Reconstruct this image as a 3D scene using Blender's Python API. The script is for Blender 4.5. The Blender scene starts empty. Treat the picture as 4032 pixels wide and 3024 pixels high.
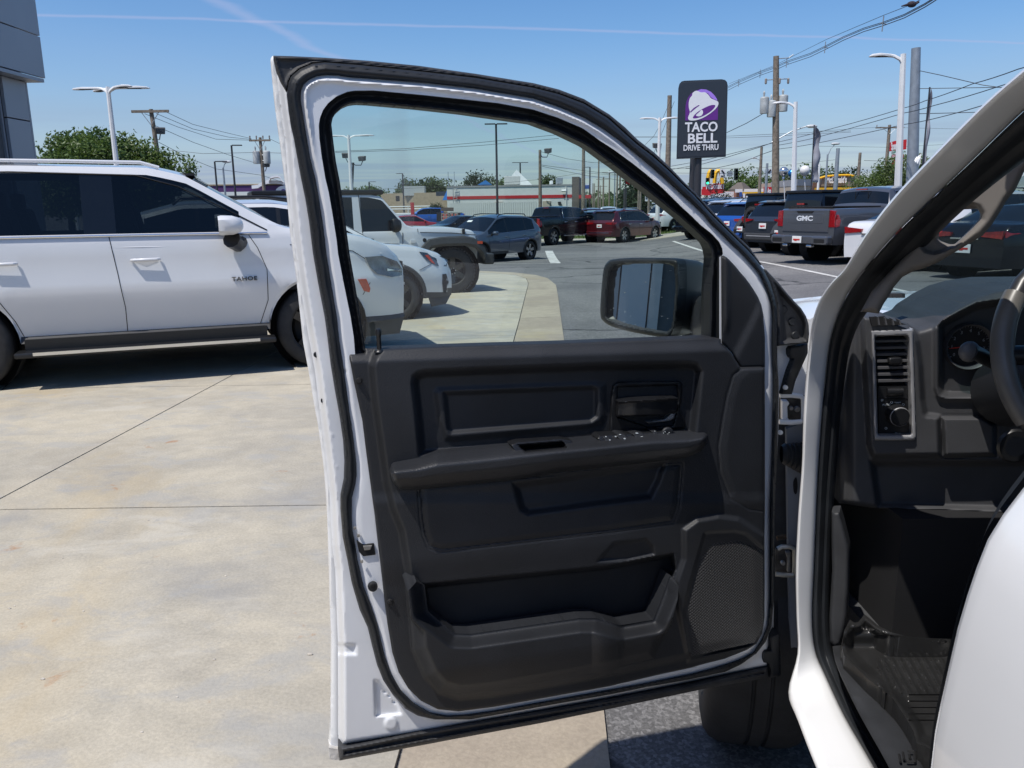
import bpy, bmesh, math, random
import numpy as np
from mathutils import Vector, Matrix, Euler
random.seed(4); rng = np.random.default_rng(7)
scn = bpy.context.scene
COL = scn.collection
# ------------------------------------------------------------------ camera
FPX = 3200.0; PITCH = math.radians(12.34); ROLL = math.radians(0.8)
FW = np.array([0, math.cos(PITCH), -math.sin(PITCH)])
_r = np.array([1.0, 0, 0]); _u = np.array([0, math.sin(PITCH), math.cos(PITCH)])
RT = _r*math.cos(ROLL) - _u*math.sin(ROLL)
UP = _u*math.cos(ROLL) + _r*math.sin(ROLL)
CAM = np.array([0, 0, 1.55])
cd = bpy.data.cameras.new('camera'); cam = bpy.data.objects.new('camera', cd); COL.objects.link(cam)
cd.sensor_width = 36; cd.lens = FPX/4032*36; cd.clip_start = 0.02; cd.clip_end = 3000
m = Matrix.Identity(4)
for i in range(3):
    m[i][0] = RT[i]; m[i][1] = UP[i]; m[i][2] = -FW[i]; m[i][3] = CAM[i]
cam.matrix_world = m; scn.camera = cam
# ------------------------------------------------------------------ light
SUN = Vector((-0.37, -0.35, 1.0)).normalized()
elev = math.asin(SUN.z); azim = math.atan2(SUN.x, SUN.y)
world = bpy.data.worlds.new('World'); scn.world = world; world.use_nodes = True
wn = world.node_tree; wn.nodes.clear()
def wnode(t, **k):
    n = wn.nodes.new(t)
    for a, b in k.items(): setattr(n, a, b)
    return n
sky = wnode('ShaderNodeTexSky', sky_type='NISHITA', sun_disc=False, sun_elevation=elev, sun_rotation=azim,
            air_density=1.0, dust_density=1.0, ozone_density=2.5, altitude=200)
bg = wnode('ShaderNodeBackground'); wo = wnode('ShaderNodeOutputWorld')
tc = wnode('ShaderNodeTexCoord'); sep = wnode('ShaderNodeSeparateXYZ')
L = wn.links.new
L(tc.outputs['Generated'], sep.inputs[0])
def wmath(op, a, b=None, c=None):
    n = wnode('ShaderNodeMath', operation=op)
    for i, v in enumerate((a, b, c)):
        if v is None: continue
        if isinstance(v, (int, float)): n.inputs[i].default_value = v
        else: L(v, n.inputs[i])
    return n.outputs[0]
# clouds live on a high plane: direction / height gives flat cloud-layer coordinates
den = wmath('MAXIMUM', sep.outputs[2], 0.03)
px = wmath('DIVIDE', sep.outputs[0], den); py = wmath('DIVIDE', sep.outputs[1], den)
cmb = wnode('ShaderNodeCombineXYZ'); L(px, cmb.inputs[0]); L(py, cmb.inputs[1])
def wnoise(scale, detail, sx, sy, rot, lo, hi, rough=.55):
    mp = wnode('ShaderNodeMapping'); mp.inputs['Scale'].default_value = (sx, sy, 1); mp.inputs['Rotation'].default_value = (0, 0, rot)
    L(cmb.outputs[0], mp.inputs[0])
    nz = wnode('ShaderNodeTexNoise'); nz.inputs['Scale'].default_value = scale; nz.inputs['Detail'].default_value = detail
    nz.inputs['Roughness'].default_value = rough
    L(mp.outputs[0], nz.inputs['Vector'])
    mr = wnode('ShaderNodeMapRange', interpolation_type='SMOOTHSTEP'); mr.inputs[1].default_value = lo; mr.inputs[2].default_value = hi
    L(nz.outputs[0], mr.inputs[0]); return mr.outputs[0]
veil = wnoise(.28, 6, 1, .35, .25, .42, .82)
low = wnoise(.16, 5, .5, .8, .3, .40, .66)
lowmask = wnode('ShaderNodeMapRange', interpolation_type='SMOOTHSTEP'); lowmask.inputs[1].default_value = .20; lowmask.inputs[2].default_value = .03
L(sep.outputs[2], lowmask.inputs[0])
low = wmath('MULTIPLY', wmath('ADD', wmath('MULTIPLY', low, .5), .38), lowmask.outputs[0])
wob = wnoise(1.3, 4, 1, 1, 0, .2, .8)
def contrail(ax, ay, bx, by, w, amp, x0, x1):
    # a straight band through two cloud-plane points, frayed by noise
    dx, dy = bx-ax, by-ay; ln = math.hypot(dx, dy); nx, ny = -dy/ln, dx/ln; c = -(nx*ax+ny*ay)
    d = wmath('ADD', wmath('ADD', wmath('MULTIPLY', px, nx), wmath('MULTIPLY', py, ny)), c)
    d = wmath('ADD', d, wmath('MULTIPLY', wmath('SUBTRACT', wob, .5), w*1.2))
    mr = wnode('ShaderNodeMapRange', interpolation_type='SMOOTHSTEP'); mr.inputs[1].default_value = w; mr.inputs[2].default_value = 0
    L(wmath('ABSOLUTE', d), mr.inputs[0])
    return wmath('MULTIPLY', mr.outputs[0], amp)
def cp(u, v):
    d = FW + RT*(u-2016)/FPX + UP*(1512-v)/FPX
    d = d/np.linalg.norm(d); return d[0]/max(d[2], .03), d[1]/max(d[2], .03)
c1 = contrail(*cp(200, 60), *cp(2300, 120), .06, .46, 0, 0)
c2 = contrail(*cp(850, 0), *cp(1300, 215), .09, .40, 0, 0)
cloud = wmath('MINIMUM', wmath('ADD', wmath('MULTIPLY', veil, .12), wmath('ADD', c1, c2)), .8)
up = wnode('ShaderNodeMapRange'); up.inputs[1].default_value = 0.0; up.inputs[2].default_value = .02; L(sep.outputs[2], up.inputs[0])
cloud = wmath('MULTIPLY', cloud, up.outputs[0])
lowm = wnode('ShaderNodeMix', data_type='RGBA'); L(wmath('MULTIPLY', low, up.outputs[0]), lowm.inputs[0]); L(sky.outputs[0], lowm.inputs[6]); lowm.inputs[7].default_value = (2.65, 3.2, 4.0, 1)
mix = wnode('ShaderNodeMix', data_type='RGBA')
L(cloud, mix.inputs[0]); L(lowm.outputs[2], mix.inputs[6]); mix.inputs[7].default_value = (3.6, 4.1, 5.4, 1)
hsv = wnode('ShaderNodeHueSaturation'); hsv.inputs['Saturation'].default_value = 1.28
L(mix.outputs[2], hsv.inputs['Color'])
tint = wnode('ShaderNodeMix', data_type='RGBA', blend_type='MULTIPLY'); tint.inputs[0].default_value = 1; tint.inputs[7].default_value = (.98, .97, 1.03, 1)
L(hsv.outputs[0], tint.inputs[6]); L(tint.outputs[2], bg.inputs[0]); bg.inputs[1].default_value = 0.13
L(bg.outputs[0], wo.inputs[0])
sd = bpy.data.lights.new('sun', 'SUN'); so = bpy.data.objects.new('sun', sd); COL.objects.link(so)
sd.energy = 4.2; sd.angle = math.radians(.53); sd.color = (1, .955, .89)
so.rotation_euler = SUN.to_track_quat('Z', 'Y').to_euler()
scn.view_settings.view_transform = 'Standard'; scn.view_settings.look = 'None'
scn.view_settings.exposure = 0.08; scn.view_settings.gamma = 1.0; scn.view_settings.use_curve_mapping = False
scn.cycles.max_bounces = 10; scn.cycles.transparent_max_bounces = 24; scn.cycles.glossy_bounces = 5
scn.cycles.caustics_reflective = False; scn.cycles.caustics_refractive = False
scn.render.film_transparent = False

# ------------------------------------------------------------------ geometry from sight lines
def ray(u, v): return FW + RT*((u-2016)/FPX) + UP*((1512-v)/FPX)
def sst(x, a, b):
    t = np.clip((x-a)/(b-a), 0, 1); return t*t*(3-2*t)
def gz(x, y):
    return -.42*sst(y, 12., 34.)*(1-.5*sst(y, 62., 120.))*(1-sst(x-.1*(y-22), 4., 8.5))
def gp(u, v):
    d = ray(u, v); t = -1.55/d[2]
    for i in range(60):
        P = CAM + d*t; t += ((gz(P[0], P[1])-1.55)/d[2]-t)*.5
    P = CAM + d*t
    return float(P[0]), float(P[1]), float(P[2])
def at(u, v, Y):
    d = ray(u, v); P = CAM + d*(Y/d[1]); return Vector(P)
def cr(x0, y0, s):
    return lambda *p: [(x0+p[i]*s, y0+p[i+1]*s) for i in range(0, len(p), 2)]
cA = cr(1000,150,.5123); cB = cr(1200,1250,.5425); cC = cr(2200,1250,.5123); cD = cr(1200,2000,.6173)
cE = cr(2300,2000,.6173); cF = cr(3000,950,.5426); cG = cr(3000,1800,.7377); cH = cr(2200,900,.4973)
cN = cr(3400,500,.3617); cR5 = cr(2700,600,.3617); cR3 = cr(2000,550,.3843); cP = cr(2700,850,.3316)
cQ = cr(1150,200,.3014); cT = cr(2900,1150,.3618); cV = cr(2350,1480,.226); cL = cr(2300,450,.3315)
cZ1 = cr(0,0,.6027); cZ2 = cr(1250,500,.4295); cR4 = cr(2500,150,.3919); cR6 = cr(3200,0,.4219)
c6 = cr(900,500,.2411); cK = cr(1300,850,.3617); cJ = cr(0,900,.5877); cM = cr(0,0,.4219)

# ------------------------------------------------------------------ materials
MATS = {}
def mat(name, col, rough=.5, metal=0., var=0., vscale=8., bump=0., bscale=60., coat=0., spec=.5, emit=None, detail=4, coords='Object', col2=None, sheen=0, bdist=.02, flakes=False):
    if name in MATS: return MATS[name]
    M = bpy.data.materials.new(name); M.use_nodes = True; nt = M.node_tree; b = nt.nodes['Principled BSDF']
    b.inputs['Base Color'].default_value = (*col, 1); b.inputs['Roughness'].default_value = rough
    b.inputs['Metallic'].default_value = metal; b.inputs['Coat Weight'].default_value = coat; b.inputs['Coat Roughness'].default_value = .04
    b.inputs['Specular IOR Level'].default_value = spec
    t = None
    def co():
        nonlocal t
        if t is None: t = nt.nodes.new('ShaderNodeTexCoord')
        return t.outputs[coords]
    if var or col2:
        n = nt.nodes.new('ShaderNodeTexNoise'); n.inputs['Scale'].default_value = vscale; n.inputs['Detail'].default_value = detail
        nt.links.new(co(), n.inputs['Vector'])
        r = nt.nodes.new('ShaderNodeMapRange'); r.inputs[1].default_value = .3; r.inputs[2].default_value = .7
        nt.links.new(n.outputs[0], r.inputs[0])
        mx = nt.nodes.new('ShaderNodeMix'); mx.data_type = 'RGBA'
        c2 = col2 if col2 else tuple(c*(1-var) for c in col)
        c1_ = col if col2 else tuple(min(1, c*(1+var)) for c in col)
        mx.inputs[6].default_value = (*c2, 1); mx.inputs[7].default_value = (*c1_, 1)
        nt.links.new(r.outputs[0], mx.inputs[0]); nt.links.new(mx.outputs[2], b.inputs['Base Color'])
    if bump:
        n = nt.nodes.new('ShaderNodeTexNoise'); n.inputs['Scale'].default_value = bscale; n.inputs['Detail'].default_value = 3
        nt.links.new(co(), n.inputs['Vector'])
        bm_ = nt.nodes.new('ShaderNodeBump'); bm_.inputs['Strength'].default_value = bump; bm_.inputs['Distance'].default_value = bdist
        nt.links.new(n.outputs[0], bm_.inputs['Height']); nt.links.new(bm_.outputs[0], b.inputs['Normal'])
    if emit:
        b.inputs['Emission Color'].default_value = (*emit[0], 1); b.inputs['Emission Strength'].default_value = emit[1]
    MATS[name] = M; return M
def glassmat(name, tint, refl=1.0, rough=.0, ior=1.5, refl_streak=0):
    M = bpy.data.materials.new(name); M.use_nodes = True; nt = M.node_tree; nt.nodes.clear()
    o = nt.nodes.new('ShaderNodeOutputMaterial'); mx = nt.nodes.new('ShaderNodeMixShader')
    tr = nt.nodes.new('ShaderNodeBsdfTransparent'); gl = nt.nodes.new('ShaderNodeBsdfGlossy')
    fr = nt.nodes.new('ShaderNodeFresnel'); fr.inputs[0].default_value = ior
    tr.inputs[0].default_value = (*tint, 1); gl.inputs['Roughness'].default_value = rough
    gl.inputs[0].default_value = (refl, refl, refl, 1)
    nt.links.new(tr.outputs[0], mx.inputs[1]); nt.links.new(gl.outputs[0], mx.inputs[2]); nt.links.new(mx.outputs[0], o.inputs[0])
    if refl_streak:
        # reflections painted onto the pane: faint whitish film in a few tapering vertical bands
        tcn = nt.nodes.new('ShaderNodeTexCoord'); mp = nt.nodes.new('ShaderNodeMapping'); mp.inputs['Scale'].default_value = (7, 1.0, 1); mp.inputs['Rotation'].default_value = (0, 0, .12)
        n = nt.nodes.new('ShaderNodeTexNoise'); n.inputs['Scale'].default_value = 1.0; n.inputs['Detail'].default_value = 2
        r = nt.nodes.new('ShaderNodeMapRange'); r.inputs[1].default_value = .56; r.inputs[2].default_value = .66; r.inputs[3].default_value = 0; r.inputs[4].default_value = refl_streak
        nt.links.new(tcn.outputs['UV'], mp.inputs[0]); nt.links.new(mp.outputs[0], n.inputs['Vector']); nt.links.new(n.outputs[0], r.inputs[0])
        df = nt.nodes.new('ShaderNodeBsdfDiffuse'); df.inputs[0].default_value = (.75, .78, .78, 1)
        tl = nt.nodes.new('ShaderNodeBsdfTranslucent'); tl.inputs[0].default_value = (.75, .78, .78, 1)
        ad = nt.nodes.new('ShaderNodeMixShader'); ad.inputs[0].default_value = .5
        nt.links.new(df.outputs[0], ad.inputs[1]); nt.links.new(tl.outputs[0], ad.inputs[2])
        m2 = nt.nodes.new('ShaderNodeMixShader'); nt.links.new(r.outputs[0], m2.inputs[0])
        nt.links.new(tr.outputs[0], m2.inputs[1]); nt.links.new(ad.outputs[0], m2.inputs[2]); nt.links.new(m2.outputs[0], mx.inputs[1])
    nt.links.new(fr.outputs[0], mx.inputs[0]); MATS[name] = M; return M

# ------------------------------------------------------------------ object helpers
def link(o, parent=None, **props):
    COL.objects.link(o)
    if parent is not None: o.parent = parent
    for k, v in props.items():
        if v is not None: o[k] = v
    return o
def empty(name, label, cat, loc=(0,0,0), rz=0., group=None, kind=None):
    o = bpy.data.objects.new(name, None); o.location = loc; o.rotation_euler = (0, 0, rz)
    return link(o, None, label=label, category=cat, group=group, kind=kind)
def mesh_obj(name, verts, faces, material, parent=None, smooth=None, bevel=0, uv=None, **props):
    me = bpy.data.meshes.new(name); me.from_pydata([tuple(map(float, v)) for v in verts], [], [tuple(f) for f in faces])
    me.materials.append(material)
    if uv is not None:
        l = me.uv_layers.new(name='UVMap')
        idx = np.zeros(len(me.loops), dtype=np.int64); me.loops.foreach_get('vertex_index', idx)
        l.data.foreach_set('uv', np.asarray(uv, dtype=np.float32)[idx].ravel())
    if smooth is not None:
        me.polygons.foreach_set('use_smooth', [True]*len(me.polygons)); me.set_sharp_from_angle(angle=math.radians(smooth))
    me.update()
    o = bpy.data.objects.new(name, me); link(o, parent, **props)
    if bevel:
        bv = o.modifiers.new('b', 'BEVEL'); bv.width = bevel; bv.segments = 2; bv.limit_method = 'ANGLE'; bv.angle_limit = math.radians(40)
    return o
class MB:
    """collects primitives into one mesh"""
    def __init__(s): s.v = []; s.f = []
    def add(s, v, f):
        k = len(s.v); s.v += [tuple(map(float, p)) for p in v]; s.f += [tuple(i+k for i in g) for g in f]; return s
    def box(s, c, d, rz=0., M=None):
        x, y, z = d[0]/2, d[1]/2, d[2]/2
        vs = [(a*x, b*y, e*z) for a in (-1, 1) for b in (-1, 1) for e in (-1, 1)]
        ca, sa = math.cos(rz), math.sin(rz)
        vs = [(c[0]+p[0]*ca-p[1]*sa, c[1]+p[0]*sa+p[1]*ca, c[2]+p[2]) for p in vs]
        if M is not None: vs = [tuple(M @ Vector(p)) for p in vs]
        return s.add(vs, [(0,1,3,2),(4,6,7,5),(0,4,5,1),(2,3,7,6),(0,2,6,4),(1,5,7,3)])
    def tube(s, pts, r, n=8, cap=True):
        pts = [Vector(p) for p in pts]; N = len(pts); rs = r if isinstance(r, (list, tuple)) else [r]*N
        vs = []; prev = None
        for i, p in enumerate(pts):
            d = (pts[min(i+1, N-1)]-pts[max(i-1, 0)])
            if d.length < 1e-9: d = Vector((0,0,1))
            d.normalize()
            if prev is None:
                a = Vector((0,0,1)) if abs(d.z) < .9 else Vector((1,0,0)); prev = d.cross(a).normalized()
            else:
                prev = (prev-d*prev.dot(d)).normalized()
            q = d.cross(prev)
            for k in range(n):
                t = 2*math.pi*k/n; vs.append(p+(prev*math.cos(t)+q*math.sin(t))*rs[i])
        fs = [(i*n+k, i*n+(k+1)%n, (i+1)*n+(k+1)%n, (i+1)*n+k) for i in range(N-1) for k in range(n)]
        if cap: fs += [tuple(range(n))[::-1], tuple(range((N-1)*n, N*n))]
        return s.add(vs, fs)
    def lathe(s, prof, M=None, n=24, a0=0, a1=2*math.pi):
        # prof: (radius, height) along local z
        vs = []; full = abs(a1-a0-2*math.pi) < 1e-6; m_ = n if full else n+1
        for r, h in prof:
            for k in range(m_):
                t = a0+(a1-a0)*k/n; p = Vector((r*math.cos(t), r*math.sin(t), h)); vs.append(M @ p if M is not None else p)
        fs = []
        for i in range(len(prof)-1):
            for k in range(n):
                k2 = (k+1) % m_; fs.append((i*m_+k, i*m_+k2, (i+1)*m_+k2, (i+1)*m_+k))
        return s.add(vs, fs)
    def prism(s, poly, d, cap=True):
        # poly: 3-D points (planar), d: extrude vector
        n = len(poly); a = [Vector(p) for p in poly]; b = [p+Vector(d) for p in a]
        fs = [(i, (i+1) % n, n+(i+1) % n, n+i) for i in range(n)]
        if cap: fs += [tuple(range(n))[::-1], tuple(range(n, 2*n))]
        return s.add(a+b, fs)
    def sphere(s, c, r, n=16, m_=10, sc=(1,1,1)):
        vs = [(c[0]+sc[0]*r*math.sin(math.pi*i/m_)*math.cos(2*math.pi*k/n), c[1]+sc[1]*r*math.sin(math.pi*i/m_)*math.sin(2*math.pi*k/n), c[2]+sc[2]*r*math.cos(math.pi*i/m_)) for i in range(m_+1) for k in range(n)]
        return s.add(vs, [(i*n+k, (i+1)*n+k, (i+1)*n+(k+1)%n, i*n+(k+1)%n) for i in range(m_) for k in range(n)])
    def build(s, name, material, parent=None, smooth=None, bevel=0, **props):
        return mesh_obj(name, s.v, s.f, material, parent, smooth, bevel, **props)
def box(name, c, d, material, parent=None, rz=0., bevel=0, **props):
    return MB().box(c, d, rz).build(name, material, parent, bevel=bevel, **props)
def txt(name, s, size, M, material, parent, ext=.002, bold=0., align='CENTER', sx=1., space=1., **props):
    c = bpy.data.curves.new(name, 'FONT'); c.body = s; c.size = size; c.extrude = ext; c.offset = bold; c.align_x = align; c.align_y = 'CENTER'; c.space_character = space
    c.resolution_u = 3
    tmp = bpy.data.objects.new('t', c); COL.objects.link(tmp)
    me = bpy.data.meshes.new_from_object(tmp.evaluated_get(bpy.context.evaluated_depsgraph_get()))
    bpy.data.objects.remove(tmp); bpy.data.curves.remove(c)
    S_ = Matrix.Scale(sx, 4, (1,0,0))
    me.transform(M @ S_); me.materials.clear(); me.materials.append(material); me.name = name
    o = bpy.data.objects.new(name, me); return link(o, parent, **props)
def frame(o, x, y, z=None):
    """matrix with origin o and axes x, y (z = x cross y)"""
    x = Vector(x).normalized(); y = Vector(y); z = x.cross(y).normalized(); y = z.cross(x)
    M = Matrix.Identity(4)
    for i in range(3): M[i][0] = x[i]; M[i][1] = y[i]; M[i][2] = z[i]; M[i][3] = o[i]
    return M
def copy_tree(o, parent=None):
    c = o.copy(); COL.objects.link(c); c.parent = parent
    for ch in list(o.children): copy_tree(ch, c)
    return c

# ------------------------------------------------------------------ moulded panels: height fields over a plane, edges snapped to an outline
def sdf(poly, U, V):
    """signed distance (positive inside) and nearest boundary point"""
    P = np.asarray(poly, float); Q = np.roll(P, -1, 0); best = np.full(U.shape, 1e18); bx = np.zeros(U.shape); by = np.zeros(U.shape); ins = np.zeros(U.shape, bool)
    for (ax, ay), (bx_, by_) in zip(P, Q):
        ex, ey = bx_-ax, by_-ay; l2 = ex*ex+ey*ey
        if l2 < 1e-12: continue
        t = np.clip(((U-ax)*ex+(V-ay)*ey)/l2, 0, 1); qx = ax+t*ex; qy = ay+t*ey; d = (U-qx)**2+(V-qy)**2
        k = d < best; best = np.where(k, d, best); bx = np.where(k, qx, bx); by = np.where(k, qy, by)
        if ey != 0:
            c = ((ay > V) != (by_ > V)) & (U < ex*(V-ay)/ey+ax); ins ^= c
    d = np.sqrt(best); return np.where(ins, d, -d), bx, by
def smooth_poly(pts, closed=True, n=4):
    """Catmull-Rom through the points"""
    P = np.asarray(pts, float); N = len(P); out = []
    for i in range(N if closed else N-1):
        if closed: p0, p1, p2, p3 = P[i-1], P[i], P[(i+1) % N], P[(i+2) % N]
        else: p0, p1, p2, p3 = P[max(i-1,0)], P[i], P[i+1], P[min(i+2,N-1)]
        for k in range(n):
            t = k/n; out.append(.5*((2*p1)+(-p0+p2)*t+(2*p0-5*p1+4*p2-p3)*t*t+(-p0+3*p1-3*p2+p3)*t**3))
    if not closed: out.append(P[-1])
    return [tuple(q) for q in out]
class Plane:
    def __init__(s, O, X, Nrm):
        s.O = np.array(O, float); s.N = np.array(Nrm, float)/np.linalg.norm(Nrm); X = np.array(X, float); X = X-s.N*(X@s.N); s.X = X/np.linalg.norm(X); s.Y = np.cross(s.N, s.X)
    def pts(s, U, V, c):
        U = np.asarray(U, float); V = np.asarray(V, float); c = np.broadcast_to(c, U.shape)
        D = FW[None,:]+RT[None,:]*((U.ravel()-2016)/FPX)[:,None]+UP[None,:]*((1512-V.ravel())/FPX)[:,None]
        t = (((s.O-CAM)@s.N)+c.ravel())/(D@s.N)
        return CAM+D*t[:,None]
    def p(s, u, v, c=0.): return Vector(s.pts([u], [v], np.array([c]))[0])
    def poly(s, pts, c=0.): return [s.p(u, v, c) for u, v in pts]
def relief(name, plane, outline, hf, material, parent=None, step=6., back=-.02, holes=(), smooth=50, **props):
    """hf(U,V,d) -> height above the plane (towards the viewer side); d = distance inside the outline"""
    P = np.asarray(outline); u0, v0 = P.min(0)-step; u1, v1 = P.max(0)+step
    us = np.arange(u0, u1+step, step); vs = np.arange(v0, v1+step, step); U, V = np.meshgrid(us, vs)
    d, bx, by = sdf(outline, U, V)
    for h in holes:
        dh, hx, hy = sdf(h, U, V); k = -dh < d; d = np.where(k, -dh, d); bx = np.where(k, hx, bx); by = np.where(k, hy, by)
    ins = d > 0
    cell = ins[:-1,:-1] | ins[1:,:-1] | ins[:-1,1:] | ins[1:,1:]
    used = np.zeros(U.shape, bool); used[:-1,:-1] |= cell; used[1:,:-1] |= cell; used[:-1,1:] |= cell; used[1:,1:] |= cell
    U2 = np.where(ins, U, bx); V2 = np.where(ins, V, by); d2 = np.where(ins, d, 0)
    # inside points very near the edge snap too, so the rim is clean
    nr = ins & (d < step*.35); U2 = np.where(nr, bx, U2); V2 = np.where(nr, by, V2); d2 = np.where(nr, 0, d2)
    c = hf(U2, V2, d2); idx = -np.ones(U.shape, int); idx[used] = np.arange(used.sum())
    W = plane.pts(U2[used], V2[used], np.broadcast_to(c, U2.shape)[used])
    j, i = np.nonzero(cell)
    F = np.stack([idx[j,i], idx[j+1,i], idx[j+1,i+1], idx[j,i+1]], 1)
    # boundary loop edges -> skirt
    E = np.concatenate([F[:,[0,1]], F[:,[1,2]], F[:,[2,3]], F[:,[3,0]]]); key = np.sort(E, 1); kk = key[:,0]*10**7+key[:,1]
    un, inv, cnt = np.unique(kk, return_inverse=True, return_counts=True); B = E[cnt[inv] == 1]
    bv = np.unique(B); remap = {int(b): len(W)+n for n, b in enumerate(bv)}
    cc = np.broadcast_to(c, U2.shape)[used]
    W2 = W[bv]+plane.N*(back-cc[bv])[:,None] if back is not None else np.zeros((0,3))
    verts = np.concatenate([W, W2]); faces = [tuple(f) for f in F]
    if back is not None: faces += [(int(a), remap[int(a)], remap[int(b)], int(b)) for a, b in B][::1]
    rel = verts-plane.O; uv = np.stack([rel@plane.X, rel@plane.Y], 1)
    o = mesh_obj(name, verts, faces, material, parent, smooth, uv=uv, **props)
    bm = bmesh.new(); bm.from_mesh(o.data); bmesh.ops.remove_doubles(bm, verts=bm.verts, dist=1e-5); bmesh.ops.recalc_face_normals(bm, faces=bm.faces)
    # keep the face side towards the viewer
    s_ = sum(f.normal.dot(Vector(plane.N))*f.calc_area() for f in bm.faces)
    if s_ < 0: bmesh.ops.reverse_faces(bm, faces=bm.faces)
    bm.to_mesh(o.data); bm.free()
    o.data.polygons.foreach_set('use_smooth', [True]*len(o.data.polygons)); o.data.set_sharp_from_angle(angle=math.radians(smooth))
    return o
def plate(name, plane, outline, c, th, material, parent=None, bevel=0, smooth=None, **props):
    pts = plane.poly(outline, c); return MB().prism(pts, Vector(plane.N)*(-th)).build(name, material, parent, bevel=bevel, smooth=smooth, **props)
def ramp(d, w): return sst(d, 0, w)
def rnd(d, w): t = np.clip(d/w, 0, 1); return np.sqrt(np.clip(1-(1-t)**2, 0, 1))
# ------------------------------------------------------------------ shared materials
M_white = mat('white_paint', (.78,.79,.80), .22, coat=.6, var=.015, vscale=2, bump=.015, bscale=3)
M_whitein = mat('white_jamb_paint', (.74,.755,.78), .28, coat=.5, var=.03, vscale=9, bump=.05, bscale=25, bdist=.004)
M_rubber = mat('black_rubber', (.015,.017,.020), .5, spec=.35, var=.25, vscale=14, bump=.12, bscale=120, bdist=.002)
M_rubdust = mat('dusty_rubber', (.03,.031,.034), .65, var=.35, vscale=22, bump=.2, bscale=90, bdist=.003)
M_plast = mat('charcoal_plastic', (.0135,.015,.0185), .55, var=.28, vscale=7, bump=.5, bscale=420, bdist=.0012)
M_plast2 = mat('satin_black_plastic', (.010,.0105,.012), .36, var=.1, vscale=20, bump=.1, bscale=500, bdist=.0004)
M_plastg = mat('grey_plastic', (.085,.085,.09), .45, var=.1, vscale=12, bump=.3, bscale=700, bdist=.0005)
M_arm = mat('armrest_vinyl', (.0175,.019,.0225), .42, var=.22, vscale=8, bump=.6, bscale=380, bdist=.0014)
M_silver = mat('silver_plastic', (.36,.36,.37), .38, metal=.3, var=.04, vscale=15)
M_tan = mat('taupe_headliner_plastic', (.17,.155,.14), .7, var=.08, vscale=6, bump=.3, bscale=500, bdist=.0006)
M_black = mat('black_void', (.006,.006,.007), .8, var=.3, vscale=4)
M_chrome = mat('chrome', (.75,.76,.77), .12, metal=1, var=.03, vscale=8)
M_steel = mat('hinge_steel', (.32,.31,.29), .5, metal=.7, var=.35, vscale=30, bump=.2, bscale=80, bdist=.003)
M_marks = mat('switch_print_white', (.75,.8,.8), .5, var=.02)
M_tyre = mat('tyre_rubber', (.022,.022,.023), .75, var=.3, vscale=12, bump=.3, bscale=60, bdist=.004)
M_rimd = mat('gloss_black_alloy', (.02,.02,.022), .25, metal=.5, coat=.6, var=.1)
M_rims = mat('machined_alloy', (.42,.43,.45), .28, metal=.9, var=.08)
M_dglass = mat('tinted_car_glass', (.006,.008,.011), .04, coat=0., spec=.45, var=.1, vscale=1)
M_cladding = mat('grey_black_cladding', (.035,.036,.038), .6, var=.15, vscale=12, bump=.2, bscale=200, bdist=.001)
M_redl = mat('red_lamp_lens', (.27,.006,.010), .12, coat=1., var=.3, vscale=18)
M_clearl = mat('clear_lamp_lens', (.16,.18,.2), .08, metal=.4, coat=1., col2=(.03,.035,.04), vscale=11)
M_orange = mat('amber_reflector', (.55,.06,.015), .2, coat=.8, var=.15, vscale=20)
M_plate = mat('white_dealer_plate', (.78,.78,.76), .5, var=.03)
M_redprint = mat('red_print', (.55,.03,.02), .5, var=.05)
M_led = mat('led_lens', (.7,.72,.75), .2, coat=1., var=.05)
M_lpole = mat('white_pole_paint', (.74,.74,.73), .45, var=.05, vscale=3)
M_wood = mat('weathered_pole_wood', (.20,.165,.13), .9, var=.35, vscale=6, bump=.4, bscale=20)
M_galv = mat('galvanised_steel', (.32,.35,.38), .5, metal=.5, var=.15, vscale=4)
M_dark = mat('dark_bronze_metal', (.03,.03,.035), .5, var=.15, vscale=6)
M_wire = mat('black_cable', (.03,.03,.035), .6, var=.1)
M_leaf = mat('leaf_green', (.13,.20,.045), .5, col2=(.06,.105,.022), vscale=.9, detail=6)
M_leafy = mat('leaf_light_green', (.13,.19,.045), .5, col2=(.07,.115,.025), vscale=.6, detail=6)
M_leafd = mat('leaf_dark_green', (.03,.06,.018), .55, col2=(.015,.032,.01), vscale=.8, detail=6)
M_leafo = mat('leaf_olive', (.11,.15,.055), .6, col2=(.065,.095,.038), vscale=.5, detail=6)
M_bark = mat('bark', (.09,.07,.055), .9, var=.3, vscale=10, bump=.5, bscale=20)
M_roofmem = mat('grey_roof_edge', (.28,.28,.29), .6, var=.1)
for lm in (M_leaf, M_leafy, M_leafd, M_leafo):
    nt = lm.node_tree; b = nt.nodes['Principled BSDF']; o_ = nt.nodes['Material Output']; tl = nt.nodes.new('ShaderNodeBsdfTranslucent'); ms = nt.nodes.new('ShaderNodeMixShader'); ms.inputs[0].default_value = .35
    nt.links.new(b.inputs['Base Color'].links[0].from_socket, tl.inputs[0]); nt.links.new(b.outputs[0], ms.inputs[1]); nt.links.new(tl.outputs[0], ms.inputs[2]); nt.links.new(ms.outputs[0], o_.inputs[0])

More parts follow.
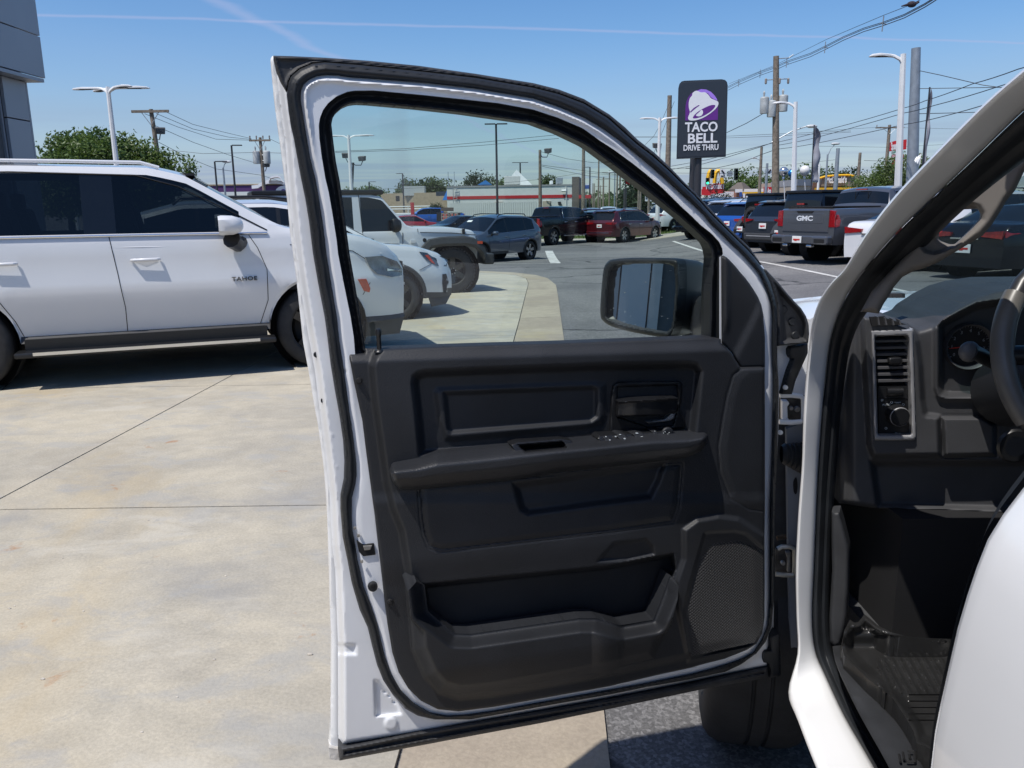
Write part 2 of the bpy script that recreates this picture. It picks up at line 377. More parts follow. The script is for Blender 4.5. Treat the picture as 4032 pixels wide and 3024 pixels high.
def ground_material(name, base, alt, stain=None, grain=.1, rough=.9, stretch=(1,1), cracks=False, big=.35, fine=90, specks=0.):
    M = bpy.data.materials.new(name); M.use_nodes = True; nt = M.node_tree; b = nt.nodes['Principled BSDF']; b.inputs['Roughness'].default_value = rough
    b.inputs['Specular IOR Level'].default_value = .3
    t = nt.nodes.new('ShaderNodeTexCoord')
    def noise(sc, det, mscale=(1,1,1), rough_=.6, rz=0., dist=0.):
        mp = nt.nodes.new('ShaderNodeMapping'); mp.inputs['Scale'].default_value = mscale; mp.inputs['Rotation'].default_value = (0,0,rz)
        nt.links.new(t.outputs['Object'], mp.inputs[0]); n = nt.nodes.new('ShaderNodeTexNoise')
        n.inputs['Scale'].default_value = sc; n.inputs['Detail'].default_value = det; n.inputs['Roughness'].default_value = rough_; n.inputs['Distortion'].default_value = dist
        nt.links.new(mp.outputs[0], n.inputs['Vector']); return n.outputs[0]
    def rng_(x, lo, hi, a=0., b_=1.):
        r = nt.nodes.new('ShaderNodeMapRange'); r.interpolation_type = 'SMOOTHSTEP'
        for i, q in enumerate((lo, hi, a, b_)): r.inputs[i+1].default_value = q
        nt.links.new(x, r.inputs[0]); return r.outputs[0]
    def mixc(f, a, c, mode='MIX'):
        mx = nt.nodes.new('ShaderNodeMix'); mx.data_type = 'RGBA'; mx.blend_type = mode
        if isinstance(f, float): mx.inputs[0].default_value = f
        else: nt.links.new(f, mx.inputs[0])
        for k, q in ((6, a), (7, c)):
            if isinstance(q, tuple): mx.inputs[k].default_value = (*q, 1)
            else: nt.links.new(q, mx.inputs[k])
        return mx.outputs[2]
    col = mixc(rng_(noise(big, 7, (stretch[0], stretch[1], 1), .65, .5, .6), .38, .62), alt, base)
    g = rng_(noise(fine, 3), .25, .75, 1-grain, 1+grain)
    mul = nt.nodes.new('ShaderNodeVectorMath'); mul.operation = 'SCALE'; nt.links.new(col, mul.inputs[0]); nt.links.new(g, mul.inputs['Scale']); col = mul.outputs[0]
    m_ = rng_(noise(7, 6, (1,1,1), .7), .3, .7, .93, 1.06)
    mul = nt.nodes.new('ShaderNodeVectorMath'); mul.operation = 'SCALE'; nt.links.new(col, mul.inputs[0]); nt.links.new(m_, mul.inputs['Scale']); col = mul.outputs[0]
    if stain:
        for (c_, sc, lo, hi, amt, ms, rz) in stain:
            col = mixc(rng_(noise(sc, 6, ms, .62, rz, .4), lo, hi, 0, amt), col, c_)
    if specks:
        v = nt.nodes.new('ShaderNodeTexVoronoi'); v.inputs['Scale'].default_value = 85; nt.links.new(t.outputs['Object'], v.inputs['Vector'])
        s_ = nt.nodes.new('ShaderNodeSeparateColor'); nt.links.new(v.outputs['Color'], s_.inputs[0])
        k = rng_(s_.outputs[0], .35, .95, 1-specks, 1+specks*1.6)
        mul = nt.nodes.new('ShaderNodeVectorMath'); mul.operation = 'SCALE'; nt.links.new(col, mul.inputs[0]); nt.links.new(k, mul.inputs['Scale']); col = mul.outputs[0]
    if cracks:
        v = nt.nodes.new('ShaderNodeTexVoronoi'); v.feature = 'DISTANCE_TO_EDGE'; v.inputs['Scale'].default_value = .16
        mp = nt.nodes.new('ShaderNodeVectorMath'); mp.operation = 'ADD'; n3 = nt.nodes.new('ShaderNodeTexNoise'); n3.inputs['Scale'].default_value = .6; n3.inputs['Detail'].default_value = 6
        nt.links.new(t.outputs['Object'], n3.inputs['Vector']); sc_ = nt.nodes.new('ShaderNodeVectorMath'); sc_.operation = 'SCALE'; sc_.inputs['Scale'].default_value = 2.2
        nt.links.new(n3.outputs['Color'], sc_.inputs[0]); nt.links.new(t.outputs['Object'], mp.inputs[0]); nt.links.new(sc_.outputs[0], mp.inputs[1]); nt.links.new(mp.outputs[0], v.inputs['Vector'])
        col = mixc(rng_(v.outputs['Distance'], .012, .004, 0, .75), col, (.025,.026,.028))
    nt.links.new(col, b.inputs['Base Color'])
    bp = nt.nodes.new('ShaderNodeBump'); bp.inputs['Strength'].default_value = .45; bp.inputs['Distance'].default_value = .006
    nt.links.new(noise(fine*.8, 4), bp.inputs['Height']); nt.links.new(bp.outputs[0], b.inputs['Normal'])
    MATS[name] = M; return M
M_conc = ground_material('concrete_apron', (.47,.425,.335), (.375,.345,.285),
    stain=[((.44,.34,.19), .38, .54, .68, .5, (1,.7,1), .3), ((.28,.275,.265), .9, .52, .68, .7, (.8,1.2,1), .9), ((.34,.34,.33), 3.4, .52, .64, .45, (.7,1.1,1), .5), ((.36,.18,.08), 4.5, .66, .74, .7, (1,.8,1), .6), ((.52,.49,.42), 2.1, .56, .70, .5, (.7,1.3,1), .7), ((.30,.29,.27), 14., .60, .70, .35, (1,1,1), 0)], grain=.09, big=.8, stretch=(.9,1.1), fine=75)
M_conc2 = ground_material('concrete_gutter', (.40,.345,.265), (.33,.28,.22), stain=[((.40,.33,.2), .7, .55, .7, .5, (1,1,1), .1)], grain=.09, big=.8, fine=75)
M_asph = ground_material('asphalt', (.19,.185,.18), (.135,.132,.132), stain=[((.22,.205,.185), .22, .55, .7, .6, (.35,1.6,1), -.2), ((.085,.085,.09), .5, .62, .72, .7, (.6,1.5,1), .1)],
    grain=.28, cracks=True, big=.2, fine=110, specks=.22)
M_road = ground_material('road_asphalt', (.17,.165,.165), (.14,.137,.14), grain=.15, big=.1, fine=40)
M_grass = ground_material('grass_ground', (.09,.13,.035), (.055,.085,.022), stain=[((.16,.15,.07), .6, .55, .7, .6, (1,1,1), 0)], grain=.35, big=.5, fine=30)
M_paintw = ground_material('white_line_paint', (.62,.61,.58), (.44,.43,.41), grain=.15, big=3, fine=60)
M_side = ground_material('sidewalk_concrete', (.44,.40,.33), (.38,.345,.29), grain=.08, big=.3, fine=40)

# ------------------------------------------------------------------ ground
def axis_vals(lo, hi, flo, fhi, fine, coarse):
    a = list(np.arange(flo, fhi+1e-6, fine)); x = flo; s = coarse; L_ = []
    while x > lo: x -= s; s *= 1.35; L_.append(x)
    x = fhi; s = coarse; R_ = []
    while x < hi: x += s; s *= 1.35; R_.append(x)
    return np.array(L_[::-1]+a+R_)
xs = axis_vals(-1500, 1500, -20, 24, .5, 1); ys = axis_vals(-400, 2500, -6, 64, .5, 1)
X, Y = np.meshgrid(xs, ys); Z = gz(X, Y); nx_, ny_ = len(xs), len(ys)
gv = np.stack([X.ravel(), Y.ravel(), Z.ravel()], 1)
gf = [(j*nx_+i, j*nx_+i+1, (j+1)*nx_+i+1, (j+1)*nx_+i) for j in range(ny_-1) for i in range(nx_-1)]
mesh_obj('ground', gv, gf, M_asph, kind='structure', label='asphalt ground of the car lot')
def sheet(name, poly, dz, material, parent=None, th=0., g=.5, shrink=0., **props):
    bm = bmesh.new(); vs = [bm.verts.new((x, y, 0)) for x, y in poly]; bm.faces.new(vs)
    P = np.array(poly); lo = P.min(0); hi = P.max(0)
    for ax in (0, 1):
        t = math.ceil(lo[ax]/g)*g
        while t < hi[ax]:
            co = [0,0,0]; no = [0,0,0]; co[ax] = t; no[ax] = 1
            bmesh.ops.bisect_plane(bm, geom=bm.verts[:]+bm.edges[:]+bm.faces[:], plane_co=co, plane_no=no, dist=1e-4); t += g
    for v in bm.verts: v.co.z = float(gz(v.co.x, v.co.y))+dz
    bmesh.ops.recalc_face_normals(bm, faces=bm.faces)
    if bm.faces[:] and sum(f.normal.z for f in bm.faces) < 0: bmesh.ops.reverse_faces(bm, faces=bm.faces)
    if th:
        be = [e for e in bm.edges if e.is_boundary]; r = bmesh.ops.extrude_edge_only(bm, edges=be)
        for v in [q for q in r['geom'] if isinstance(q, bmesh.types.BMVert)]: v.co.z -= th
    me = bpy.data.meshes.new(name); bm.to_mesh(me); bm.free(); me.materials.append(material)
    return link(bpy.data.objects.new(name, me), parent, **props)
def clip(poly, cell):
    out = list(poly)
    for i in range(len(cell)):
        a, b = cell[i], cell[(i+1) % len(cell)]; inp = out; out = []
        side = lambda p: (b[0]-a[0])*(p[1]-a[1])-(b[1]-a[1])*(p[0]-a[0])
        for k in range(len(inp)):
            p, q = inp[k], inp[(k+1) % len(inp)]; sp, sq = side(p), side(q)
            if sp >= 0: out.append(p)
            if (sp >= 0) != (sq >= 0):
                t = sp/(sp-sq); out.append((p[0]+(q[0]-p[0])*t, p[1]+(q[1]-p[1])*t))
        if len(out) < 3: return []
    return out
def inset(poly, d):
    P = np.array(poly); c = P.mean(0); out = []
    n = len(P); A = sum(P[i][0]*P[(i+1) % n][1]-P[(i+1) % n][0]*P[i][1] for i in range(n))
    if A < 0: P = P[::-1]
    for i in range(n):
        a, b, e = P[i-1], P[i], P[(i+1) % n]; d1 = (b-a)/max(1e-6, np.linalg.norm(b-a)); d2 = (e-b)/max(1e-6, np.linalg.norm(e-b))
        n1 = np.array([-d1[1], d1[0]]); n2 = np.array([-d2[1], d2[0]]); s = n1+n2; k = max(.4, np.dot(s, s)/2); out.append(tuple(b+s*d/k))
    return out
# concrete apron: cast slabs with recessed joints, and the gutter strip round its rim
inner = [(-.46,-4),(-.34,2),(-.16,5.6),(.02,9.23),(.12,11.25),(.26,14.4),(.38,17.2),(.36,18.9),(.12,20.3),(-.5,21.5),(-1.6,22.4),(-3.6,23.2),(-8,23.8),(-20,24.2)]
outer = [(.0,-4),(.27,2.1),(.44,5.6),(.62,9.36),(.71,11.45),(.84,14.4),(.93,16.6),(.86,18.8),(.62,20.2),(.1,21.5),(-.9,22.7),(-3,23.75),(-8,24.5),(-20,24.9)]
apron = empty('concrete_apron', None, None); apron['kind'] = 'structure'
area = inner+[(-20,-4)]
xl = lambda y, k: -2.83+(y-4.24)*.05-4.55*k
yj = [-4,-1.6,1.0,4.08,7.12,9.8,12.0,14.45,17.4,20.4,24.5]
for k in range(-1, 4):
    for a, b in zip(yj[:-1], yj[1:]):
        cell = [(xl(a,k)-4.55 if k < 3 else -20, a), (xl(a,k), a), (xl(b,k), b), (xl(b,k)-4.55 if k < 3 else -20, b)]
        if k == -1: cell[1] = (1.5, a); cell[2] = (1.5, b); cell[0] = (xl(a,0), a); cell[3] = (xl(b,0), b)
        q = clip(area, cell)
        if len(q) < 3: continue
        q = inset(q, .006)
        sheet('slab', q, .014, M_conc, apron, th=.03)
gut = empty('gutter', None, None); gut['kind'] = 'structure'
gs = [0,2,3,4,5,6,8,10,11,12,13]
for a, b in zip(gs[:-1], gs[1:]):
    q = inner[a:b+1]+outer[a:b+1][::-1]
    sheet('slab', inset(q, .006), .016, M_conc2, gut, th=.03)
# painted stall lines, sidewalk, verge, street
def line(name, pts, w, dz=.008, **k):
    for (ax, ay), (bx, by) in zip(pts[:-1], pts[1:]):
        dx, dy = bx-ax, by-ay; l = math.hypot(dx, dy); nx, ny = -dy/l*w/2, dx/l*w/2
        sheet(name, [(ax+nx, ay+ny), (ax-nx, ay-ny), (bx-nx, by-ny), (bx+nx, by+ny)], dz, M_paintw, kind='structure', label='white painted stall line')
line('painted_line', [(7.94,40.1),(7.05,28.7),(6.96,22.9),(6.9,17.4),(6.85,8)], .13)
line('painted_line', [(1.72,36.6),(1.50,27.1)], .34)
line('painted_line', [(1.5,27.2),(-8,28.2)], .10); line('painted_line', [(1.6,30.2),(-9,31.2)], .10); line('painted_line', [(1.65,33.2),(-9,34.2)], .10)
sheet('sidewalk', [(-30,44.6),(2,46.0),(8.2,44.4),(14,42.6),(22,42),(22,46),(14,46.6),(8.6,48.6),(2,49.5),(-30,48.5)], .03, M_side, th=.06, g=1, kind='structure')
sheet('grass_verge', [(-30,48.6),(2,49.6),(8.6,48.7),(14,46.7),(30,46.5),(60,47),(60,52),(14,52.5),(2,54),(-30,53)], .05, M_grass, th=.08, g=2, kind='structure')
sheet('street', [(-200,53.1),(2,54.1),(14,52.6),(60,52.1),(200,52),(200,68),(20,68),(18,74),(60,600),(40,600),(8,74),(6,68),(-200,68)], .02, M_road, th=.05, g=8, kind='structure')
sheet('grass_verge', [(6,68.5),(8,74.5),(39,600),(0,600),(-10,74.5),(-10,68.5)], .06, M_grass, th=.08, g=8, kind='structure')
sheet('grass_verge', [(60,600),(200,600),(120,74.5),(20,74.5),(22,68.5),(40,68.5),(60,110)], .06, M_grass, th=.08, g=8, kind='structure')
pb = MB()
for u_, v_, s_ in ((39,2410,.010),(1222,2592,.016),(845,2612,.009),(60,2400,.006),(890,2280,.008),(1060,2655,.006),(560,2900,.008),(170,2690,.012),(400,2310,.006),(330,2420,.007),(1116,2005,.006),(585,2060,.008),(960,1580,.010),(250,2210,.006),(700,2760,.007),(1210,2100,.006)):
    x_, y_, z_ = gp(u_, v_); pb.sphere((x_, y_, z_+.014+s_*.15), s_*.55, 7, 5, (1.3,.9,.6))
pb.build('pebbles', mat('pale_pebble', (.5,.46,.4), .8, var=.3, vscale=30), None, kind='stuff', label='small loose stones scattered on the concrete slabs', category='pebbles')
# grass blades on the near verge, where the photo shows them
gb = MB()
for i in range(5000):
    x = random.uniform(-2, 26); y = random.uniform(47.2, 52.3); z = float(gz(x, y))+.05; a = random.uniform(0, math.pi); h = random.uniform(.05, .16); w = .03
    if y < 48.7-max(0, (x-8.6))*.35: continue
    dx, dy = math.cos(a)*w, math.sin(a)*w
    gb.add([(x-dx, y-dy, z), (x+dx, y+dy, z), (x+random.uniform(-.04,.04), y, z+h)], [(0,1,2)])
gb.build('grass', M_grass, kind='stuff', label='short grass on the roadside verge', category='grass')
# ------------------------------------------------------------------ vehicles
WHEELS = {}
def wheel_meshes(r, w, style):
    k = (r, w, style)
    if k in WHEELS: return WHEELS[k]
    rr = r*.66 if style != 'offroad' else r*.56
    T = MB(); My = Matrix.Rotation(math.pi/2, 4, 'X')   # lathe axis -> y ; +y local = inward
    prof = [(rr, -w*.42), (rr+.02, -w*.49), (r-.07, -w*.5), (r-.035, -w*.475), (r-.014, -w*.42), (r-.004, -w*.34), (r, -w*.24), (r, -w*.1), (r-.008, -w*.09), (r-.008, -w*.07), (r, -w*.06), (r, w*.06), (r-.008, w*.07), (r-.008, w*.09), (r, w*.1), (r, w*.24), (r-.004, w*.34), (r-.014, w*.42), (r-.035, w*.475), (r-.07, w*.5), (rr, w*.45)]
    T.lathe(prof, My, 40)
    if style == 'offroad' or style == 'spare':
        for i in range(44):
            a = 2*math.pi*i/44
            for s in (-1, 1):
                M_ = Matrix.Rotation(a+(.04*s), 4, 'Y') @ Matrix.Translation((0, s*w*.33, r)); T.box((0,0,0), (.035, w*.28, .03), 0, M_)
    tm = T.build('wheel', M_tyre, None, smooth=35); COL.objects.unlink(tm)
    Rm = MB(); Rm.lathe([(rr+.012, w*.44), (rr+.012, w*.49), (rr-.012, w*.47), (rr-.02, w*.2), (rr-.03, -w*.3)], My, 40)
    Rm.lathe([(0, w*.34), (r*.12, w*.34), (r*.14, w*.3), (r*.15, w*.2), (0, w*.1)], My, 20)
    ns = {'five': 5, 'split': 5, 'multi': 6, 'offroad': 6, 'spare': 8, 'ten': 10}[style]
    for i in range(ns):
        for off in ((-.13, .13) if style in ('split', 'multi', 'spare') else (0,)):
            a = 2*math.pi*i/ns
            wd = .05 if len([1]) and style in ('split','multi','spare') else (.075 if style == 'five' else (.085 if style == 'offroad' else .035))
            p0 = Vector((math.cos(a+off*.4)*r*.12, w*.33, math.sin(a+off*.4)*r*.12)); p1 = Vector((math.cos(a+off)*(rr-.005), w*.40, math.sin(a+off)*(rr-.005)))
            d = (p1-p0).normalized(); n_ = Vector((0,1,0)); s_ = d.cross(n_).normalized()
            q = [p0-s_*wd*.7, p0+s_*wd*.7, p1+s_*wd*.5, p1-s_*wd*.5]
            Rm.add(q+[x-Vector((0,.04,0)) for x in q], [(0,1,2,3),(0,4,5,1),(1,5,6,2),(2,6,7,3),(3,7,4,0),(7,6,5,4)])
    # local +y is outward face for the rim (flip the tyre is symmetric)
    Rm2 = Rm.build('rim', M_rims if style in ('split','multi','ten') else M_rimd, None, smooth=35); COL.objects.unlink(Rm2)
    if style in ('offroad','spare'):
        pass
    bk = MB().lathe([(0, -w*.1), (rr-.02, -w*.1)], My, 24).build('brake_disc', M_black, None); COL.objects.unlink(bk)
    nuts = MB()
    for i in range(6):
        a = 2*math.pi*i/6+.3; nuts.lathe([(0, .02), (.011, .02), (.011, 0)], Matrix.Translation((math.cos(a)*r*.09*1.4, w*.345, math.sin(a)*r*.09*1.4)) @ Matrix.Rotation(-math.pi/2, 4, 'X'), 8)
    nt_ = nuts.build('lug_nuts', M_chrome if style != 'five' else M_rims, None); COL.objects.unlink(nt_)
    WHEELS[k] = (tm.data, Rm2.data, bk.data, nt_.data); return WHEELS[k]
def add_wheel(parent, x, y, r, w, style, side, steer=0.):
    tm, rm, bk, nu = wheel_meshes(r, w, style)
    o = bpy.data.objects.new('wheel', tm); o.location = (x, y, r); o.rotation_euler = (0, random.uniform(0, 6), (0 if side > 0 else math.pi)+steer); link(o, parent)
    for n_, me in (('rim', rm), ('brake_disc', bk), ('lug_nuts', nu)):
        c = bpy.data.objects.new(n_, me); link(c, o, kind='stuff' if n_ == 'lug_nuts' else None)
    return o
def sm(pts, k=.06):
    xs_ = [p[0] for p in pts]; zs = [p[1] for p in pts]
    g = np.arange(xs_[0]-1, xs_[-1]+1, .01); v = np.interp(g, xs_, zs); n = max(1, int(k/.01)); ker = np.hanning(2*n+1+2)[1:-1]; ker /= ker.sum()
    v2 = np.convolve(np.pad(v, n, mode='edge'), ker, 'valid')
    return lambda x: float(np.interp(x, g, v2))
class Car:
    """body lofted from stations along x (forward); y left, z up, origin on the ground midway between the axles"""
    def __init__(s, name, label, cat, loc, heading, paint, top, belt, W, wheels, zb=.3, tumble=.28, wins=(), ws=None, rg=None, plan=None, group=None, rail=.085, sill=.03, clad=None, archclad=False, arch=None, glass=None, kplan=.1, kbelt=.15, ktop=.07, pillar=None, crease=None, side=.05, z0=None, wstyle='five', wr=.36, ww=.24, crown=.04, steer=0, tilt=0, rearw=.86):
        s.root = empty(name, label, cat, (loc[0], loc[1], loc[2] if z0 is None else z0), heading, group)
        s.crease = crease; s.W = W; s.tum = tumble; s.zb = zb; s.top = sm(top, ktop); s.belt = sm(belt, kbelt); s.x0, s.x1 = top[0][0], top[-1][0]
        L_ = s.x1-s.x0
        plan = plan or [(s.x0, rearw), (s.x0+.12, .94), (s.x0+.5, 1.0), (s.x1-1.0, 1.0), (s.x1-.35, .93), (s.x1-.1, .84), (s.x1, .74)]
        s.plan = sm(plan, kplan); s.wheels = wheels; s.arch = arch or wr+.055; s.wr = wr; s.side_b = side; s.rail = rail; s.sill = sill
        glass = glass or M_dglass; pillar = pillar or M_plast2
        xst = set(np.round(np.arange(s.x0, s.x1, .11), 3)) | {s.x0, s.x1, s.x0+.02, s.x0+.05, s.x1-.02, s.x1-.05}
        for xw in wheels:
            for t in np.linspace(0, math.pi, 17): xst.add(round(xw+s.arch*math.cos(t), 4))
            xst.add(round(xw+s.arch+.001, 4)); xst.add(round(xw-s.arch-.001, 4))
        marks = [q for w_ in wins for q in w_]+(list(ws) if ws else [])+(list(rg) if rg else [])
        for q in marks: xst.add(q)
        xs_ = sorted(x for x in xst if s.x0 <= x <= s.x1)
        keep = []; imp = set(marks)
        for x in xs_:
            if keep and x-keep[-1] < .008 and x not in imp: continue
            keep.append(x)
        xs_ = keep
        NB = 5; rings = []
        for x in xs_:
            r = s.ring(x, crown); rings.append(r)
        n = len(rings[0]); verts = []
        for x, r in zip(xs_, rings):
            for (y, z) in r: verts.append((x, y, z))
        for x, r in zip(xs_, rings):
            for (y, z) in r: verts.append((x, -y, z))
        off = len(xs_)*n; groups = {}
        def addf(key, f): groups.setdefault(key, []).append(f)
        for i in range(len(xs_)-1):
            xm = (xs_[i]+xs_[i+1])/2; g = s.top(xm)-s.belt(xm)
            for j in range(n-1):
                a = i*n+j; b = (i+1)*n+j; key = 'body'
                if clad is not None and j in s.bodyrows and rings[i][j+1][1] <= clad+1e-3: key = 'clad'
                for sd in (0, 1):
                    f = (a, b, b+1, a+1) if sd == 1 else (a, a+1, b+1, b)
                    k2 = key
                    if key == 'clad': k2 = ('clad', sd)
                    if j == s.jglass and g > .14:
                        for wi, (w0, w1) in enumerate(wins):
                            if w0 <= xm <= w1: k2 = ('side', wi, sd)
                        if k2 == key and wins and wins[0][0] <= xm <= wins[-1][1]: k2 = ('pillar', sum(xm > w_[1] for w_ in wins), sd)
                    if j >= s.jroof and ws and ws[0] <= xm <= ws[1] and rings[i][j][0] < W/2*.9: k2 = 'windshield'
                    if j >= s.jroof and rg and rg[0] <= xm <= rg[1]: k2 = 'rear_glass'
                    f = tuple(q+sd*off for q in f); addf(k2, f)
        for i, fl in ((0, 1), (len(xs_)-1, 0)):
            L1 = [i*n+j for j in range(n)]; R1 = [off+i*n+j for j in range(n)][::-1]
            f = L1+R1[1:] if True else 0
            addf('body', tuple(f) if fl else tuple(f[::-1]))
        s.glass = []
        def make(nm, fs, m_, inset=0.):
            used = sorted({q for f in fs for q in f}); mp = {q: k for k, q in enumerate(used)}
            return mesh_obj(nm, [verts[q] for q in used], [tuple(mp[q] for q in f) for f in fs], m_, s.root, smooth=38)
        s.body = None
        for key, fs in groups.items():
            if key == 'body':
                s.body = make('body', fs, paint)
            elif key[0] == 'clad': make('rocker_cladding', fs, M_cladding)
            elif key[0] == 'pillar': make('door_pillar', fs, pillar)
            elif key in ('windshield', 'rear_glass'): make(key, fs, glass)
            else: make('side_window', fs, glass)
        # dark underbody and wheel housings
        ub = MB().box(((s.x0+s.x1)/2, 0, zb+.12), (L_-.35, W*.62, .3)); 
        ub.build('underbody', M_black, s.root)
        for xw in wheels:
            for sd in (-1, 1):
                wl = MB()
                M_ = Matrix.Translation((xw, sd*(W/2-.05), wr)) @ Matrix.Rotation(-sd*math.pi/2, 4, 'X') if False else Matrix.Translation((xw, sd*(W/2-.32), wr)) @ Matrix.Rotation(math.pi/2, 4, 'X')
                wl.lathe([(0, sd*.02), (s.arch, sd*.02), (s.arch, -sd*.26)], M_, 20); wl.build('wheel_housing', M_black, s.root)
        for xw in wheels:
            for sd in (-1, 1):
                add_wheel(s.root, xw, sd*(W/2-ww/2-.03), wr, ww, wstyle, sd, steer if xw == max(wheels) else 0)
        if archclad:
            for xw in wheels:
                for sd in (-1, 1):
                    vs = []; N = 22
                    for k in range(N+1):
                        t = -.12+(math.pi+.24)*k/N
                        for rr_, yo in ((s.arch-.004, -.05), (s.arch-.004, .012), (s.arch+archclad*.6, .02), (s.arch+archclad, .006), (s.arch+archclad, -.02)):
                            x = xw+rr_*math.cos(t); z = max(zb-.05, wr+rr_*math.sin(t)); vs.append((x, sd*(s.sy(min(max(x, s.x0+.01), s.x1-.01), z)+yo), z))
                    fs = [(k*5+j, k*5+j+1, (k+1)*5+j+1, (k+1)*5+j) for k in range(N) for j in range(4)]
                    mesh_obj('wheel_arch_trim', vs, fs, M_cladding, s.root, smooth=30)
    def zlow(s, x):
        z = s.zb
        for xw in s.wheels:
            if abs(x-xw) < s.arch: z = max(z, s.wr+math.sqrt(max(0, s.arch**2-(x-xw)**2)))
        # front and rear overhang rise
        return z
    def ring(s, x, crown):
        zt = s.top(x); zbelt = min(s.belt(x), zt-.015); hw = s.W/2*s.plan(x); zl = min(s.zlow(x), zbelt-.04)
        r = [(hw-.14, zl+.01), (hw-.03, zl)]
        NB = 16 if s.crease else 7; s.bodyrows = range(1, 1+NB)
        for k in range(1, NB+1):
            z = zl+(zbelt-zl)*k/NB; r.append((s.sy(x, z), z))
        g = zt-zbelt; f = float(sst(g, .05, .3)); inset = s.tum
        s.jglass = len(r)
        # sill strip, window top, roof edge
        zs = zbelt+min(s.sill, g*.3); ze = zt-s.rail*f-.2*g*(1-f); ze = max(ze, zs+.001); zr = zt-.035*f-.1*g*(1-f)
        base = s.sy(x, zbelt)
        hood = lambda t: base*(1-.10*t*t)
        yy = lambda z, t: (base-.012-inset*(z-zbelt))*f+hood(t)*(1-f)
        r.append((yy(zs, .3), zs)); r.append((yy(ze, .6), ze)); r.append((yy(zr, 1.)-.02*f, zr))
        ye = r[-1][0]; s.jroof = len(r)-1
        for t in (.12, .3, .55, .8, 1.0):
            y = ye*(1-t); z = zr+(zt-zr)*(1-(1-t)**2)**.9 if True else zt
            r.append((y, z+crown*f*(1-(1-t)**2)*.5-crown*f*.5*0))
        return r
    def sy(s, x, z):
        hw = s.W/2*s.plan(min(max(x, s.x0), s.x1)); zbelt = s.belt(x); t = (z-s.zb)/max(.2, zbelt-s.zb)
        if z > zbelt+.02: return hw*1-.012-s.side_b*.6-s.tum*(z-zbelt)
        t = min(max(t, 0), 1)
        if s.crease: hw = hw-s.crease[1]*max(0, s.crease[0]-z)-.10*s.crease[1]*math.sin(math.pi*min(1, max(0, (z-s.crease[0])/(zbelt-.12-s.crease[0]))))
        return hw-s.side_b*(1.2*max(0, t-.62)/.38*max(0, t-.62)/.38*.5+.9*max(0, .35-t)/.35*max(0, .35-t)/.35*.6)-.006*math.sin(t*9)
    # patches on the side / ends -------------------------------------------------
    def side(s, name, pts, material, sd, eps=.008, th=.0, bevel=0, par=None):
        poly = [(x, sd*(s.sy(x, z)+eps), z) for x, z in pts]
        cx = sum(p[0] for p in pts)/len(pts); cz = sum(p[1] for p in pts)/len(pts)
        n = len(pts); P = smooth = poly+[(cx, sd*(s.sy(cx, cz)+eps), cz)]
        back = [(x, sd*(s.sy(x, z)-.03), z) for x, z in pts]
        fs = [(i, (i+1) % n, n) for i in range(n)]+[(i, n+1+i, n+1+(i+1) % n, (i+1) % n) for i in range(n)]
        return mesh_obj(name, P+back, fs, material, par or s.root, smooth=40)
    def seam(s, pts, sd, w=.006, material=None):
        v = []; pts = [(a[0]+(b[0]-a[0])*t/8, a[1]+(b[1]-a[1])*t/8) for a, b in zip(pts[:-1], pts[1:]) for t in range(8)]+[pts[-1]]
        for (x, z) in pts: v.append((x, sd*(s.sy(x, z)+.003), z))
        m_ = MB(); m_.tube(v, w/2, 4, False); return m_.build('door_seam', material or M_black, s.root)
    def wtrim(s, pts, sd, w, material, name='window_trim', eps=.004):
        v = [(x, sd*(s.sy(x, z)+eps), z) for x, z in pts]; return MB().tube(v, w/2, 6, True).build(name, material, s.root, smooth=60)
    def end(s, name, pts, material, front, d=.012, x=None, back=.06, par=None, bevel=0):
        """polygon on the front/rear face: pts (y,z), d proud of it; may wrap backwards with |y|"""
        X0 = (s.x1 if front else s.x0) if x is None else x; sg = 1 if front else -1
        poly = [(X0+sg*d, y, z) for y, z in pts]
        return MB().prism(poly, (-sg*(d+back), 0, 0)).build(name, material, par or s.root, bevel=bevel)
    def handle(s, x, z, sd, material, L_=.2, par=None):
        y = s.sy(x, z)
        MB().tube([(x-L_/2, sd*(y+.005), z), (x-L_/2+.02, sd*(y+.04), z), (x+L_/2-.02, sd*(y+.045), z+.004), (x+L_/2, sd*(y+.01), z+.004)], [.012,.016,.016,.012], 8).build('door_handle', material, s.root, smooth=50)
    def mirror(s, x, z, sd, cap, w=.2, h=.17, dk=1.):
        y = s.sy(x, s.belt(x)); m_ = MB()
        m_.tube([(x, sd*(y-.05), z-.03), (x+.02, sd*(y+.06), z-.01)], [.05,.035], 8); m_.build('mirror_arm', M_plast2, s.root, smooth=50)
        m_ = MB(); vs = []; N = 12
        for k, (dx, q) in enumerate(((-.07, .93), (-.05, 1.), (.02, .96), (.07, .72), (.09, .3))):
            for t in range(N):
                a = 2*math.pi*t/N; c_, s_ = math.cos(a), math.sin(a); e = (abs(c_)**4+abs(s_)**4)**-.25
                vs.append((x+dx*dk, sd*(y+.06+w/2+q*w/2*c_*e), z+.03+q*h/2*s_*e))
        fs = [(k*N+t, k*N+(t+1)%N, (k+1)*N+(t+1)%N, (k+1)*N+t) for k in range(4) for t in range(N)]+[tuple(range(N))[::-1], tuple(range(4*N, 5*N))]
        if sd < 0: fs = [f[::-1] for f in fs]
        o = m_.add(vs, fs).build('side_mirror', cap, s.root, smooth=45)
        vs2 = [(x-.07*dk-.004, v[1], v[2]) for v in vs[:N]]; cy = sum(v[1] for v in vs2)/N; cz = sum(v[2] for v in vs2)/N
        vs2 = [(a, cy+(b-cy)*.88, cz+(c-cz)*.88) for a, b, c in vs2]; mesh_obj('mirror_glass', vs2, [tuple(range(N))], M_dglass, o)
        return o
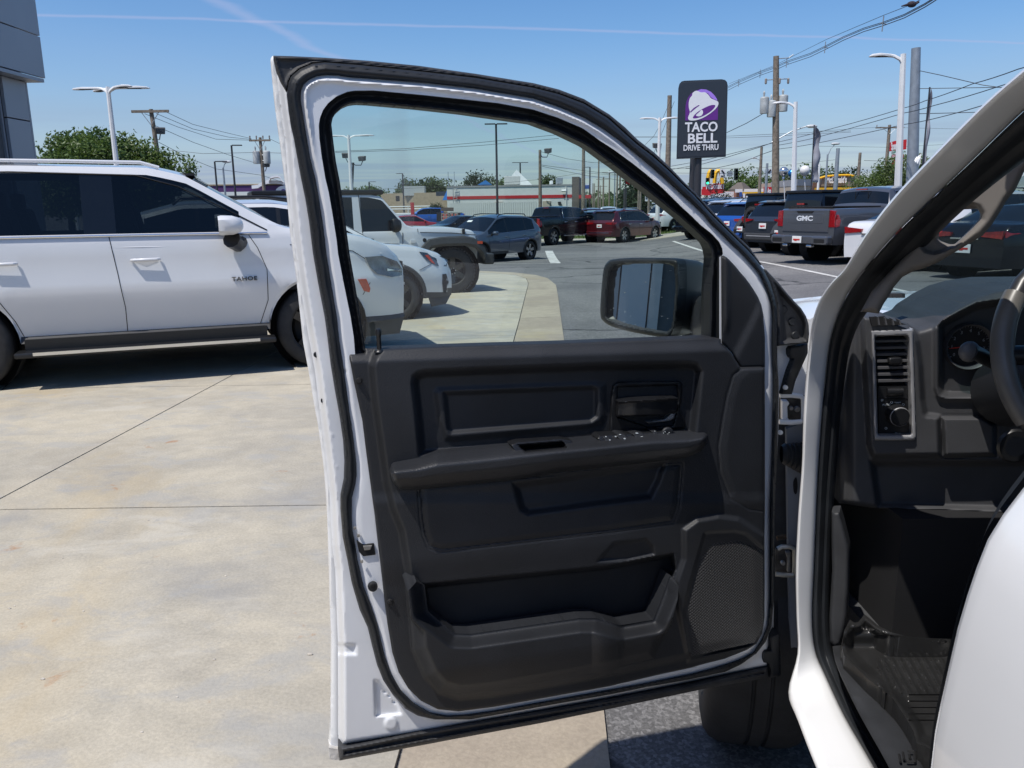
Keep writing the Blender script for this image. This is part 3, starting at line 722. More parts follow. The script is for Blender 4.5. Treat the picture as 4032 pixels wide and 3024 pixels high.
    def plate(s, z, front=False, y=0, x=None, printed=True, w=.32, h=.17):
        X0 = ((s.x1 if front else s.x0) if x is None else x); sg = 1 if front else -1
        p = box('licence_plate', (X0+sg*.03, y, z), (.02, w, h), M_plate, s.root, bevel=.006)
        if printed:
            # dealer plate: a red painted word across the middle
            m_ = MB().box((X0+sg*.043, y, z+.0), (.004, w*.72, h*.22)); m_.box((X0+sg*.043, y+.03, z-h*.13), (.004, w*.25, h*.16)); m_.build('plate_print', M_redprint, p)
        return p
    def rails(s, xa, xb, y, material=None, lift=.05):
        for sd in (-1, 1):
            pts = [(xa, sd*y, s.top(xa)-.01)]+[(xa+(xb-xa)*t, sd*y, s.top(xa+(xb-xa)*t)+lift) for t in (.06,.3,.5,.7,.94)]+[(xb, sd*y, s.top(xb)-.01)]
            MB().tube(pts, .016, 8).build('roof_rail', material or M_plast2, s.root, smooth=60)
def paint(name, col, metal=.3, rough=.3):
    return mat(name, col, rough, metal=metal, coat=1.0, var=.03, vscale=3, bump=.01, bscale=2)
P_white = mat('white_car_paint', (.66,.67,.69), .3, coat=1., var=.015, vscale=2)
P_slate = paint('slate_blue_paint', (.075,.095,.13)); P_blk = mat('black_car_paint', (.004,.005,.009), .22, coat=.35, spec=.4, var=.05)
P_burg = paint('burgundy_paint', (.10,.008,.014), .4); P_grey = paint('gunmetal_paint', (.115,.12,.135), .5); P_dgrey = paint('dark_grey_paint', (.045,.05,.06), .5)
P_blue = paint('bright_blue_paint', (.015,.10,.42), .3); P_red = paint('red_car_paint', (.33,.015,.02), .2)
HT = math.radians(20.2)
def car_from_wheels(r, f, xr, xf, W, sd):
    """ground pixels of the rear and front wheel on the visible side -> location and heading"""
    a = Vector(gp(*r)); b = Vector(gp(*f)); h = math.atan2(b.y-a.y, b.x-a.x); return h

# ---- the long white SUV on the left
tahoe_c = Vector((-3.33, 7.455, 0)); hh = HT
side_n = Vector((math.sin(hh), -math.cos(hh), 0)); c_ = tahoe_c-side_n*1.0
T = Car('white_suv', 'long white three-row SUV parked side-on on the concrete beside the open truck door', 'car', (c_.x, c_.y, 0), hh, P_white,
    top=[(-2.88,.95),(-2.84,1.2),(-2.66,1.87),(-2.3,1.97),(-1.0,1.99),(.1,1.975),(.42,1.90),(1.22,1.42),(1.32,1.385),(1.75,1.345),(2.1,1.27),(2.3,1.17),(2.42,1.07),(2.46,.9)],
    belt=[(-2.88,1.3),(-2.5,1.335),(0,1.325),(1.1,1.32),(1.3,1.31),(2.0,1.22),(2.3,1.10),(2.46,.95)], W=2.05, wheels=(-1.535,1.535), zb=.42, tumble=.26,
    wins=((-2.6,-1.62),(-1.58,-.46),(-.2,.86)), ws=(.42,1.24), rg=(-2.82,-2.62), wr=.41, ww=.28, arch=.475, rail=.1, wstyle='five', side=.06, crown=.03, clad=.485, crease=(.86,.13), glass=glassmat('privacy_glass', (.20,.23,.24), .9, ior=1.45), pillar=mat('gloss_black_pillar', (.005,.006,.008), .06, spec=.5, var=.1),
    plan=[(-2.88,.88),(-2.7,.96),(-2.2,1.0),(1.4,1.0),(1.9,.97),(2.2,.90),(2.38,.80),(2.46,.66)])
for sd in (-1, 1):
    T.seam([(-.2,.46),(-.19,.7),(-.22,1.0),(-.26,1.33)], sd); T.seam([(.97,.46),(1.06,.7),(1.07,1.0),(1.0,1.2),(.93,1.32)], sd)
    T.seam([(-1.03,.46),(-1.08,.62),(-1.2,.85),(-1.32,1.0),(-1.38,1.33)], sd)
    T.handle(.02, 1.12, sd, P_white, .24); T.handle(-1.12, 1.12, sd, P_white, .24)
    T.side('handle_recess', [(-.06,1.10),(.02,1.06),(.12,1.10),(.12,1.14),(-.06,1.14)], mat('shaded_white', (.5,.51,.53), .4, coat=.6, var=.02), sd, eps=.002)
    o = T.mirror(.76, 1.385, sd, P_white, .22, .18, 1.35)
    # lower half of the mirror is black
    y = T.sy(.8, 1.28)
    MB().tube([(.87, sd*(y-.04), 1.26), (.83, sd*(y+.03), 1.23), (.77, sd*(y+.13), 1.29)], [.06,.065,.085], 10).build('mirror_base', M_plast2, T.root, smooth=50)
    T.wtrim([(-2.55,1.335),(-1.4,1.345),(0,1.34),(1.1,1.335)], sd, .022, M_chrome)
    T.wtrim([(-2.5,1.87),(-1.0,1.90),(.0,1.87),(.35,1.77),(.75,1.56),(1.1,1.36)], sd, .014, M_plast2, eps=.002)
    box('rocker_panel', (0, sd*.99, .38), (2.06,.03,.15), M_plast2, T.root)
    yb = T.W/2
    MB().box((0, sd*(yb+.03), .335), (2.2, .20, .05)).build('running_board', M_plast2, T.root, bevel=.015)
    MB().box((0, sd*(yb+.133), .345), (1.9, .008, .028)).build('running_board_strip', M_chrome, T.root)
    MB().tube([(-.9, sd*(yb-.25), .33), (-.9, sd*(yb+.05), .33)], .03, 6).build('board_bracket', M_plast2, T.root)
    MB().tube([(.9, sd*(yb-.25), .33), (.9, sd*(yb+.05), .33)], .03, 6).build('board_bracket', M_plast2, T.root)
    # character lines as shallow pressed creases
    T.wtrim([(-2.6,1.24),(0,1.235),(1.7,1.20),(2.2,1.10)], sd, .012, P_white, 'body_crease', eps=-.002)
    # headlamp, marker, bumper parts
    T.side('headlamp', [(2.02,1.075),(2.06,.98),(2.14,.90),(2.3,.86),(2.44,.86),(2.445,.93),(2.38,1.01),(2.2,1.08)], M_clearl, sd, eps=.022)
    T.side('lamp_strip', [(2.25,.925),(2.44,.90),(2.45,.925),(2.25,.95)], M_chrome, sd, eps=.034)
    T.side('side_marker', [(1.93,.86),(2.02,.86),(2.06,.76),(2.05,.72),(1.99,.74)], M_orange, sd, eps=.006)
    T.seam([(1.98,.70),(2.06,.82)], sd); T.seam([(2.02,1.06),(1.9,1.14),(1.6,1.19),(1.3,1.22)], sd)
    T.side('lower_air_dam', [(1.95,.26),(2.40,.24),(2.47,.42),(1.98,.42)], M_cladding, sd, eps=.002)
cabm = mat('dark_cabin_trim', (.03,.03,.032), .8, var=.1)
for xx in (.15, -.85, -1.7):
    for yy in (-.45, .45):
        st_ = box('seat', (xx, yy, .95), (.5,.5,.2), cabm, T.root, bevel=.04); MB().box((0,0,0),(.16,.48,.62),0,Matrix.Translation((xx-.27,yy,1.28)) @ Matrix.Rotation(-.2,4,'Y')).build('backrest', cabm, st_, bevel=.04); box('headrest', (xx-.34, yy, 1.66), (.10,.24,.16), cabm, st_, bevel=.03)
box('cabin_floor', (-.5, 0, .80), (3.8, 1.7, .05), cabm, T.root); box('dashboard', (.95, 0, 1.15), (.4, 1.6, .3), cabm, T.root, bevel=.05); box('headliner', (-1.0, 0, 1.885), (3.0, 1.3, .02), cabm, T.root)
for sd in (-1, 1): box('inner_door_lining', (-.6, sd*.86, 1.03), (3.9,.03,.5), cabm, T.root)
T.rails(-2.4, .2, .74, P_white, .012)
T.end('grille', [(-.62,.72),(.62,.72),(.64,1.0),(-.64,1.0)], M_black, True, d=.012)
for k in range(4): T.end('grille_bar', [(-.62,.75+k*.065),(.62,.75+k*.065),(.62,.775+k*.065),(-.62,.775+k*.065)], M_chrome if k % 3 == 0 else M_plast2, True, d=.03, back=.01)
T.end('lower_grille', [(-.5,.46),(.5,.46),(.56,.62),(-.56,.62)], M_black, True, d=.012)
MB().lathe([(0,.0),(.012,0)], None, 6)
yb = T.sy(.9, .84)+.006
txt('model_badge', 'TAHOE', .052, frame((.86, -(T.sy(.86,.915)+.010), .915), (1,0,0), (0,0,1)), M_dark, T.root, ext=.006, bold=.0008, sx=1.25, space=1.1)
# sun-strip sticker at the top of the windshield
for k, (mm, a, b_) in enumerate(((M_redprint, .44, .56), (mat('sticker_blue', (.02,.06,.35), .4, var=.05), .58, .78))):
    pts = []
    for xx in (.50, .62): pts.append((xx, T.top(xx)))
    y0 = -.66+(.0 if k == 0 else .16); y1 = y0+(.14 if k == 0 else .3)
    mesh_obj('windshield_sticker', [(.50,y0,T.top(.50)+.012),(.50,y1,T.top(.50)+.016),(.62,y1,T.top(.62)+.016),(.62,y0,T.top(.62)+.012)], [(0,1,2,3)], mm, T.root)
MB().add([(-.1,0,1.93),(.08,0,1.93),(-.06,0,1.98),(-.1,.02,1.93),(-.1,-.02,1.93),(-.08,0,1.985)], [(0,3,5),(0,5,4),(3,1,5),(1,4,5)]).build('roof_antenna', P_white, T.root)

# ---- the small white SUV, nose seen through the window
def place(fp, sd, W, xf, head, ww=.24, z=None):
    """car whose front axle (at xf) wheel on side sd touches the ground at pixel fp"""
    P = Vector(gp(*fp)); h = Vector((math.cos(head), math.sin(head), 0)); l = Vector((-h.y, h.x, 0))
    c = P-h*xf-l*(sd*(W/2-.1)); return (c.x, c.y, P.z)
S2 = Car('white_crossover', 'small white crossover nosing out between the long white SUV and the off-roader', 'car', place((1558,1264), -1, 1.82, 1.35, HT), HT, P_white,
    top=[(-2.15,.9),(-2.1,1.1),(-1.85,1.52),(-1.3,1.66),(-.2,1.67),(.35,1.58),(1.12,1.13),(1.25,1.08),(1.7,1.03),(2.05,.93),(2.2,.80),(2.24,.62)],
    belt=[(-2.15,1.05),(0,1.0),(1.1,1.0),(1.7,.95),(2.24,.66)], W=1.82, wheels=(-1.35,1.35), zb=.30, tumble=.35, wins=((-1.75,-1.15),(-1.1,-.15),(-.1,.98)), ws=(.36,1.14), rg=(-2.05,-1.8), wr=.35, ww=.22, arch=.405,
    archclad=.05, wstyle='multi' if False else 'five', side=.07, clad=.42, plan=[(-2.15,.85),(-1.9,.96),(-1.4,1),(1.3,1),(1.75,.96),(2.05,.87),(2.18,.76),(2.24,.62)])
for sd in (-1, 1):
    S2.side('headlamp', [(1.72,.95),(1.82,.82),(1.98,.74),(2.16,.72),(2.2,.80),(2.08,.87),(1.9,.92)], M_clearl, sd, eps=.008)
    S2.side('amber_lamp', [(1.80,.90),(1.86,.90),(1.95,.77),(1.90,.79)], M_orange, sd, eps=.012)
    S2.side('fog_vent', [(2.06,.62),(2.13,.62),(2.17,.50),(2.12,.34),(2.07,.36),(2.05,.5)], M_black, sd, eps=.006)
    S2.side('lower_bumper', [(1.88,.17),(2.12,.19),(2.23,.30),(1.84,.30)], M_cladding, sd, eps=.0)
    S2.handle(-.02, .9, sd, P_white); S2.seam([(-.15,.45),(-.12,1.0)], sd); S2.seam([(.95,.45),(1.0,.7),(.92,1.0)], sd); S2.seam([(1.70,.70),(1.95,.80)], sd)
    S2.mirror(.85, 1.03, sd, P_white, .2, .15)
S2.end('grille', [(-.5,.55),(.5,.55),(.55,.70),(-.55,.70)], M_black, True, d=.01); S2.rails(-1.4, .2, .62)

# ---- the white off-roader
JH = HT+.0
def offroader(label, loc, head, paint_, name='off_road_vehicle', group=None, roofm=None, front=True, spare=True):
    roofm = roofm or M_plast2
    J = Car(name, label, 'car', loc, head, paint_,
        top=[(-1.98,.95),(-1.96,1.20),(-1.93,1.80),(-1.9,1.84),(-1.0,1.86),(.0,1.85),(.24,1.80),(.68,1.27),(.74,1.245),(1.5,1.22),(1.95,1.16),(2.0,1.10),(2.02,.8)],
        belt=[(-1.98,1.14),(.7,1.14),(1.6,1.12),(2.02,1.0)], W=1.60, wheels=(-1.5,1.5), zb=.48, tumble=.10, wins=((-1.82,-1.12),(-1.0,-.28),(-.14,.54)), ws=(.26,.66), rg=(-1.955,-1.935), wr=.42, ww=.28, arch=.52, ktop=.04,
        kplan=.06, rail=.09, wstyle='offroad', side=.01, pillar=paint_, crown=.02, plan=[(-1.98,.94),(-1.9,1.0),(.8,1.0),(1.3,.9),(1.9,.80),(2.02,.76)], group=group)
    for sd in (-1, 1):
        for xw in (-1.5, 1.5):
            vs = []
            prof = [(-.70,.60),(-.60,.80),(-.42,.97),(-.2,1.0),(.25,1.0),(.42,.96),(.56,.82),(.6,.72)]
            for (dx, z) in prof:
                for (yo, zo, k) in ((-.12,-.03,.93),(.15,-.12,.96),(.185,-.07,1.0),(.16,.03,1.05),(-.12,.06,1.08)):
                    vs.append((xw+dx*k, sd*(.80*J.plan(xw)*1.0+yo+ (0.0)), z+zo))
            n5 = 5; fs = [(k*n5+j, k*n5+(j+1)%n5, (k+1)*n5+(j+1)%n5, (k+1)*n5+j) for k in range(len(prof)-1) for j in range(n5)]+[(0,1,2,3,4),tuple(range(35,40))[::-1]]
            if sd < 0: fs = [f[::-1] for f in fs]
            fl = mesh_obj('fender_flare', vs, fs, M_cladding, J.root, smooth=40)
            if xw > 0: MB().box((xw+.50, sd*(.80*J.plan(xw)+.17), .93), (.10,.012,.05)).build('amber_marker', M_orange, fl)
        J.seam([(-.14,.55),(-.13,1.1),(-.16,1.80)], sd, .012); J.seam([(-.95,.55),(-.97,1.1)], sd, .012); J.seam([(.56,.55),(.58,1.14)], sd, .012)
        J.seam([(.9,1.135),(1.5,1.11),(2.0,1.06)], sd, .012); J.seam([(.86,1.14),(.86,1.20)], sd, .01)
        J.handle(-.02, 1.03, sd, M_plast2, .14); J.mirror(.44, 1.24, sd, M_plast2, .17, .24)
        for zz in (.98, .72): box('door_hinge', (.76, sd*(.80*J.plan(.76)+.012), zz), (.09,.03,.05), paint_, J.root)
        box('hood_latch', (1.75, sd*.66, 1.13), (.05,.04,.09), M_plast2, J.root)
        MB().tube([(-.85, sd*.84, .40), (.85, sd*.84, .40)], .035, 8).build('rock_rail', M_cladding, J.root, smooth=60)
        MB().box((-2.02, sd*.70, .98), (.06,.13,.22)).build('tail_lamp', M_redl, J.root, bevel=.01)
        if True: MB().box((.98, sd*(.80*J.plan(.98)+.006), .90), (.04,.008,.04)).build('fender_badge', M_dark, J.root)
    MB().lathe([(0,.0),(.035,0),(.04,-.02)], Matrix.Translation((.98, -.80*J.plan(.98)-.004, .995)) @ Matrix.Rotation(math.pi/2, 4, 'X'), 16).build('fuel_cap', M_plast2, J.root)
    # roof shell
    o = MB(); o.box((-.83, 0, 1.845), (2.22, 1.46, .085)); o.build('hard_top', roofm, J.root, bevel=.025)
    # grille and bumpers
    J.end('grille_panel', [(-.45,.82),(.45,.82),(.5,1.08),(-.5,1.08)], paint_, True, d=.02)
    for k in range(7): J.end('grille_slot', [(-.31+k*.1,.85),(-.27+k*.1,.85),(-.27+k*.1,1.04),(-.31+k*.1,1.04)], M_black, True, d=.024, back=.01)
    for sd in (-1, 1): MB().lathe([(0,.03),(.08,.03),(.09,0)], Matrix.Translation((2.03, sd*.43, .96)) @ Matrix.Rotation(math.pi/2, 4, 'Y'), 20).build('headlamp', M_clearl, J.root, smooth=40)
    MB().box((2.2, 0, .62), (.2, 1.6, .2)).box((2.1, 0, .62), (.25, .6, .12)).build('front_bumper', M_cladding, J.root, bevel=.03)
    MB().box((-2.12, 0, .60), (.18, 1.6, .17)).build('rear_bumper', M_cladding, J.root, bevel=.03)
    if spare:
        tm, rm, bk, nu = wheel_meshes(.42, .28, 'spare')
        w_ = bpy.data.objects.new('spare_wheel', tm); w_.location = (-2.16, -.05, 1.02); w_.rotation_euler = (0, .3, math.pi/2); link(w_, J.root)
        for n_, me in (('rim', rm), ('brake_disc', bk), ('lug_nuts', nu)): link(bpy.data.objects.new(n_, me), w_, kind='stuff' if n_ == 'lug_nuts' else None)
        MB().box((-2.0, 0, 1.50), (.03,.28,.05)).build('brake_light', M_redl, J.root)
        J.plate(.66, y=.62, x=-2.2, w=.30, h=.16)
    return J
J1 = offroader('white off-roader with black hard top and flares, seen through the door window', place((1783,1156), -1, 1.60, 1.5, JH), JH, P_white)

# ---- slate-blue crossover facing left in the middle of the window
MH = math.radians(180+50)
ml = gp(2083,1022); h = Vector((math.cos(MH), math.sin(MH), 0)); l = Vector((-h.y, h.x, 0)); c_ = Vector(ml)+h*1.335-l*(.9-.1)
S4 = Car('slate_crossover', 'slate blue crossover parked nose towards the concrete apron, in view through the door window', 'car', (c_.x, c_.y, ml[2]), MH, P_slate,
    top=[(-2.1,.95),(-2.05,1.15),(-1.75,1.50),(-1.3,1.61),(-.2,1.64),(.3,1.57),(1.08,1.12),(1.25,1.05),(1.8,.98),(2.1,.86),(2.22,.65)], belt=[(-2.1,1.12),(-1.2,1.05),(.9,.97),(2.22,.72)], W=1.81, wheels=(-1.335,1.335), zb=.30, tumble=.38,
    wins=((-1.62,-1.15),(-1.1,-.12),(-.06,.95)), ws=(.32,1.1), rg=(-2.0,-1.7), wr=.35, ww=.22, arch=.40, archclad=.04, clad=.40, wstyle='split', side=.06)
for sd in (-1, 1):
    S4.side('headlamp', [(1.85,.90),(2.12,.78),(2.2,.72),(2.18,.80),(2.0,.92)], M_clearl, sd); S4.side('tail_lamp', [(-2.08,.88),(-1.85,.95),(-1.8,1.02),(-2.07,1.02)], M_redl, sd)
    S4.side('fog_lamp', [(2.0,.52),(2.17,.52),(2.17,.70),(2.05,.66)], M_plast2, sd)
    S4.handle(-.0, .88, sd, P_slate); S4.handle(-1.0, .9, sd, P_slate); S4.seam([(-.09,.42),(-.09,.97)], sd); S4.seam([(.95,.42),(.98,.9)], sd); S4.mirror(.8, 1.0, sd, M_chrome if False else P_slate, .2, .15)
    S4.wtrim([(-1.6,1.10),(-1,1.065),(.9,1.0)], sd, .014, M_chrome)
S4.end('grille', [(-.5,.5),(.5,.5),(.55,.72),(-.55,.72)], M_black, True); S4.end('lower_bumper', [(-.7,.28),(.7,.28),(.6,.42),(-.6,.42)], M_silver, True, d=.03)
mesh_obj('windshield_sticker', [(.50,-.5,S4.top(.5)+.012),(.50,-.28,S4.top(.5)+.014),(.60,-.28,S4.top(.6)+.014),(.60,-.5,S4.top(.6)+.012)], [(0,1,2,3)], M_plate, S4.root)
S4.rails(-1.4, .2, .6)

# ---- pickups
def pickup(label, loc, head, paint_, name='pickup_truck', lift=0, style='multi', group=None, brand=None):
    K = Car(name, label, 'pickup', loc, head, paint_,
        top=[(-3.1,.9),(-3.08,1.33),(-3.0,1.40),(-1.32,1.42),(-1.26,1.45),(-1.14,1.85),(-1.05,1.90),(-.3,1.93),(.55,1.88),(.85,1.78),(1.55,1.36),(1.68,1.33),(2.4,1.27),(2.72,1.17),(2.78,.9)],
        belt=[(-3.1,1.30),(-1.3,1.31),(.5,1.30),(1.5,1.29),(2.78,1.1)], W=2.03, wheels=(-1.87,1.87), zb=.50, tumble=.30, wins=((-1.0,-.12),(-.06,1.36)), ws=(.86,1.56), rg=(-1.245,-1.155), wr=.42, ww=.28, arch=.49, ktop=.035, wstyle=style, side=.05, rail=.09,
        archclad=.03, group=group, plan=[(-3.1,.96),(-2.9,1.0),(1.6,1.0),(2.3,.95),(2.7,.84),(2.78,.78)])
    box('cargo_bed', (-2.17, 0, 1.424), (1.62, 1.55, .03), M_black, K.root)
    for sd in (-1, 1):
        MB().prism([(-3.115,sd*.80,.93),(-3.115,sd*1.0,.93),(-3.115,sd*.985,1.33),(-3.115,sd*.82,1.35)], (.05,0,0)).build('tail_lamp', M_redl, K.root, bevel=.012)
        K.side('tail_lamp_side', [(-3.08,.93),(-2.96,.96),(-2.93,1.1),(-3.0,1.33),(-3.08,1.33)], M_redl, sd)
        K.side('headlamp', [(2.5,1.1),(2.75,1.08),(2.77,.9),(2.55,.88)], M_clearl, sd)
        K.handle(0.06, 1.14, sd, M_chrome, .2); K.handle(-.88, 1.14, sd, M_chrome, .2); K.mirror(1.2, 1.36, sd, paint_, .22, .24)
        for pts in ([(-.09,.55),(-.09,1.3)], [(-1.2,.55),(-1.24,1.3),(-1.24,1.42)], [(1.32,.55),(1.34,1.25)]): K.seam(pts, sd, .008)
        K.wtrim([(-1.02,1.34),(-.1,1.335),(1.35,1.32)], sd, .018, M_chrome); K.wtrim([(-1.02,1.34),(-.98,1.8),(-.1,1.84),(.7,1.80),(1.3,1.45),(1.38,1.33)], sd, .016, M_chrome)
        MB().box((.1, sd*1.08, .46), (2.5,.12,.05)).build('side_step', M_chrome, K.root, bevel=.02)
        MB().box((-3.22, sd*.72, .62), (.22,.52,.22)).build('bumper_corner', M_chrome if brand is None else paint_, K.root, bevel=.05)
        MB().box((-3.335, sd*.74, .60), (.01,.34,.10)).build('bumper_inset', M_black, K.root, bevel=.004)
        MB().box((-3.30, sd*.42, .47), (.12,.17,.06)).build('exhaust_tip', M_chrome, K.root, bevel=.02)
    K.end('tailgate', [(-.80,.80),(.80,.80),(.80,1.36),(-.80,1.36)], paint_, False, d=.02, bevel=.02)
    K.end('tailgate_panel', [(-.62,1.02),(.62,1.02),(.66,1.28),(-.66,1.28)], paint_, False, d=.026, back=.01, bevel=.01)
    K.end('tailgate_handle', [(-.24,1.27),(.24,1.27),(.3,1.33),(-.3,1.33)], M_black, False, d=.028, back=.01)
    MB().box((-3.22, 0, .62), (.2,1.0,.2)).build('rear_bumper', M_chrome if brand is None else paint_, K.root, bevel=.03)
    K.end('grille', [(-.6,.7),(.6,.7),(.62,1.1),(-.62,1.1)], M_black, True)
    K.plate(.62, x=-3.32)
    if brand: txt('tailgate_lettering', brand, .17, frame((-3.132, 0, 1.14), (0,-1,0), (0,0,1)), M_led, K.root, ext=.004, bold=.006, sx=1.5)
    MB().box((-1.22, 0, 1.86), (.04,.35,.03)).build('brake_light', M_redl, K.root)
    for i in (-.21, .21): MB().box((-1.215, i, 1.64), (.012,.01,.34), 0, None).build('rear_window_bar', M_black, K.root)
    return K
gl = gp(2177,965); GH = math.radians(51); h = Vector((math.cos(GH), math.sin(GH), 0)); l = Vector((-h.y, h.x, 0)); c_ = Vector(gl)+h*1.87+l*.9
pickup('black pickup with a chrome bumper parked left of the burgundy SUV', (c_.x, c_.y, gl[2]), GH, P_blk, group='cars parked along the far edge of the lot')
bl = gp(2455,955); BH = math.radians(47); h = Vector((math.cos(BH), math.sin(BH), 0)); l = Vector((-h.y, h.x, 0)); c_ = Vector(bl)+h*1.46+l*.85
def suv(label, loc, head, paint_, name='parked_car', H=1.75, Ln=4.8, wb=2.92, W=1.94, style='multi', tail='wide', group=None, rails=True, plate=True, clad=None, archclad=.03, spoiler=True, extra=None, chrome=True):
    o_ = -Ln/2-.05; f_ = Ln/2-.05; k = H/1.75
    K = Car(name, label, 'car', loc, head, paint_,
        top=[(o_,1.0*k),(o_+.05,1.14*k),(o_+.34,1.56*k),(o_+.55,1.68*k),(-.9,1.74*k),(.1,1.74*k),(.45,1.66*k),(1.15,1.22*k),(1.3,1.17*k),(f_-.35,1.08*k),(f_-.06,.95*k),(f_,.7*k)],
        belt=[(o_,1.12*k),(-1.0,1.10*k),(1.1,1.07*k),(f_,.8*k)], W=W, wheels=(-wb/2,wb/2), zb=.33, tumble=.33, wins=((o_+.62,-1.2),(-1.14,-.18),(-.12,1.0)), ws=(.46,1.16), rg=(o_+.08,o_+.36), wr=.38, ww=.25, arch=.44, wstyle=style, clad=clad, archclad=archclad, group=group)
    for sd in (-1, 1):
        if tail == 'wide':
            K.side('tail_lamp', [(o_+.02,.93*k),(o_+.24,.98*k),(o_+.30,1.09*k),(o_+.03,1.09*k)], M_redl, sd)
            K.end('tail_lamp', [(sd*.90*W/2*.95,.95*k),(sd*.42,.98*k),(sd*.40,1.06*k),(sd*.9*W/2*.95,1.08*k)], M_redl, False, d=.03)
        elif tail == 'tall':
            K.end('tail_lamp', [(sd*.86*W/2,.86*k),(sd*.62*W/2,.90*k),(sd*.62*W/2,1.06*k),(sd*.86*W/2,1.08*k)], M_redl, False, d=.03)
            K.side('tail_lamp', [(o_+.02,.86*k),(o_+.2,.9*k),(o_+.22,1.08*k),(o_+.03,1.08*k)], M_redl, sd)
        elif tail == 'vee':
            K.end('tail_lamp', [(sd*.9*W/2*.95,1.0*k),(sd*.5,1.06*k),(sd*.5,1.10*k),(sd*.9*W/2*.95,1.12*k)], M_redl, False, d=.03)
            K.side('tail_lamp', [(o_+.02,1.0*k),(o_+.3,1.04*k),(o_+.03,1.12*k)], M_redl, sd)
        K.side('headlamp', [(f_-.35,.9*k),(f_-.03,.78*k),(f_-.02,.86*k),(f_-.25,1.0*k)], M_clearl, sd)
        K.handle(-.02, .95*k, sd, M_chrome if chrome else paint_); K.handle(-1.05, .96*k, sd, M_chrome if chrome else paint_); K.mirror(.85, 1.12*k, sd, paint_)
        K.seam([(-.15,.42),(-.15,1.08*k)], sd); K.seam([(1.02,.42),(1.02,1.06*k)], sd); K.seam([(-1.15,.9),(-1.17,1.1*k)], sd)
        if chrome: K.wtrim([(o_+.62,1.14*k),(-.6,1.135*k),(1.05,1.10*k)], sd, .016, M_chrome); K.wtrim([(o_+.62,1.14*k),(o_+.75,1.55*k),(-.8,1.64*k),(.1,1.63*k),(.6,1.48*k),(1.05,1.12*k)], sd, .012, M_chrome)
    if spoiler: MB().add([(o_+.30,-.6,1.60*k),(o_+.30,.6,1.60*k),(o_+.62,.62,1.70*k),(o_+.62,-.62,1.70*k),(o_+.27,-.6,1.64*k),(o_+.27,.6,1.64*k)], [(0,1,5,4),(4,5,2,3),(0,3,2,1),(0,4,3),(1,2,5)]).build('roof_spoiler', paint_, K.root)
    K.end('rear_bumper', [(-.84*W/2,.40),(.84*W/2,.40),(.88*W/2,.62),(-.88*W/2,.62)], M_cladding if clad else paint_, False, d=.09, bevel=.04)
    K.end('bumper_strip', [(-.70*W/2,.52),(.70*W/2,.52),(.70*W/2,.55),(-.70*W/2,.55)], M_chrome if chrome else M_silver, False, d=.10, back=.01)
    MB().box((o_+.30,0,1.19*k), (.5,.02,.02)).build('rear_wiper', M_black, K.root) if False else None
    K.end('grille', [(-.5,.6),(.5,.6),(.55,.85),(-.55,.85)], M_black, True)
    if plate: K.plate(.88*k if tail != 'tall' else .80*k)
    if rails: K.rails(-1.4, .2, .62, M_chrome if chrome else None)
    return K
B = suv('burgundy SUV with chrome trim parked beside the white lamp post base', (c_.x, c_.y, bl[2]), BH, P_burg, group='cars parked along the far edge of the lot')
el = gp(2657,911); EH = math.radians(22); h = Vector((math.cos(EH), math.sin(EH), 0)); l = Vector((-h.y, h.x, 0)); c_ = Vector(el)+h*1.4+l*.85
suv('white crossover with a black wheel-arch trim facing right behind the lamp post', (c_.x, c_.y, el[2]-.02), EH, P_white, H=1.66, Ln=4.65, wb=2.73, W=1.85, tail='vee', clad=.42, archclad=.07, style='split', chrome=False, group='cars parked along the far edge of the lot')
# ---- angled row on the right
RH = math.radians(90-66)
def rowcar(px, fn, label, P_, xr, Wd, **k):
    g = gp(*px); h = Vector((math.cos(RH), math.sin(RH), 0)); l = Vector((-h.y, h.x, 0)); c = Vector(g)+h*xr-l*(Wd/2-.12)
    return fn(label, (c.x, c.y, g[2]), RH, P_, group='row of cars backed towards the drive lane', **k)
rowcar((3203,1023), pickup, 'gunmetal grey pickup seen from behind, largest vehicle of the right-hand row', P_grey, 1.87, 2.03, style='multi', brand='GMC')
rowcar((3127,1002), offroader, 'black off-roader hidden to its roof between the grey pickup and the dark grey SUV', P_blk, 1.5, 1.6)
rowcar((3029,988), suv, 'dark grey SUV with slim red tail lamps left of the grey pickup', P_dgrey, 1.42, 1.9, H=1.68, wb=2.84, W=1.9, tail='vee', clad=.45, chrome=False)
rowcar((2968,972), offroader, 'black off-roader carrying a large spare wheel on its tailgate', P_blk, 1.5, 1.6)
rowcar((2892,962), suv, 'bright blue SUV squeezed behind the spare wheel of the black off-roader', P_blue, 1.4, 1.88, H=1.66, W=1.88, tail='wide', chrome=False)
rowcar((2826,951), suv, 'white SUV with black rear glass left of the bright blue SUV', P_white, 1.4, 1.9, H=1.76, W=1.9, tail='tall', clad=.42, chrome=False)
rowcar((2725,938), suv, 'black SUV at the far end of the right-hand row', P_blk, 1.45, 1.95, H=1.86, W=1.95, tail='tall')
rowcar((3600,1050), suv, 'white SUV with square red tail lamps half hidden by the windshield pillar', P_white, 1.4, 1.9, H=1.76, W=1.9, tail='tall', chrome=False)
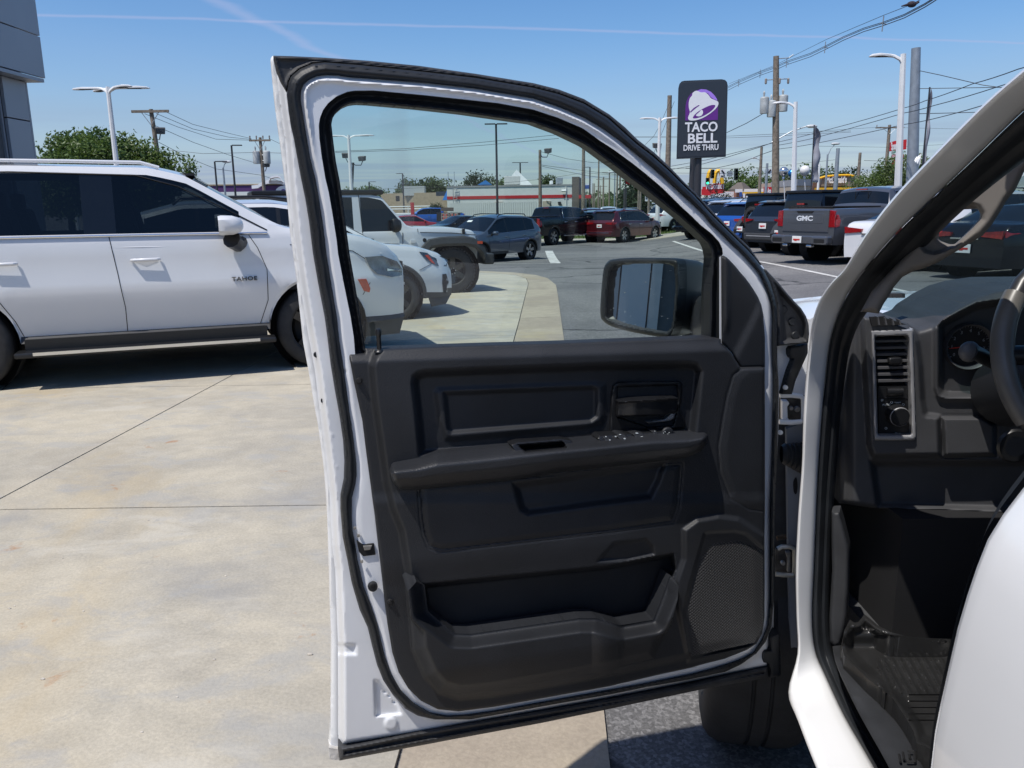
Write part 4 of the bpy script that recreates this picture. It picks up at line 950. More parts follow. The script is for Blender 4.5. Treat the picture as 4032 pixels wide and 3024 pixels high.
# cars glimpsed through the windshield
def sedan(label, loc, head, paint_, name='parked_car', group=None):
    K = Car(name, label, 'car', loc, head, paint_, top=[(-2.4,.75),(-2.36,1.0),(-2.2,1.10),(-1.75,1.13),(-1.0,1.42),(-.4,1.46),(.1,1.44),(.95,1.02),(1.1,.97),(1.9,.88),(2.3,.75),(2.36,.55)],
        belt=[(-2.4,1.0),(-1,1.0),(1,.93),(2.36,.65)], W=1.85, wheels=(-1.4,1.4), zb=.26, tumble=.45, wins=((-1.35,-.95),(-.9,-.1),(-.04,.85)), ws=(.12,.96), rg=(-1.74,-1.02), wr=.34, ww=.23, arch=.385, wstyle='split', group=group)
    for sd in (-1, 1):
        K.end('tail_lamp', [(sd*.78,.82),(sd*.3,.86),(sd*.3,.93),(sd*.8,.97)], M_redl, False, d=.03); K.side('tail_lamp', [(-2.37,.84),(-2.05,.92),(-2.37,.97)], M_redl, sd); K.handle(0,.82,sd,paint_); K.mirror(.75,.98,sd,paint_,.18,.13)
    K.end('trunk_trim', [(-.3,.80),(.3,.80),(.3,.83),(-.3,.83)], M_chrome, False, d=.03); K.plate(.62)
    return K
rowcar((3776,1083), sedan, 'black sedan with red tail lamps, in view through the truck windshield', P_blk, 1.4, 1.85)
gq = gp(3776,1083); h = Vector((math.cos(RH), math.sin(RH), 0)); l = Vector((-h.y, h.x, 0)); c_ = Vector(gq)+h*1.9+l*1.9
sedan('white sedan glimpsed beyond the black sedan through the truck windshield', (c_.x, c_.y, 0), RH, P_white)
# ---- street traffic and far parking, seen small between the poles
def far(u, v, Y, head, fn, label, P_, **k):
    p = at(u, v, Y); return fn(label, (p.x, p.y, float(gz(p.x, p.y))), math.radians(head), P_, **k)
G_ = 'vehicles on the street beyond the lot'
far(2330, 840, 66, 84, suv, 'dark red SUV with tall red lamps driving away just above the burgundy SUV', P_burg, tail='tall', group=G_, chrome=False)
far(2395, 832, 82, 84, suv, 'white SUV driving away between the two red cars', P_white, tail='tall', group=G_, chrome=False)
far(2408, 840, 62, 20, sedan, 'low red sedan passing right behind the burgundy SUV', P_red, group=G_)
far(2338, 850, 58, 80, suv, 'small dark blue SUV behind the black pickup cab', P_slate, tail='vee', group=G_, H=1.6, chrome=False)
far(2567, 830, 150, 262, suv, 'white SUV coming this way on the street under the white sign', P_white, group=G_, chrome=False, plate=False)
far(2520, 822, 190, 262, suv, 'silver SUV far down the street left of the oncoming white SUV', paint('silver_car_paint', (.35,.36,.37)), group=G_, chrome=False, plate=False)
far(2540, 815, 230, 262, suv, 'small dark car farthest down the street', P_dgrey, group=G_, chrome=False, plate=False)
far(2300, 826, 88, 84, sedan, 'dark sedan far ahead left of the dark red SUV', P_dgrey, group=G_)
far(1690, 868, 75, 190, pickup, 'blue and white pickup waiting by the menu board', P_blue, group='vehicles in the drive-through lane')
far(1630, 897, 60, 10, sedan, 'red sedan low behind the off-roader hood', P_red, group='vehicles in the drive-through lane')
far(1800, 880, 50, 215, sedan, 'black sedan showing its hood left of the slate crossover', P_blk, group='vehicles in the drive-through lane')
far(1060, 815, 21, 22, offroader, 'dark off-roader roof showing above the white crossover', P_dgrey, spare=False) if False else None
far(1210, 860, 26, 20, suv, 'dark green SUV whose roof shows above the white crossover', mat('dark_green_paint', (.03,.045,.042), .3, metal=.3, coat=1., var=.03), H=1.95, Ln=5.2, wb=3.1, W=2.0)
mat('grey_porcelain', (.25,.22,.2), .3, var=.1); mat('pale_lamp_housing', (.55,.56,.56), .4, var=.05); mat('brown_render', (.12,.10,.085), .8, var=.1); mat('beige_box', (.45,.38,.30), .7, var=.1)
mat('pale_sheet_metal', (.5,.5,.47), .5, metal=.2, var=.1); mat('bright_blue_canvas', (.03,.22,.62), .6, var=.08); mat('sign_cabinet_grey', (.05,.06,.08), .4, metal=.3, var=.05)
# ------------------------------------------------------------------ the dealership building at the left
M_panel = mat('grey_composite_panel', (.30,.32,.355), .42, metal=.25, var=.05, vscale=.7)
M_panel2 = mat('pale_composite_panel', (.42,.46,.50), .42, metal=.2, var=.05, vscale=.7)
M_mull = mat('aluminium_mullion', (.40,.42,.44), .4, metal=.4, var=.05)
M_bglass = mat('building_dark_glass', (.02,.026,.03), .03, coat=1., var=.25, vscale=.6)
D = empty('dealership_building', 'grey panelled dealership building with dark windows at the left edge', 'building', (0,0,0))
XW = -8.62; YC = 16.0
def pan(x, y0, y1, z0, z1, m_=None, dx=.06, nm='wall_panel'):
    return box(nm, (x-dx/2, (y0+y1)/2, (z0+z1)/2), (dx, y1-y0-.02, z1-z0-.02), m_ or M_panel, D, bevel=.004)
ye = YC
for y0, y1 in ((11.6,16.02),(7.2,11.6),(2.8,7.2),(-1.6,2.8),(-6,-1.6),(-10.4,-6),(-14.8,-10.4)):
    pan(XW+.02, y0, y1, 3.98, 4.72); pan(XW+.02, y0, y1, 4.72, 6.6); pan(XW+.02, y0, y1, 6.6, 7.9)
box('roof', (XW-6, 0.6, 7.8), (12, 30.6, .16), M_roofmem, D); box('wall', (XW-6.2, .6, 3.9), (11.8, 30.4, 7.7), mat('building_core', (.09,.095,.1), .8, var=.1), D)
box('soffit', (XW-.35, .6, 3.93), (.8, 30.6, .06), M_panel, D)
# pier at the far corner: a front face and a return
for z0, z1 in ((0,1.05),(1.05,2.35),(2.35,3.2),(3.2,3.9)) :
    pan(XW-.20, 15.0, 15.72, z0, z1)
for z0, z1 in ((0,2.35),(2.35,3.9)): box('wall_panel', (XW-.52, 14.97, (z0+z1)/2), (.52,.05,z1-z0-.02), M_panel, D)
# end wall beyond the corner, facing away
for z0, z1 in ((0,1.05),(1.05,2.35),(2.35,3.9)): box('wall_panel', (XW-.2-3, 15.74, (z0+z1)/2), (6,.05,z1-z0-.02), M_panel, D)
# glazing bays with mullions, further panels nearer the camera (seen in the door mirror)
def bay(y0, y1, n=3):
    f = box('window', (XW-.60, (y0+y1)/2, 1.95), (.04, y1-y0, 3.8), M_bglass, D)
    for k in range(n+1):
        y = y0+(y1-y0)*k/n; box('mullion', (XW-.56, y, 1.95), (.09,.07,3.8), M_mull, f)
    for z in (.08, 1.5, 2.95, 3.82): box('mullion', (XW-.565, (y0+y1)/2, z), (.08, y1-y0, .07), M_mull, f)
bay(10.2, 14.92, 3); bay(5.6, 9.4, 3)
for y0, y1, m_ in ((9.42,10.18,M_panel),(4.6,5.58,M_panel),(3.0,4.6,M_panel2),(1.62,3.0,M_panel),(1.22,1.62,M_panel2),(1.06,1.22,M_mull)): pan(XW-.22, y0, y1, 0, 3.9, m_, nm='wall_panel')
bay(-1.2, 1.04, 2)
for y0, y1, m_ in ((-2.4,-1.22,M_panel2),(-3.6,-2.4,M_panel)): pan(XW-.22, y0, y1, 0, 3.9, m_)
bay(-8, -3.62, 3)

# ------------------------------------------------------------------ lamps and poles
def lamp_post(label, u, v, Y, heads, base=False, group='white parking lot lamp posts', k=1., lean=0.):
    p = at(u, v, Y); z0 = float(gz(p.x, p.y)); h = p.z-z0; R_ = empty('lamp_post', label, 'lamp post', (p.x, p.y, z0), 0, group)
    MB().tube([(lean,0,0),(0,0,h)], [.13,.08], 8).build('pole', M_lpole, R_, smooth=20)
    for a, L_ in heads:
        d = Vector((math.cos(a), math.sin(a), 0)); s_ = Vector((-d.y, d.x, 0)); vs = []
        prof = [(0,-.22,.05,.05),(.10,-.08,.05,.045),(.25,.0,.055,.04),(.4,.02,.12,.035),(L_*.7,.04,.19,.04),(L_*.93,.03,.15,.03),(L_,.01,.06,.012)]
        for (t, z, w, th) in prof:
            c = d*t+Vector((0,0,h+z-.05))
            for (sx, sz) in ((-1,-1),(1,-1),(1,.2),(.5,1),(-.5,1),(-1,.2)): vs.append(c+s_*w*sx*k+Vector((0,0,th*sz)))
        n = 6; fs = [(i*n+j, i*n+(j+1)%n, (i+1)*n+(j+1)%n, (i+1)*n+j) for i in range(len(prof)-1) for j in range(n)]+[tuple(range(n))[::-1], tuple(range((len(prof)-1)*n, len(prof)*n))]
        hd = mesh_obj('lamp_head', vs, fs, M_lpole, R_, smooth=50)
        M_ = frame(d*(L_*.62)+Vector((0,0,h-.055)), d, s_); b = MB().box((0,0,0), (L_*.34,.18*k,.02), 0, M_); b.build('led_panel', M_dark, hd)
    if base: MB().lathe([(.0,.62),(.20,.62),(.22,.60),(.22,0)], None, 24).build('concrete_base', mat('pale_base_concrete', (.5,.5,.48), .8, var=.08, vscale=5), R_, smooth=30); MB().box((0,0,.66),(.34,.34,.05)).build('base_plate', M_lpole, R_)
    return R_
P_ = math.pi
lamp_post('white lamp post with four heads rising behind the long white SUV roof', 424, 342, 32, ((P_*.93,1.5),(P_*.74,1.35),(.12,1.5),(-.35,1.1)))
lamp_post('small two-headed white lamp post in front of the leafy tree', 268, 572, 62, ((P_*.96,1.7),(.10,1.7)))
lamp_post('white two-headed lamp post seen through the door glass', 1372, 532, 48, ((P_*.97,1.45),(.06,1.45)))
lamp_post('white two-headed lamp post on a concrete drum by the restaurant sign', 2598, 463, 47, ((P_*.97,1.1),(.06,1.1)), base=True)
lamp_post('white lamp post with one head, in front of the tall wooden utility pole', 3133, 401, 34, ((P_*.97,.9),), lean=.2)
lamp_post('tall white lamp post with one head beside the galvanised steel pole', 3557, 212, 25, ((P_*.97,.95),), lean=.26)
lamp_post('short white lamp post without arms in front of the burger restaurant', 3227, 645, 70, ((P_*.97,.5),))
def dark_post(label, u, v, Y, heads=1, head_dir=0., r=.07, hl=.6, lean=0.):
    p = at(u, v, Y); z0 = float(gz(p.x, p.y)); h = p.z-z0; R_ = empty('lamp_post', label, 'lamp post', (p.x, p.y, z0), 0, 'slim dark lamp posts')
    MB().tube([(-lean,0,0),(0,0,h)], [r*1.3,r], 8).build('pole', M_dark, R_)
    for k in range(heads):
        a = head_dir+k*2*math.pi/heads; d = Vector((math.cos(a), math.sin(a), 0))
        MB().box((0,0,0),(hl,.28,.07),0, frame(d*(hl/2+.05)+Vector((0,0,h)), d, (-d.y,d.x,0))).build('lamp_head', M_dark, R_, bevel=.01)
dark_post('tall slim dark lamp post seen through the door glass above the slate crossover', 1953, 488, 60, 2, .0, .07, .75)
dark_post('dark lamp post standing behind the white gable', 2048, 640, 120, 2, 0., .1, 1.1)
dark_post('slim leaning dark lamp post left of the transformer pole', 911, 572, 62, 1, .2, .07, .7)
dark_post('short dark lamp post left of the leaning one', 845, 636, 66, 1, 0., .07, .9)
dark_post('dark lamp post in front of the sand-coloured wall', 1585, 683, 110, 1, 2.8, .09, .8)
dark_post('dark lamp post left of the round trees, seen through the glass', 1453, 716, 130, 1, 0., .1, 1.)
dark_post('dark lamp post just right of the wooden pole through the glass', 2323, 658, 110, 1, 3.0, .09, .9)
# cobra-head street lights
def cobra(label, pu, pv, hu, hv, Y, base_v=None):
    p = at(pu, pv, Y); q = at(hu, hv, Y); z0 = float(gz(p.x, p.y)); R_ = empty('street_light', label, 'street light', (p.x, p.y, z0), 0, 'cobra-head street lights')
    o = Vector((p.x, p.y, z0)); MB().tube([(0,0,0), p-o], [.11,.08], 8).build('pole', M_galv, R_)
    MB().tube([p-o-Vector((0,0,.15)), p-o+(q-p)*.4+Vector((0,0,.12*(q-p).length)), q-o], .035, 6).build('arm', M_galv, R_)
    MB().sphere(q-o, .22, 12, 8, (1.9,.8,.5)).build('lamp_head', mat('pale_lamp_housing', (.55,.56,.56), .4, var=.05), R_, smooth=60)
cobra('cobra-head street light rising beside the yellow-edged roof', 3259, 608, 3290, 566, 75)
cobra('small cobra-head street light far down the street', 3000, 640, 2970, 622, 130)
cobra('pale cobra-head light left of the slim leaning dark post', 878, 660, 893, 637, 72)
cobra('cobra-head light on a steel pole just left of the wooden poles in the glass', 2421, 680, 2405, 678, 110)

def utility_pole(label, u, v, Y, arm=0, arm_dv=.25, r=.16, trans=(), lean=(0,0), ins=0, material=None, group='wooden utility poles', yaw=0., cat='utility pole'):
    p = at(u, v, Y); z0 = float(gz(p.x, p.y)); h = p.z-z0; R_ = empty('utility_pole', label, cat, (p.x, p.y, z0), yaw, group)
    MB().tube([(-lean[0],-lean[1],0),(0,0,h)], [r*1.2, r*.8], 10).build('pole', material or M_wood, R_, smooth=60)
    if arm:
        MB().box((0,-.12,h-arm_dv),(arm,.11,.13)).build('crossarm', M_wood, R_)
        MB().tube([(-arm*.25,-.14,h-arm_dv),(0,-.16,h-arm_dv-.7)], .02, 4).tube([(arm*.25,-.14,h-arm_dv),(0,-.16,h-arm_dv-.7)], .02, 4).build('brace', M_galv, R_)
    for k in range(ins):
        x = (-.5+k/(max(1, ins-1)))*arm*.92
        MB().lathe([(.0,.28),(.05,.27),(.06,.2),(.04,.16),(.07,.12),(.04,.08),(.02,0)], Matrix.Translation((x,-.12,h-arm_dv+.06)), 8).build('insulator', mat('grey_porcelain', (.25,.22,.2), .3, var=.1), R_)
    for (x, dz, s_) in trans:
        t_ = MB(); t_.lathe([(0,.5),(.2,.5),(.25,.46),(.26,.42),(.25,-.38),(.24,-.42),(0,-.42)], Matrix.Translation((x,-.05,h-dz)), 18); t_.lathe([(0,.85),(.05,.8),(.07,.7),(.04,.5)], Matrix.Translation((x-.05,-.05,h-dz)), 8)
        t_.build('transformer', mat('transformer_tank', (.40,.42,.42), .5, var=.25, vscale=3), R_, smooth=40)
        MB().tube([(0,-.05,h-dz+.2),(x,-.05,h-dz+.2)], .04, 6).tube([(0,-.05,h-dz-.2),(x,-.05,h-dz-.2)], .04, 6).build('bracket', M_galv, R_)
    return R_
up1 = utility_pole('tall wooden utility pole with three grey transformers right of the restaurant sign', 3056, 221, 50, 0, r=.20, lean=(-.5,0), trans=((-.55,2.75,1),(.55,2.65,1),(-.12,2.95,1)))
hh_ = at(3056,221,50).z-float(gz(at(3056,221,50).x, 50))
MB().tube([(0,0,hh_-.15),(.75,0,hh_-.1),(.85,0,hh_-.02),(1.0,0,hh_+.08)], .03, 6).build('bracket', M_galv, up1); MB().tube([(-.5,0,hh_-1.3),(.8,0,hh_-1.25)], .03, 6).build('bracket', M_galv, up1)
for x in (-.55, .25, .75): MB().lathe([(.03,0),(.07,.05),(.07,.28),(.03,.33)], Matrix.Translation((x,-.1,hh_-1.55)), 8).build('insulator', MATS['grey_porcelain'], up1)
MB().tube([(0,0,hh_-4.8),(1.1,-.2,hh_-4.2),(1.9,-.3,hh_-3.95)], .04, 6).build('arm', M_galv, up1); MB().sphere((2.2,-.32,hh_-3.95), .2, 12, 8, (1.7,.8,.5)).build('lamp_head', MATS['pale_lamp_housing'], up1, smooth=60)
utility_pole('wooden utility pole half hidden behind the two-headed lamp post and the restaurant sign', 2637, 376, 62, 0, r=.20)
utility_pole('leaning wooden pole with one crossarm between the white posts at the left', 594, 430, 45, 1.95, .12, r=.13, ins=0, lean=(-.35,0))
tp = utility_pole('wooden pole with crossarm and two rusty transformers beside the door edge', 1024, 541, 62, 1.55, .22, r=.13, trans=((-.36,1.45,1),(.40,1.45,1)), ins=4)
utility_pole('wooden pole seen through the glass in front of the white block wall', 2126, 590, 62, 0, r=.13)
utility_pole('plain wooden pole in the glass near the curved frame', 2298, 552, 85, 0, r=.19)
utility_pole('crossarm pole with three arms on the skyline left of the tall steel pole', 3503, 492, 95, 3.2, .3, r=.2, ins=3)
utility_pole('short bare pole in front of the right-hand tree', 3387, 601, 80, 0, r=.16)
utility_pole('wooden pole left of the tall transformer pole', 2999, 578, 85, 0, r=.16)
utility_pole('steel signal pole right of the wooden pole with an arrow sign', 3021, 643, 80, 0, r=.14, material=M_galv, group='steel signal poles')
utility_pole('steel pole right of the burger restaurant lettering', 3300, 584, 75, 0, r=.19, material=M_galv, group='steel signal poles')
utility_pole('dark round pole beside the restaurant sign post', 2728, 600, 48, 0, r=.17, material=M_dark, group='steel signal poles')
sp = utility_pole('thick galvanised steel pole beside the tall white lamp post', 3607, 189, 35, 0, r=.22, lean=(-.46,0), material=M_galv, group='steel signal poles')
ORD = 'first second third fourth fifth sixth seventh eighth ninth tenth eleventh twelfth last'.split()
THIN = ((2358,604,170,0),(2400,672,190,3.5),(2375,700,240,4),(2365,730,320,5),(2341,722,280,0),(2335,722,230,0),(2431,655,160,0),(2442,668,140,0),(2500,722,120,0),(2515,730,95,0),(2523,735,92,0),(2556,757,70,0),(2377,696,210,0))
for i, (u, v, Y, a) in enumerate(THIN):
    utility_pole('thin pole receding along the street, number counted from the near end hidden', u, v, Y, a, .4, r=.17 if Y > 100 else .12, ins=0, group='thin poles lining the street').__setitem__('label', 'thin pole lining the far street, '+ORD[sorted(range(13), key=lambda q: THIN[q][0]).index(i)]+' of thirteen counted from the left')
# flood lamps on poles
def flood(label, u, v, Y, pu, pv, arm=True):
    q = at(u, v, Y); p = at(pu, pv, Y); z0 = float(gz(p.x, p.y)); R_ = empty('flood_light', label, 'flood light', tuple(q), random.uniform(-.5,.5), 'boxy flood lights')
    MB().prism([(-.22,-.14,-.16),(.22,-.14,-.16),(.26,-.18,.16),(-.26,-.18,.16)], (0,.3,.06)).build('lamp_housing', mat('bronze_lamp_housing', (.12,.11,.095), .5, var=.2), R_, bevel=.02)
    MB().prism([(-.2,-.16,-.13),(.2,-.16,-.13),(.23,-.19,.13),(-.23,-.19,.13)], (0,-.01,0)).build('lens', M_clearl, R_)
    Mi = (Matrix.Translation(q) @ Matrix.Rotation(R_.rotation_euler.z, 4, 'Z')).inverted(); e = Mi @ p
    MB().tube([(0,.1,-.1),(e.x*.3,.1,-.42),(e.x*.8,e.y*.8,-.42),tuple(e)], .03, 6).build('arm', M_dark, R_, smooth=60)
flood('boxy flood light on the leaning crossarm pole', 631, 517, 45, 612, 530)
flood('boxy flood light below the rusty transformers', 1049, 650, 62, 1030, 665)
flood('left flood light of the pair behind the lamp post in the glass', 1360, 614, 60, 1388, 650)
flood('right flood light of the pair behind the lamp post in the glass', 1426, 626, 60, 1392, 645)
flood('flood light on the wooden pole before the white block wall', 2158, 595, 62, 2130, 612)
flood('flood light hanging on a pole left of the two-headed lamp post', 2584, 575, 60, 2604, 565)
utility_pole('leaning dark pole carrying two flood lights in the glass', 1391, 640, 60, 0, r=.09, lean=(.55,0), material=M_dark, group='steel signal poles')
# ------------------------------------------------------------------ overhead lines
def cable(label, pts, r=.018, sag=0., n=14, group='overhead power lines'):
    out = []
    for a, b in zip(pts[:-1], pts[1:]):
        A, B_ = at(*a), at(*b)
        for k in range(n):
            t = k/n; p = A.lerp(B_, t); p.z -= sag*4*t*(1-t); out.append(p)
    out.append(at(*pts[-1])); o = Vector(out[0])
    MB().tube([p-o for p in out], r, 5).build('power_line', M_wire, None, smooth=60, label=label, category='power line', group=group, **{}).location = o
def C3(base, label, dv, r): cable(label, [(u, v+dv, Y) for u, v, Y in base], r, 0., 6)
main = [(2867,346,60),(2908,325,58),(2990,289,54),(3050,268,51),(3098,246,49),(3190,215,44),(3250,186,40),(3320,150,36),(3400,116,33),(3478,92,30),(3560,62,27),(3640,20,24),(3672,0,23),(3760,-60,20)]
C3(main, 'upper cable of the thick bundle crossing the sky top right', -5, .014); C3(main, 'middle cable of the thick bundle crossing the sky top right', 0, .014); C3(main, 'lowest cable of the thick bundle crossing the sky top right', 9, .015)
C3([(2870,330,60),(3056,255,51),(3120,222,48),(3255,155,40),(3480,60,30),(3588,18,26),(3640,-10,24)], 'thin messenger wire above the thick cable bundle', 0, .010)
sp_ = MB()
for i_, (u, v, Y) in enumerate(((2909,325,58),(2994,288,54),(3098,246,49),(3250,184,40),(3478,90,30))):
    c = at(u, v, Y); o = empty('cable_spacer', ('leftmost','second from left','middle','second from right','rightmost')[i_]+' of the five small spacers clipped on the thick cable bundle', 'cable spacer', tuple(c), 0, 'spacers on the thick cable bundle')
    MB().tube([(-.02,0,-.28),(0,0,.22)], .022, 5).tube([(-.12,0,0),(.12,0,-.05)], .018, 5).build('clip', M_galv, o)
W3 = [('cable rising to the right from the tall wooden pole, uppermost of three', [(3062,560,50),(3300,500,42),(3560,425,34),(3640,398,31),(3830,330,26),(4010,272,22),(4300,180,18)]),
      ('thick cable rising to the right below the uppermost', [(3062,572,50),(3200,545,46),(3560,445,34),(3680,415,30),(3950,335,24),(4300,230,19)]),
      ('lower cable rising to the right past the steel pole', [(3062,587,50),(3200,567,45),(3560,490,34),(3700,462,30),(3950,390,24),(4300,300,19)])]
for lb, pts in W3: cable(lb, pts, .014, .02, 4)
cable('cable from the sign to the tall pole at mid height', [(2862,522,60),(2940,485,56),(3000,450,53),(3046,420,50)], .022)
cable('cable low behind the sign rising to the tall pole', [(2640,668,70),(2770,645,66),(2860,620,60),(2990,580,54),(3046,560,50)], .02)
cable('second low cable behind the sign rising to the tall pole', [(2640,655,70),(2780,630,66),(2900,600,58),(3046,562,50)], .018)
cable('lowest long cable swooping up to the tall pole', [(2700,662,70),(2820,662,66),(2920,640,60),(3000,608,54),(3046,592,50)], .02)
for (lb, pts) in (('level wire across the sky behind the sign', [(2500,538,80),(2866,536,75),(3050,528,70),(3350,515,66)]), ('level wire just below behind the sign', [(2500,541,80),(2866,543,75),(3050,536,70),(3350,520,66)]),
    ('wire to the crossarm pole on the right skyline', [(3200,518,80),(3470,500,95),(3560,503,95),(4100,515,90)]), ('lower wire to the crossarm pole on the right skyline', [(3200,575,80),(3500,580,95),(3700,570,90),(4100,530,90)]),
    ('span wire carrying the traffic signals', [(2560,664,80),(2800,664,80),(3000,660,80),(3300,628,75)]), ('second span wire under the first', [(2560,680,80),(2800,683,80),(3050,680,80),(3300,660,75)]),
    ('wire from the pole collar down to the right', [(3614,277,35),(3700,295,34),(3870,335,32),(4200,380,31)]), ('wire level from the steel pole to the right', [(3614,349,35),(3800,346,34),(4200,340,33)]), ('lower level wire from the steel pole', [(3610,448,35),(3700,446,35),(4200,432,34)]),
    ('pair of wires through the glass, upper', [(1320,596,60),(1600,585,62),(1900,560,64),(2200,530,66),(2420,500,68)]), ('pair of wires through the glass, lower', [(1320,600,60),(1600,591,62),(1900,572,64),(2200,545,66)]),
    ('low wire over the white block wall', [(1320,748,90),(1600,742,90),(1900,728,85),(2140,705,80),(2300,680,80),(2470,694,80)]), ('wire from the flood light pole to the right', [(2132,598,62),(2230,625,64),(2330,640,66),(2440,645,68)]),
    ('wire from the flood light pole lower right', [(2132,650,62),(2300,672,66),(2470,692,70)]), ('wire crossing low right of the pole in the glass', [(2135,655,62),(2300,690,66),(2480,715,70)]),
    ('left skyline wire from the crossarm pole to the transformer pole, upper', [(652,440,45),(760,490,50),(880,520,56),(990,546,62)]), ('left skyline wire, second', [(615,447,45),(760,508,50),(900,540,56),(990,549,62)]),
    ('left skyline wire, third', [(570,448,45),(700,500,50),(850,548,56),(985,552,62)]), ('drop wire from the leaning pole to the transformer pole', [(612,495,45),(760,560,50),(900,610,56),(1000,640,62)]),
    ('low wire from the leaning pole', [(625,560,45),(750,625,50),(850,665,56),(1030,690,62),(1150,730,64)]), ('wire running on behind the door edge', [(1062,546,62),(1130,580,60),(1190,600,58)]), ('lower wire running on behind the door edge', [(560,580,60),(800,605,60),(1020,600,62),(1170,605,62)]),
    ('service cable hanging at the right skyline', [(3402,632,60),(3500,635,60),(3680,625,58)]),
    ('slack cable rising beside the lamp post', [(2540,570,60),(2575,535,60),(2600,490,60),(2640,395,60)]), ('slack cable rising to the wooden pole behind the sign', [(2560,640,62),(2600,540,62),(2655,400,62)]),):
    cable(lb, pts, .016 if 'pair' in lb else .014, .0, 4)
MB().sphere((0,0,0), .09, 10, 8, (1.6,1,1)).tube([(.1,0,0),(.2,0,.07)], .04, 6).tube([(-.1,0,0),(-.3,0,-.05)], [.04,.02], 6).build('bird', mat('dark_feathers', (.03,.02,.03), .8, var=.3), None, label='small dark bird perched on the messenger wire', category='bird').location = at(3590,17,26)

# ------------------------------------------------------------------ signs
M_signb = mat('sign_face_black', (.018,.022,.032), .35, coat=.3, var=.04); M_signw = mat('sign_white', (.74,.74,.76), .4, var=.02)
M_pur = mat('sign_purple', (.12,.018,.22), .4, var=.03); M_pur2 = mat('sign_light_purple', (.36,.20,.72), .4, var=.03); M_signr = mat('sign_red', (.48,.015,.02), .4, var=.05); M_yel = mat('golden_yellow', (.75,.42,.02), .4, var=.05)
SPl = Plane(at(2760,470,40), (math.cos(-.18), math.sin(-.18), 0), (-math.sin(.18), -math.cos(.18), 0))
so_ = at(2745,770,40); TB = empty('restaurant_sign', 'tall black restaurant sign with purple bell emblem and white TACO BELL DRIVE THRU lettering', 'sign', (0,0,0))
fo = cR4(437,500, 447,460, 470,435, 500,428, 870,413, 905,420, 925,440, 933,475, 914,1190, 418,1212)
plate('sign_cabinet', SPl, fo, 0, .42, mat('sign_cabinet_grey', (.05,.06,.08), .4, metal=.3, var=.05), TB, bevel=.02)
plate('sign_face', SPl, fo, .03, .03, M_signb, TB)
ins_ = [tuple(np.array(q)*.965+np.array((2763,469))*.035) for q in fo]
plate('sign_panel', SPl, ins_, .045, .015, M_signb, TB, bevel=.01)
tomb = cR4(506,828, 508,690, 516,640, 535,595, 565,555, 610,527, 665,512, 715,516, 765,540, 800,575, 825,615, 836,660, 833,822)
plate('emblem_purple', SPl, tomb, .055, .008, M_pur, TB)
plate('emblem_highlight', SPl, cR4(620,532, 665,513, 715,517, 765,541, 800,576, 824,612, 828,628, 790,612, 762,592, 735,555, 700,545, 660,548), .060, .004, M_pur2, TB)
plate('emblem_bell', SPl, smooth_poly(cR4(578,555, 600,535, 625,530, 665,545, 705,545, 738,570, 765,605, 810,625, 836,640, 838,668, 820,700, 790,730, 745,765, 690,798, 640,818, 590,828, 548,825, 534,805, 540,780, 552,745, 542,700, 541,650, 552,605, 575,575), n=3), .066, .006, M_signw, TB)
plate('emblem_opening', SPl, smooth_poly(cR4(802,672, 805,688, 780,720, 735,755, 680,785, 625,803, 590,806, 583,796, 600,770, 640,735, 700,700, 760,675), n=3), .070, .004, M_pur, TB)
plate('emblem_stroke', SPl, cR4(552,742, 590,702, 640,672, 650,676, 606,708, 560,748), .070, .004, M_pur, TB)
plate('emblem_clapper', SPl, smooth_poly(cR4(612,776, 650,740, 665,722, 680,728, 684,750, 672,774, 645,786), n=3), .074, .004, M_signw, TB)
def sign_text(s, l, r_, size, parent, pl=SPl, bold=.012, c=.07, sx=None, m_=None, nm='lettering'):
    a = pl.p(*l, c); b = pl.p(*r_, c); wdt = (b-a).length
    d = (b-a).normalized(); M_ = frame((a+b)/2, d, pl.Y)
    o = txt(nm, s, size, M_, m_ or M_signw, parent, ext=.01, bold=bold)
    vs = o.data.vertices; Mi = M_.inverted(); xsv = [(Mi @ v.co).x for v in vs]; w0 = max(xsv)-min(xsv); k = wdt/w0
    o.data.transform(M_ @ Matrix.Scale(k, 4, (1,0,0)) @ Mi); return o
c4 = lambda x, y: cR4(x, y)[0]
sign_text('TACO', c4(504,902), c4(832,893), .60, TB, bold=.014); sign_text('BELL', c4(528,1015), c4(824,1006), .60, TB, bold=.014); sign_text('DRIVE THRU', c4(488,1107), c4(838,1097), .36, TB, bold=.008)
g_ = at(2754,620,40); MB().tube([(g_.x+.05,40.25,float(gz(g_.x,40))),(g_.x,40.25,g_.z+.05)], .17, 12).build('sign_post', M_dark, TB, smooth=60)
# burger restaurant road sign
Pm = Plane(at(2810,720,115), (1,0,0), (-.2,-1,0)); MS = empty('restaurant_sign', 'small red road sign with white lettering under two yellow arches', 'sign', (0,0,0))
plate('sign_board', Pm, [(2779,735),(2778,726),(2848,720),(2853,760),(2765,767),(2766,735)], 0, .5, M_signr, MS); plate('sign_board_lower', Pm, [(2762,745),(2790,745),(2800,770),(2762,768)], .1, .4, M_signr, MS)
cc = lambda x, y: (2700+x*.3617, 600+y*.3617)
sign_text("McDonald's", cc(222,372), cc(418,365), 1.15, MS, Pm, .02, .08)
ar = MB()
for x0_, x1_ in ((238,272),(315,345)):
    pts = [cc(x0_+35-38, 290)]+[cc(x0_-2+7, 245), cc(x0_+12, 212), cc(x0_+30, 195)]; 
for pts in (((240,340),(243,270),(252,225),(266,202),(285,200)), ((312,335),(318,265),(330,220),(345,200),(362,198),(378,215),(390,260),(402,340))):
    ar.tube([Pm.p(*cc(*q), .3) for q in pts], .28, 6)
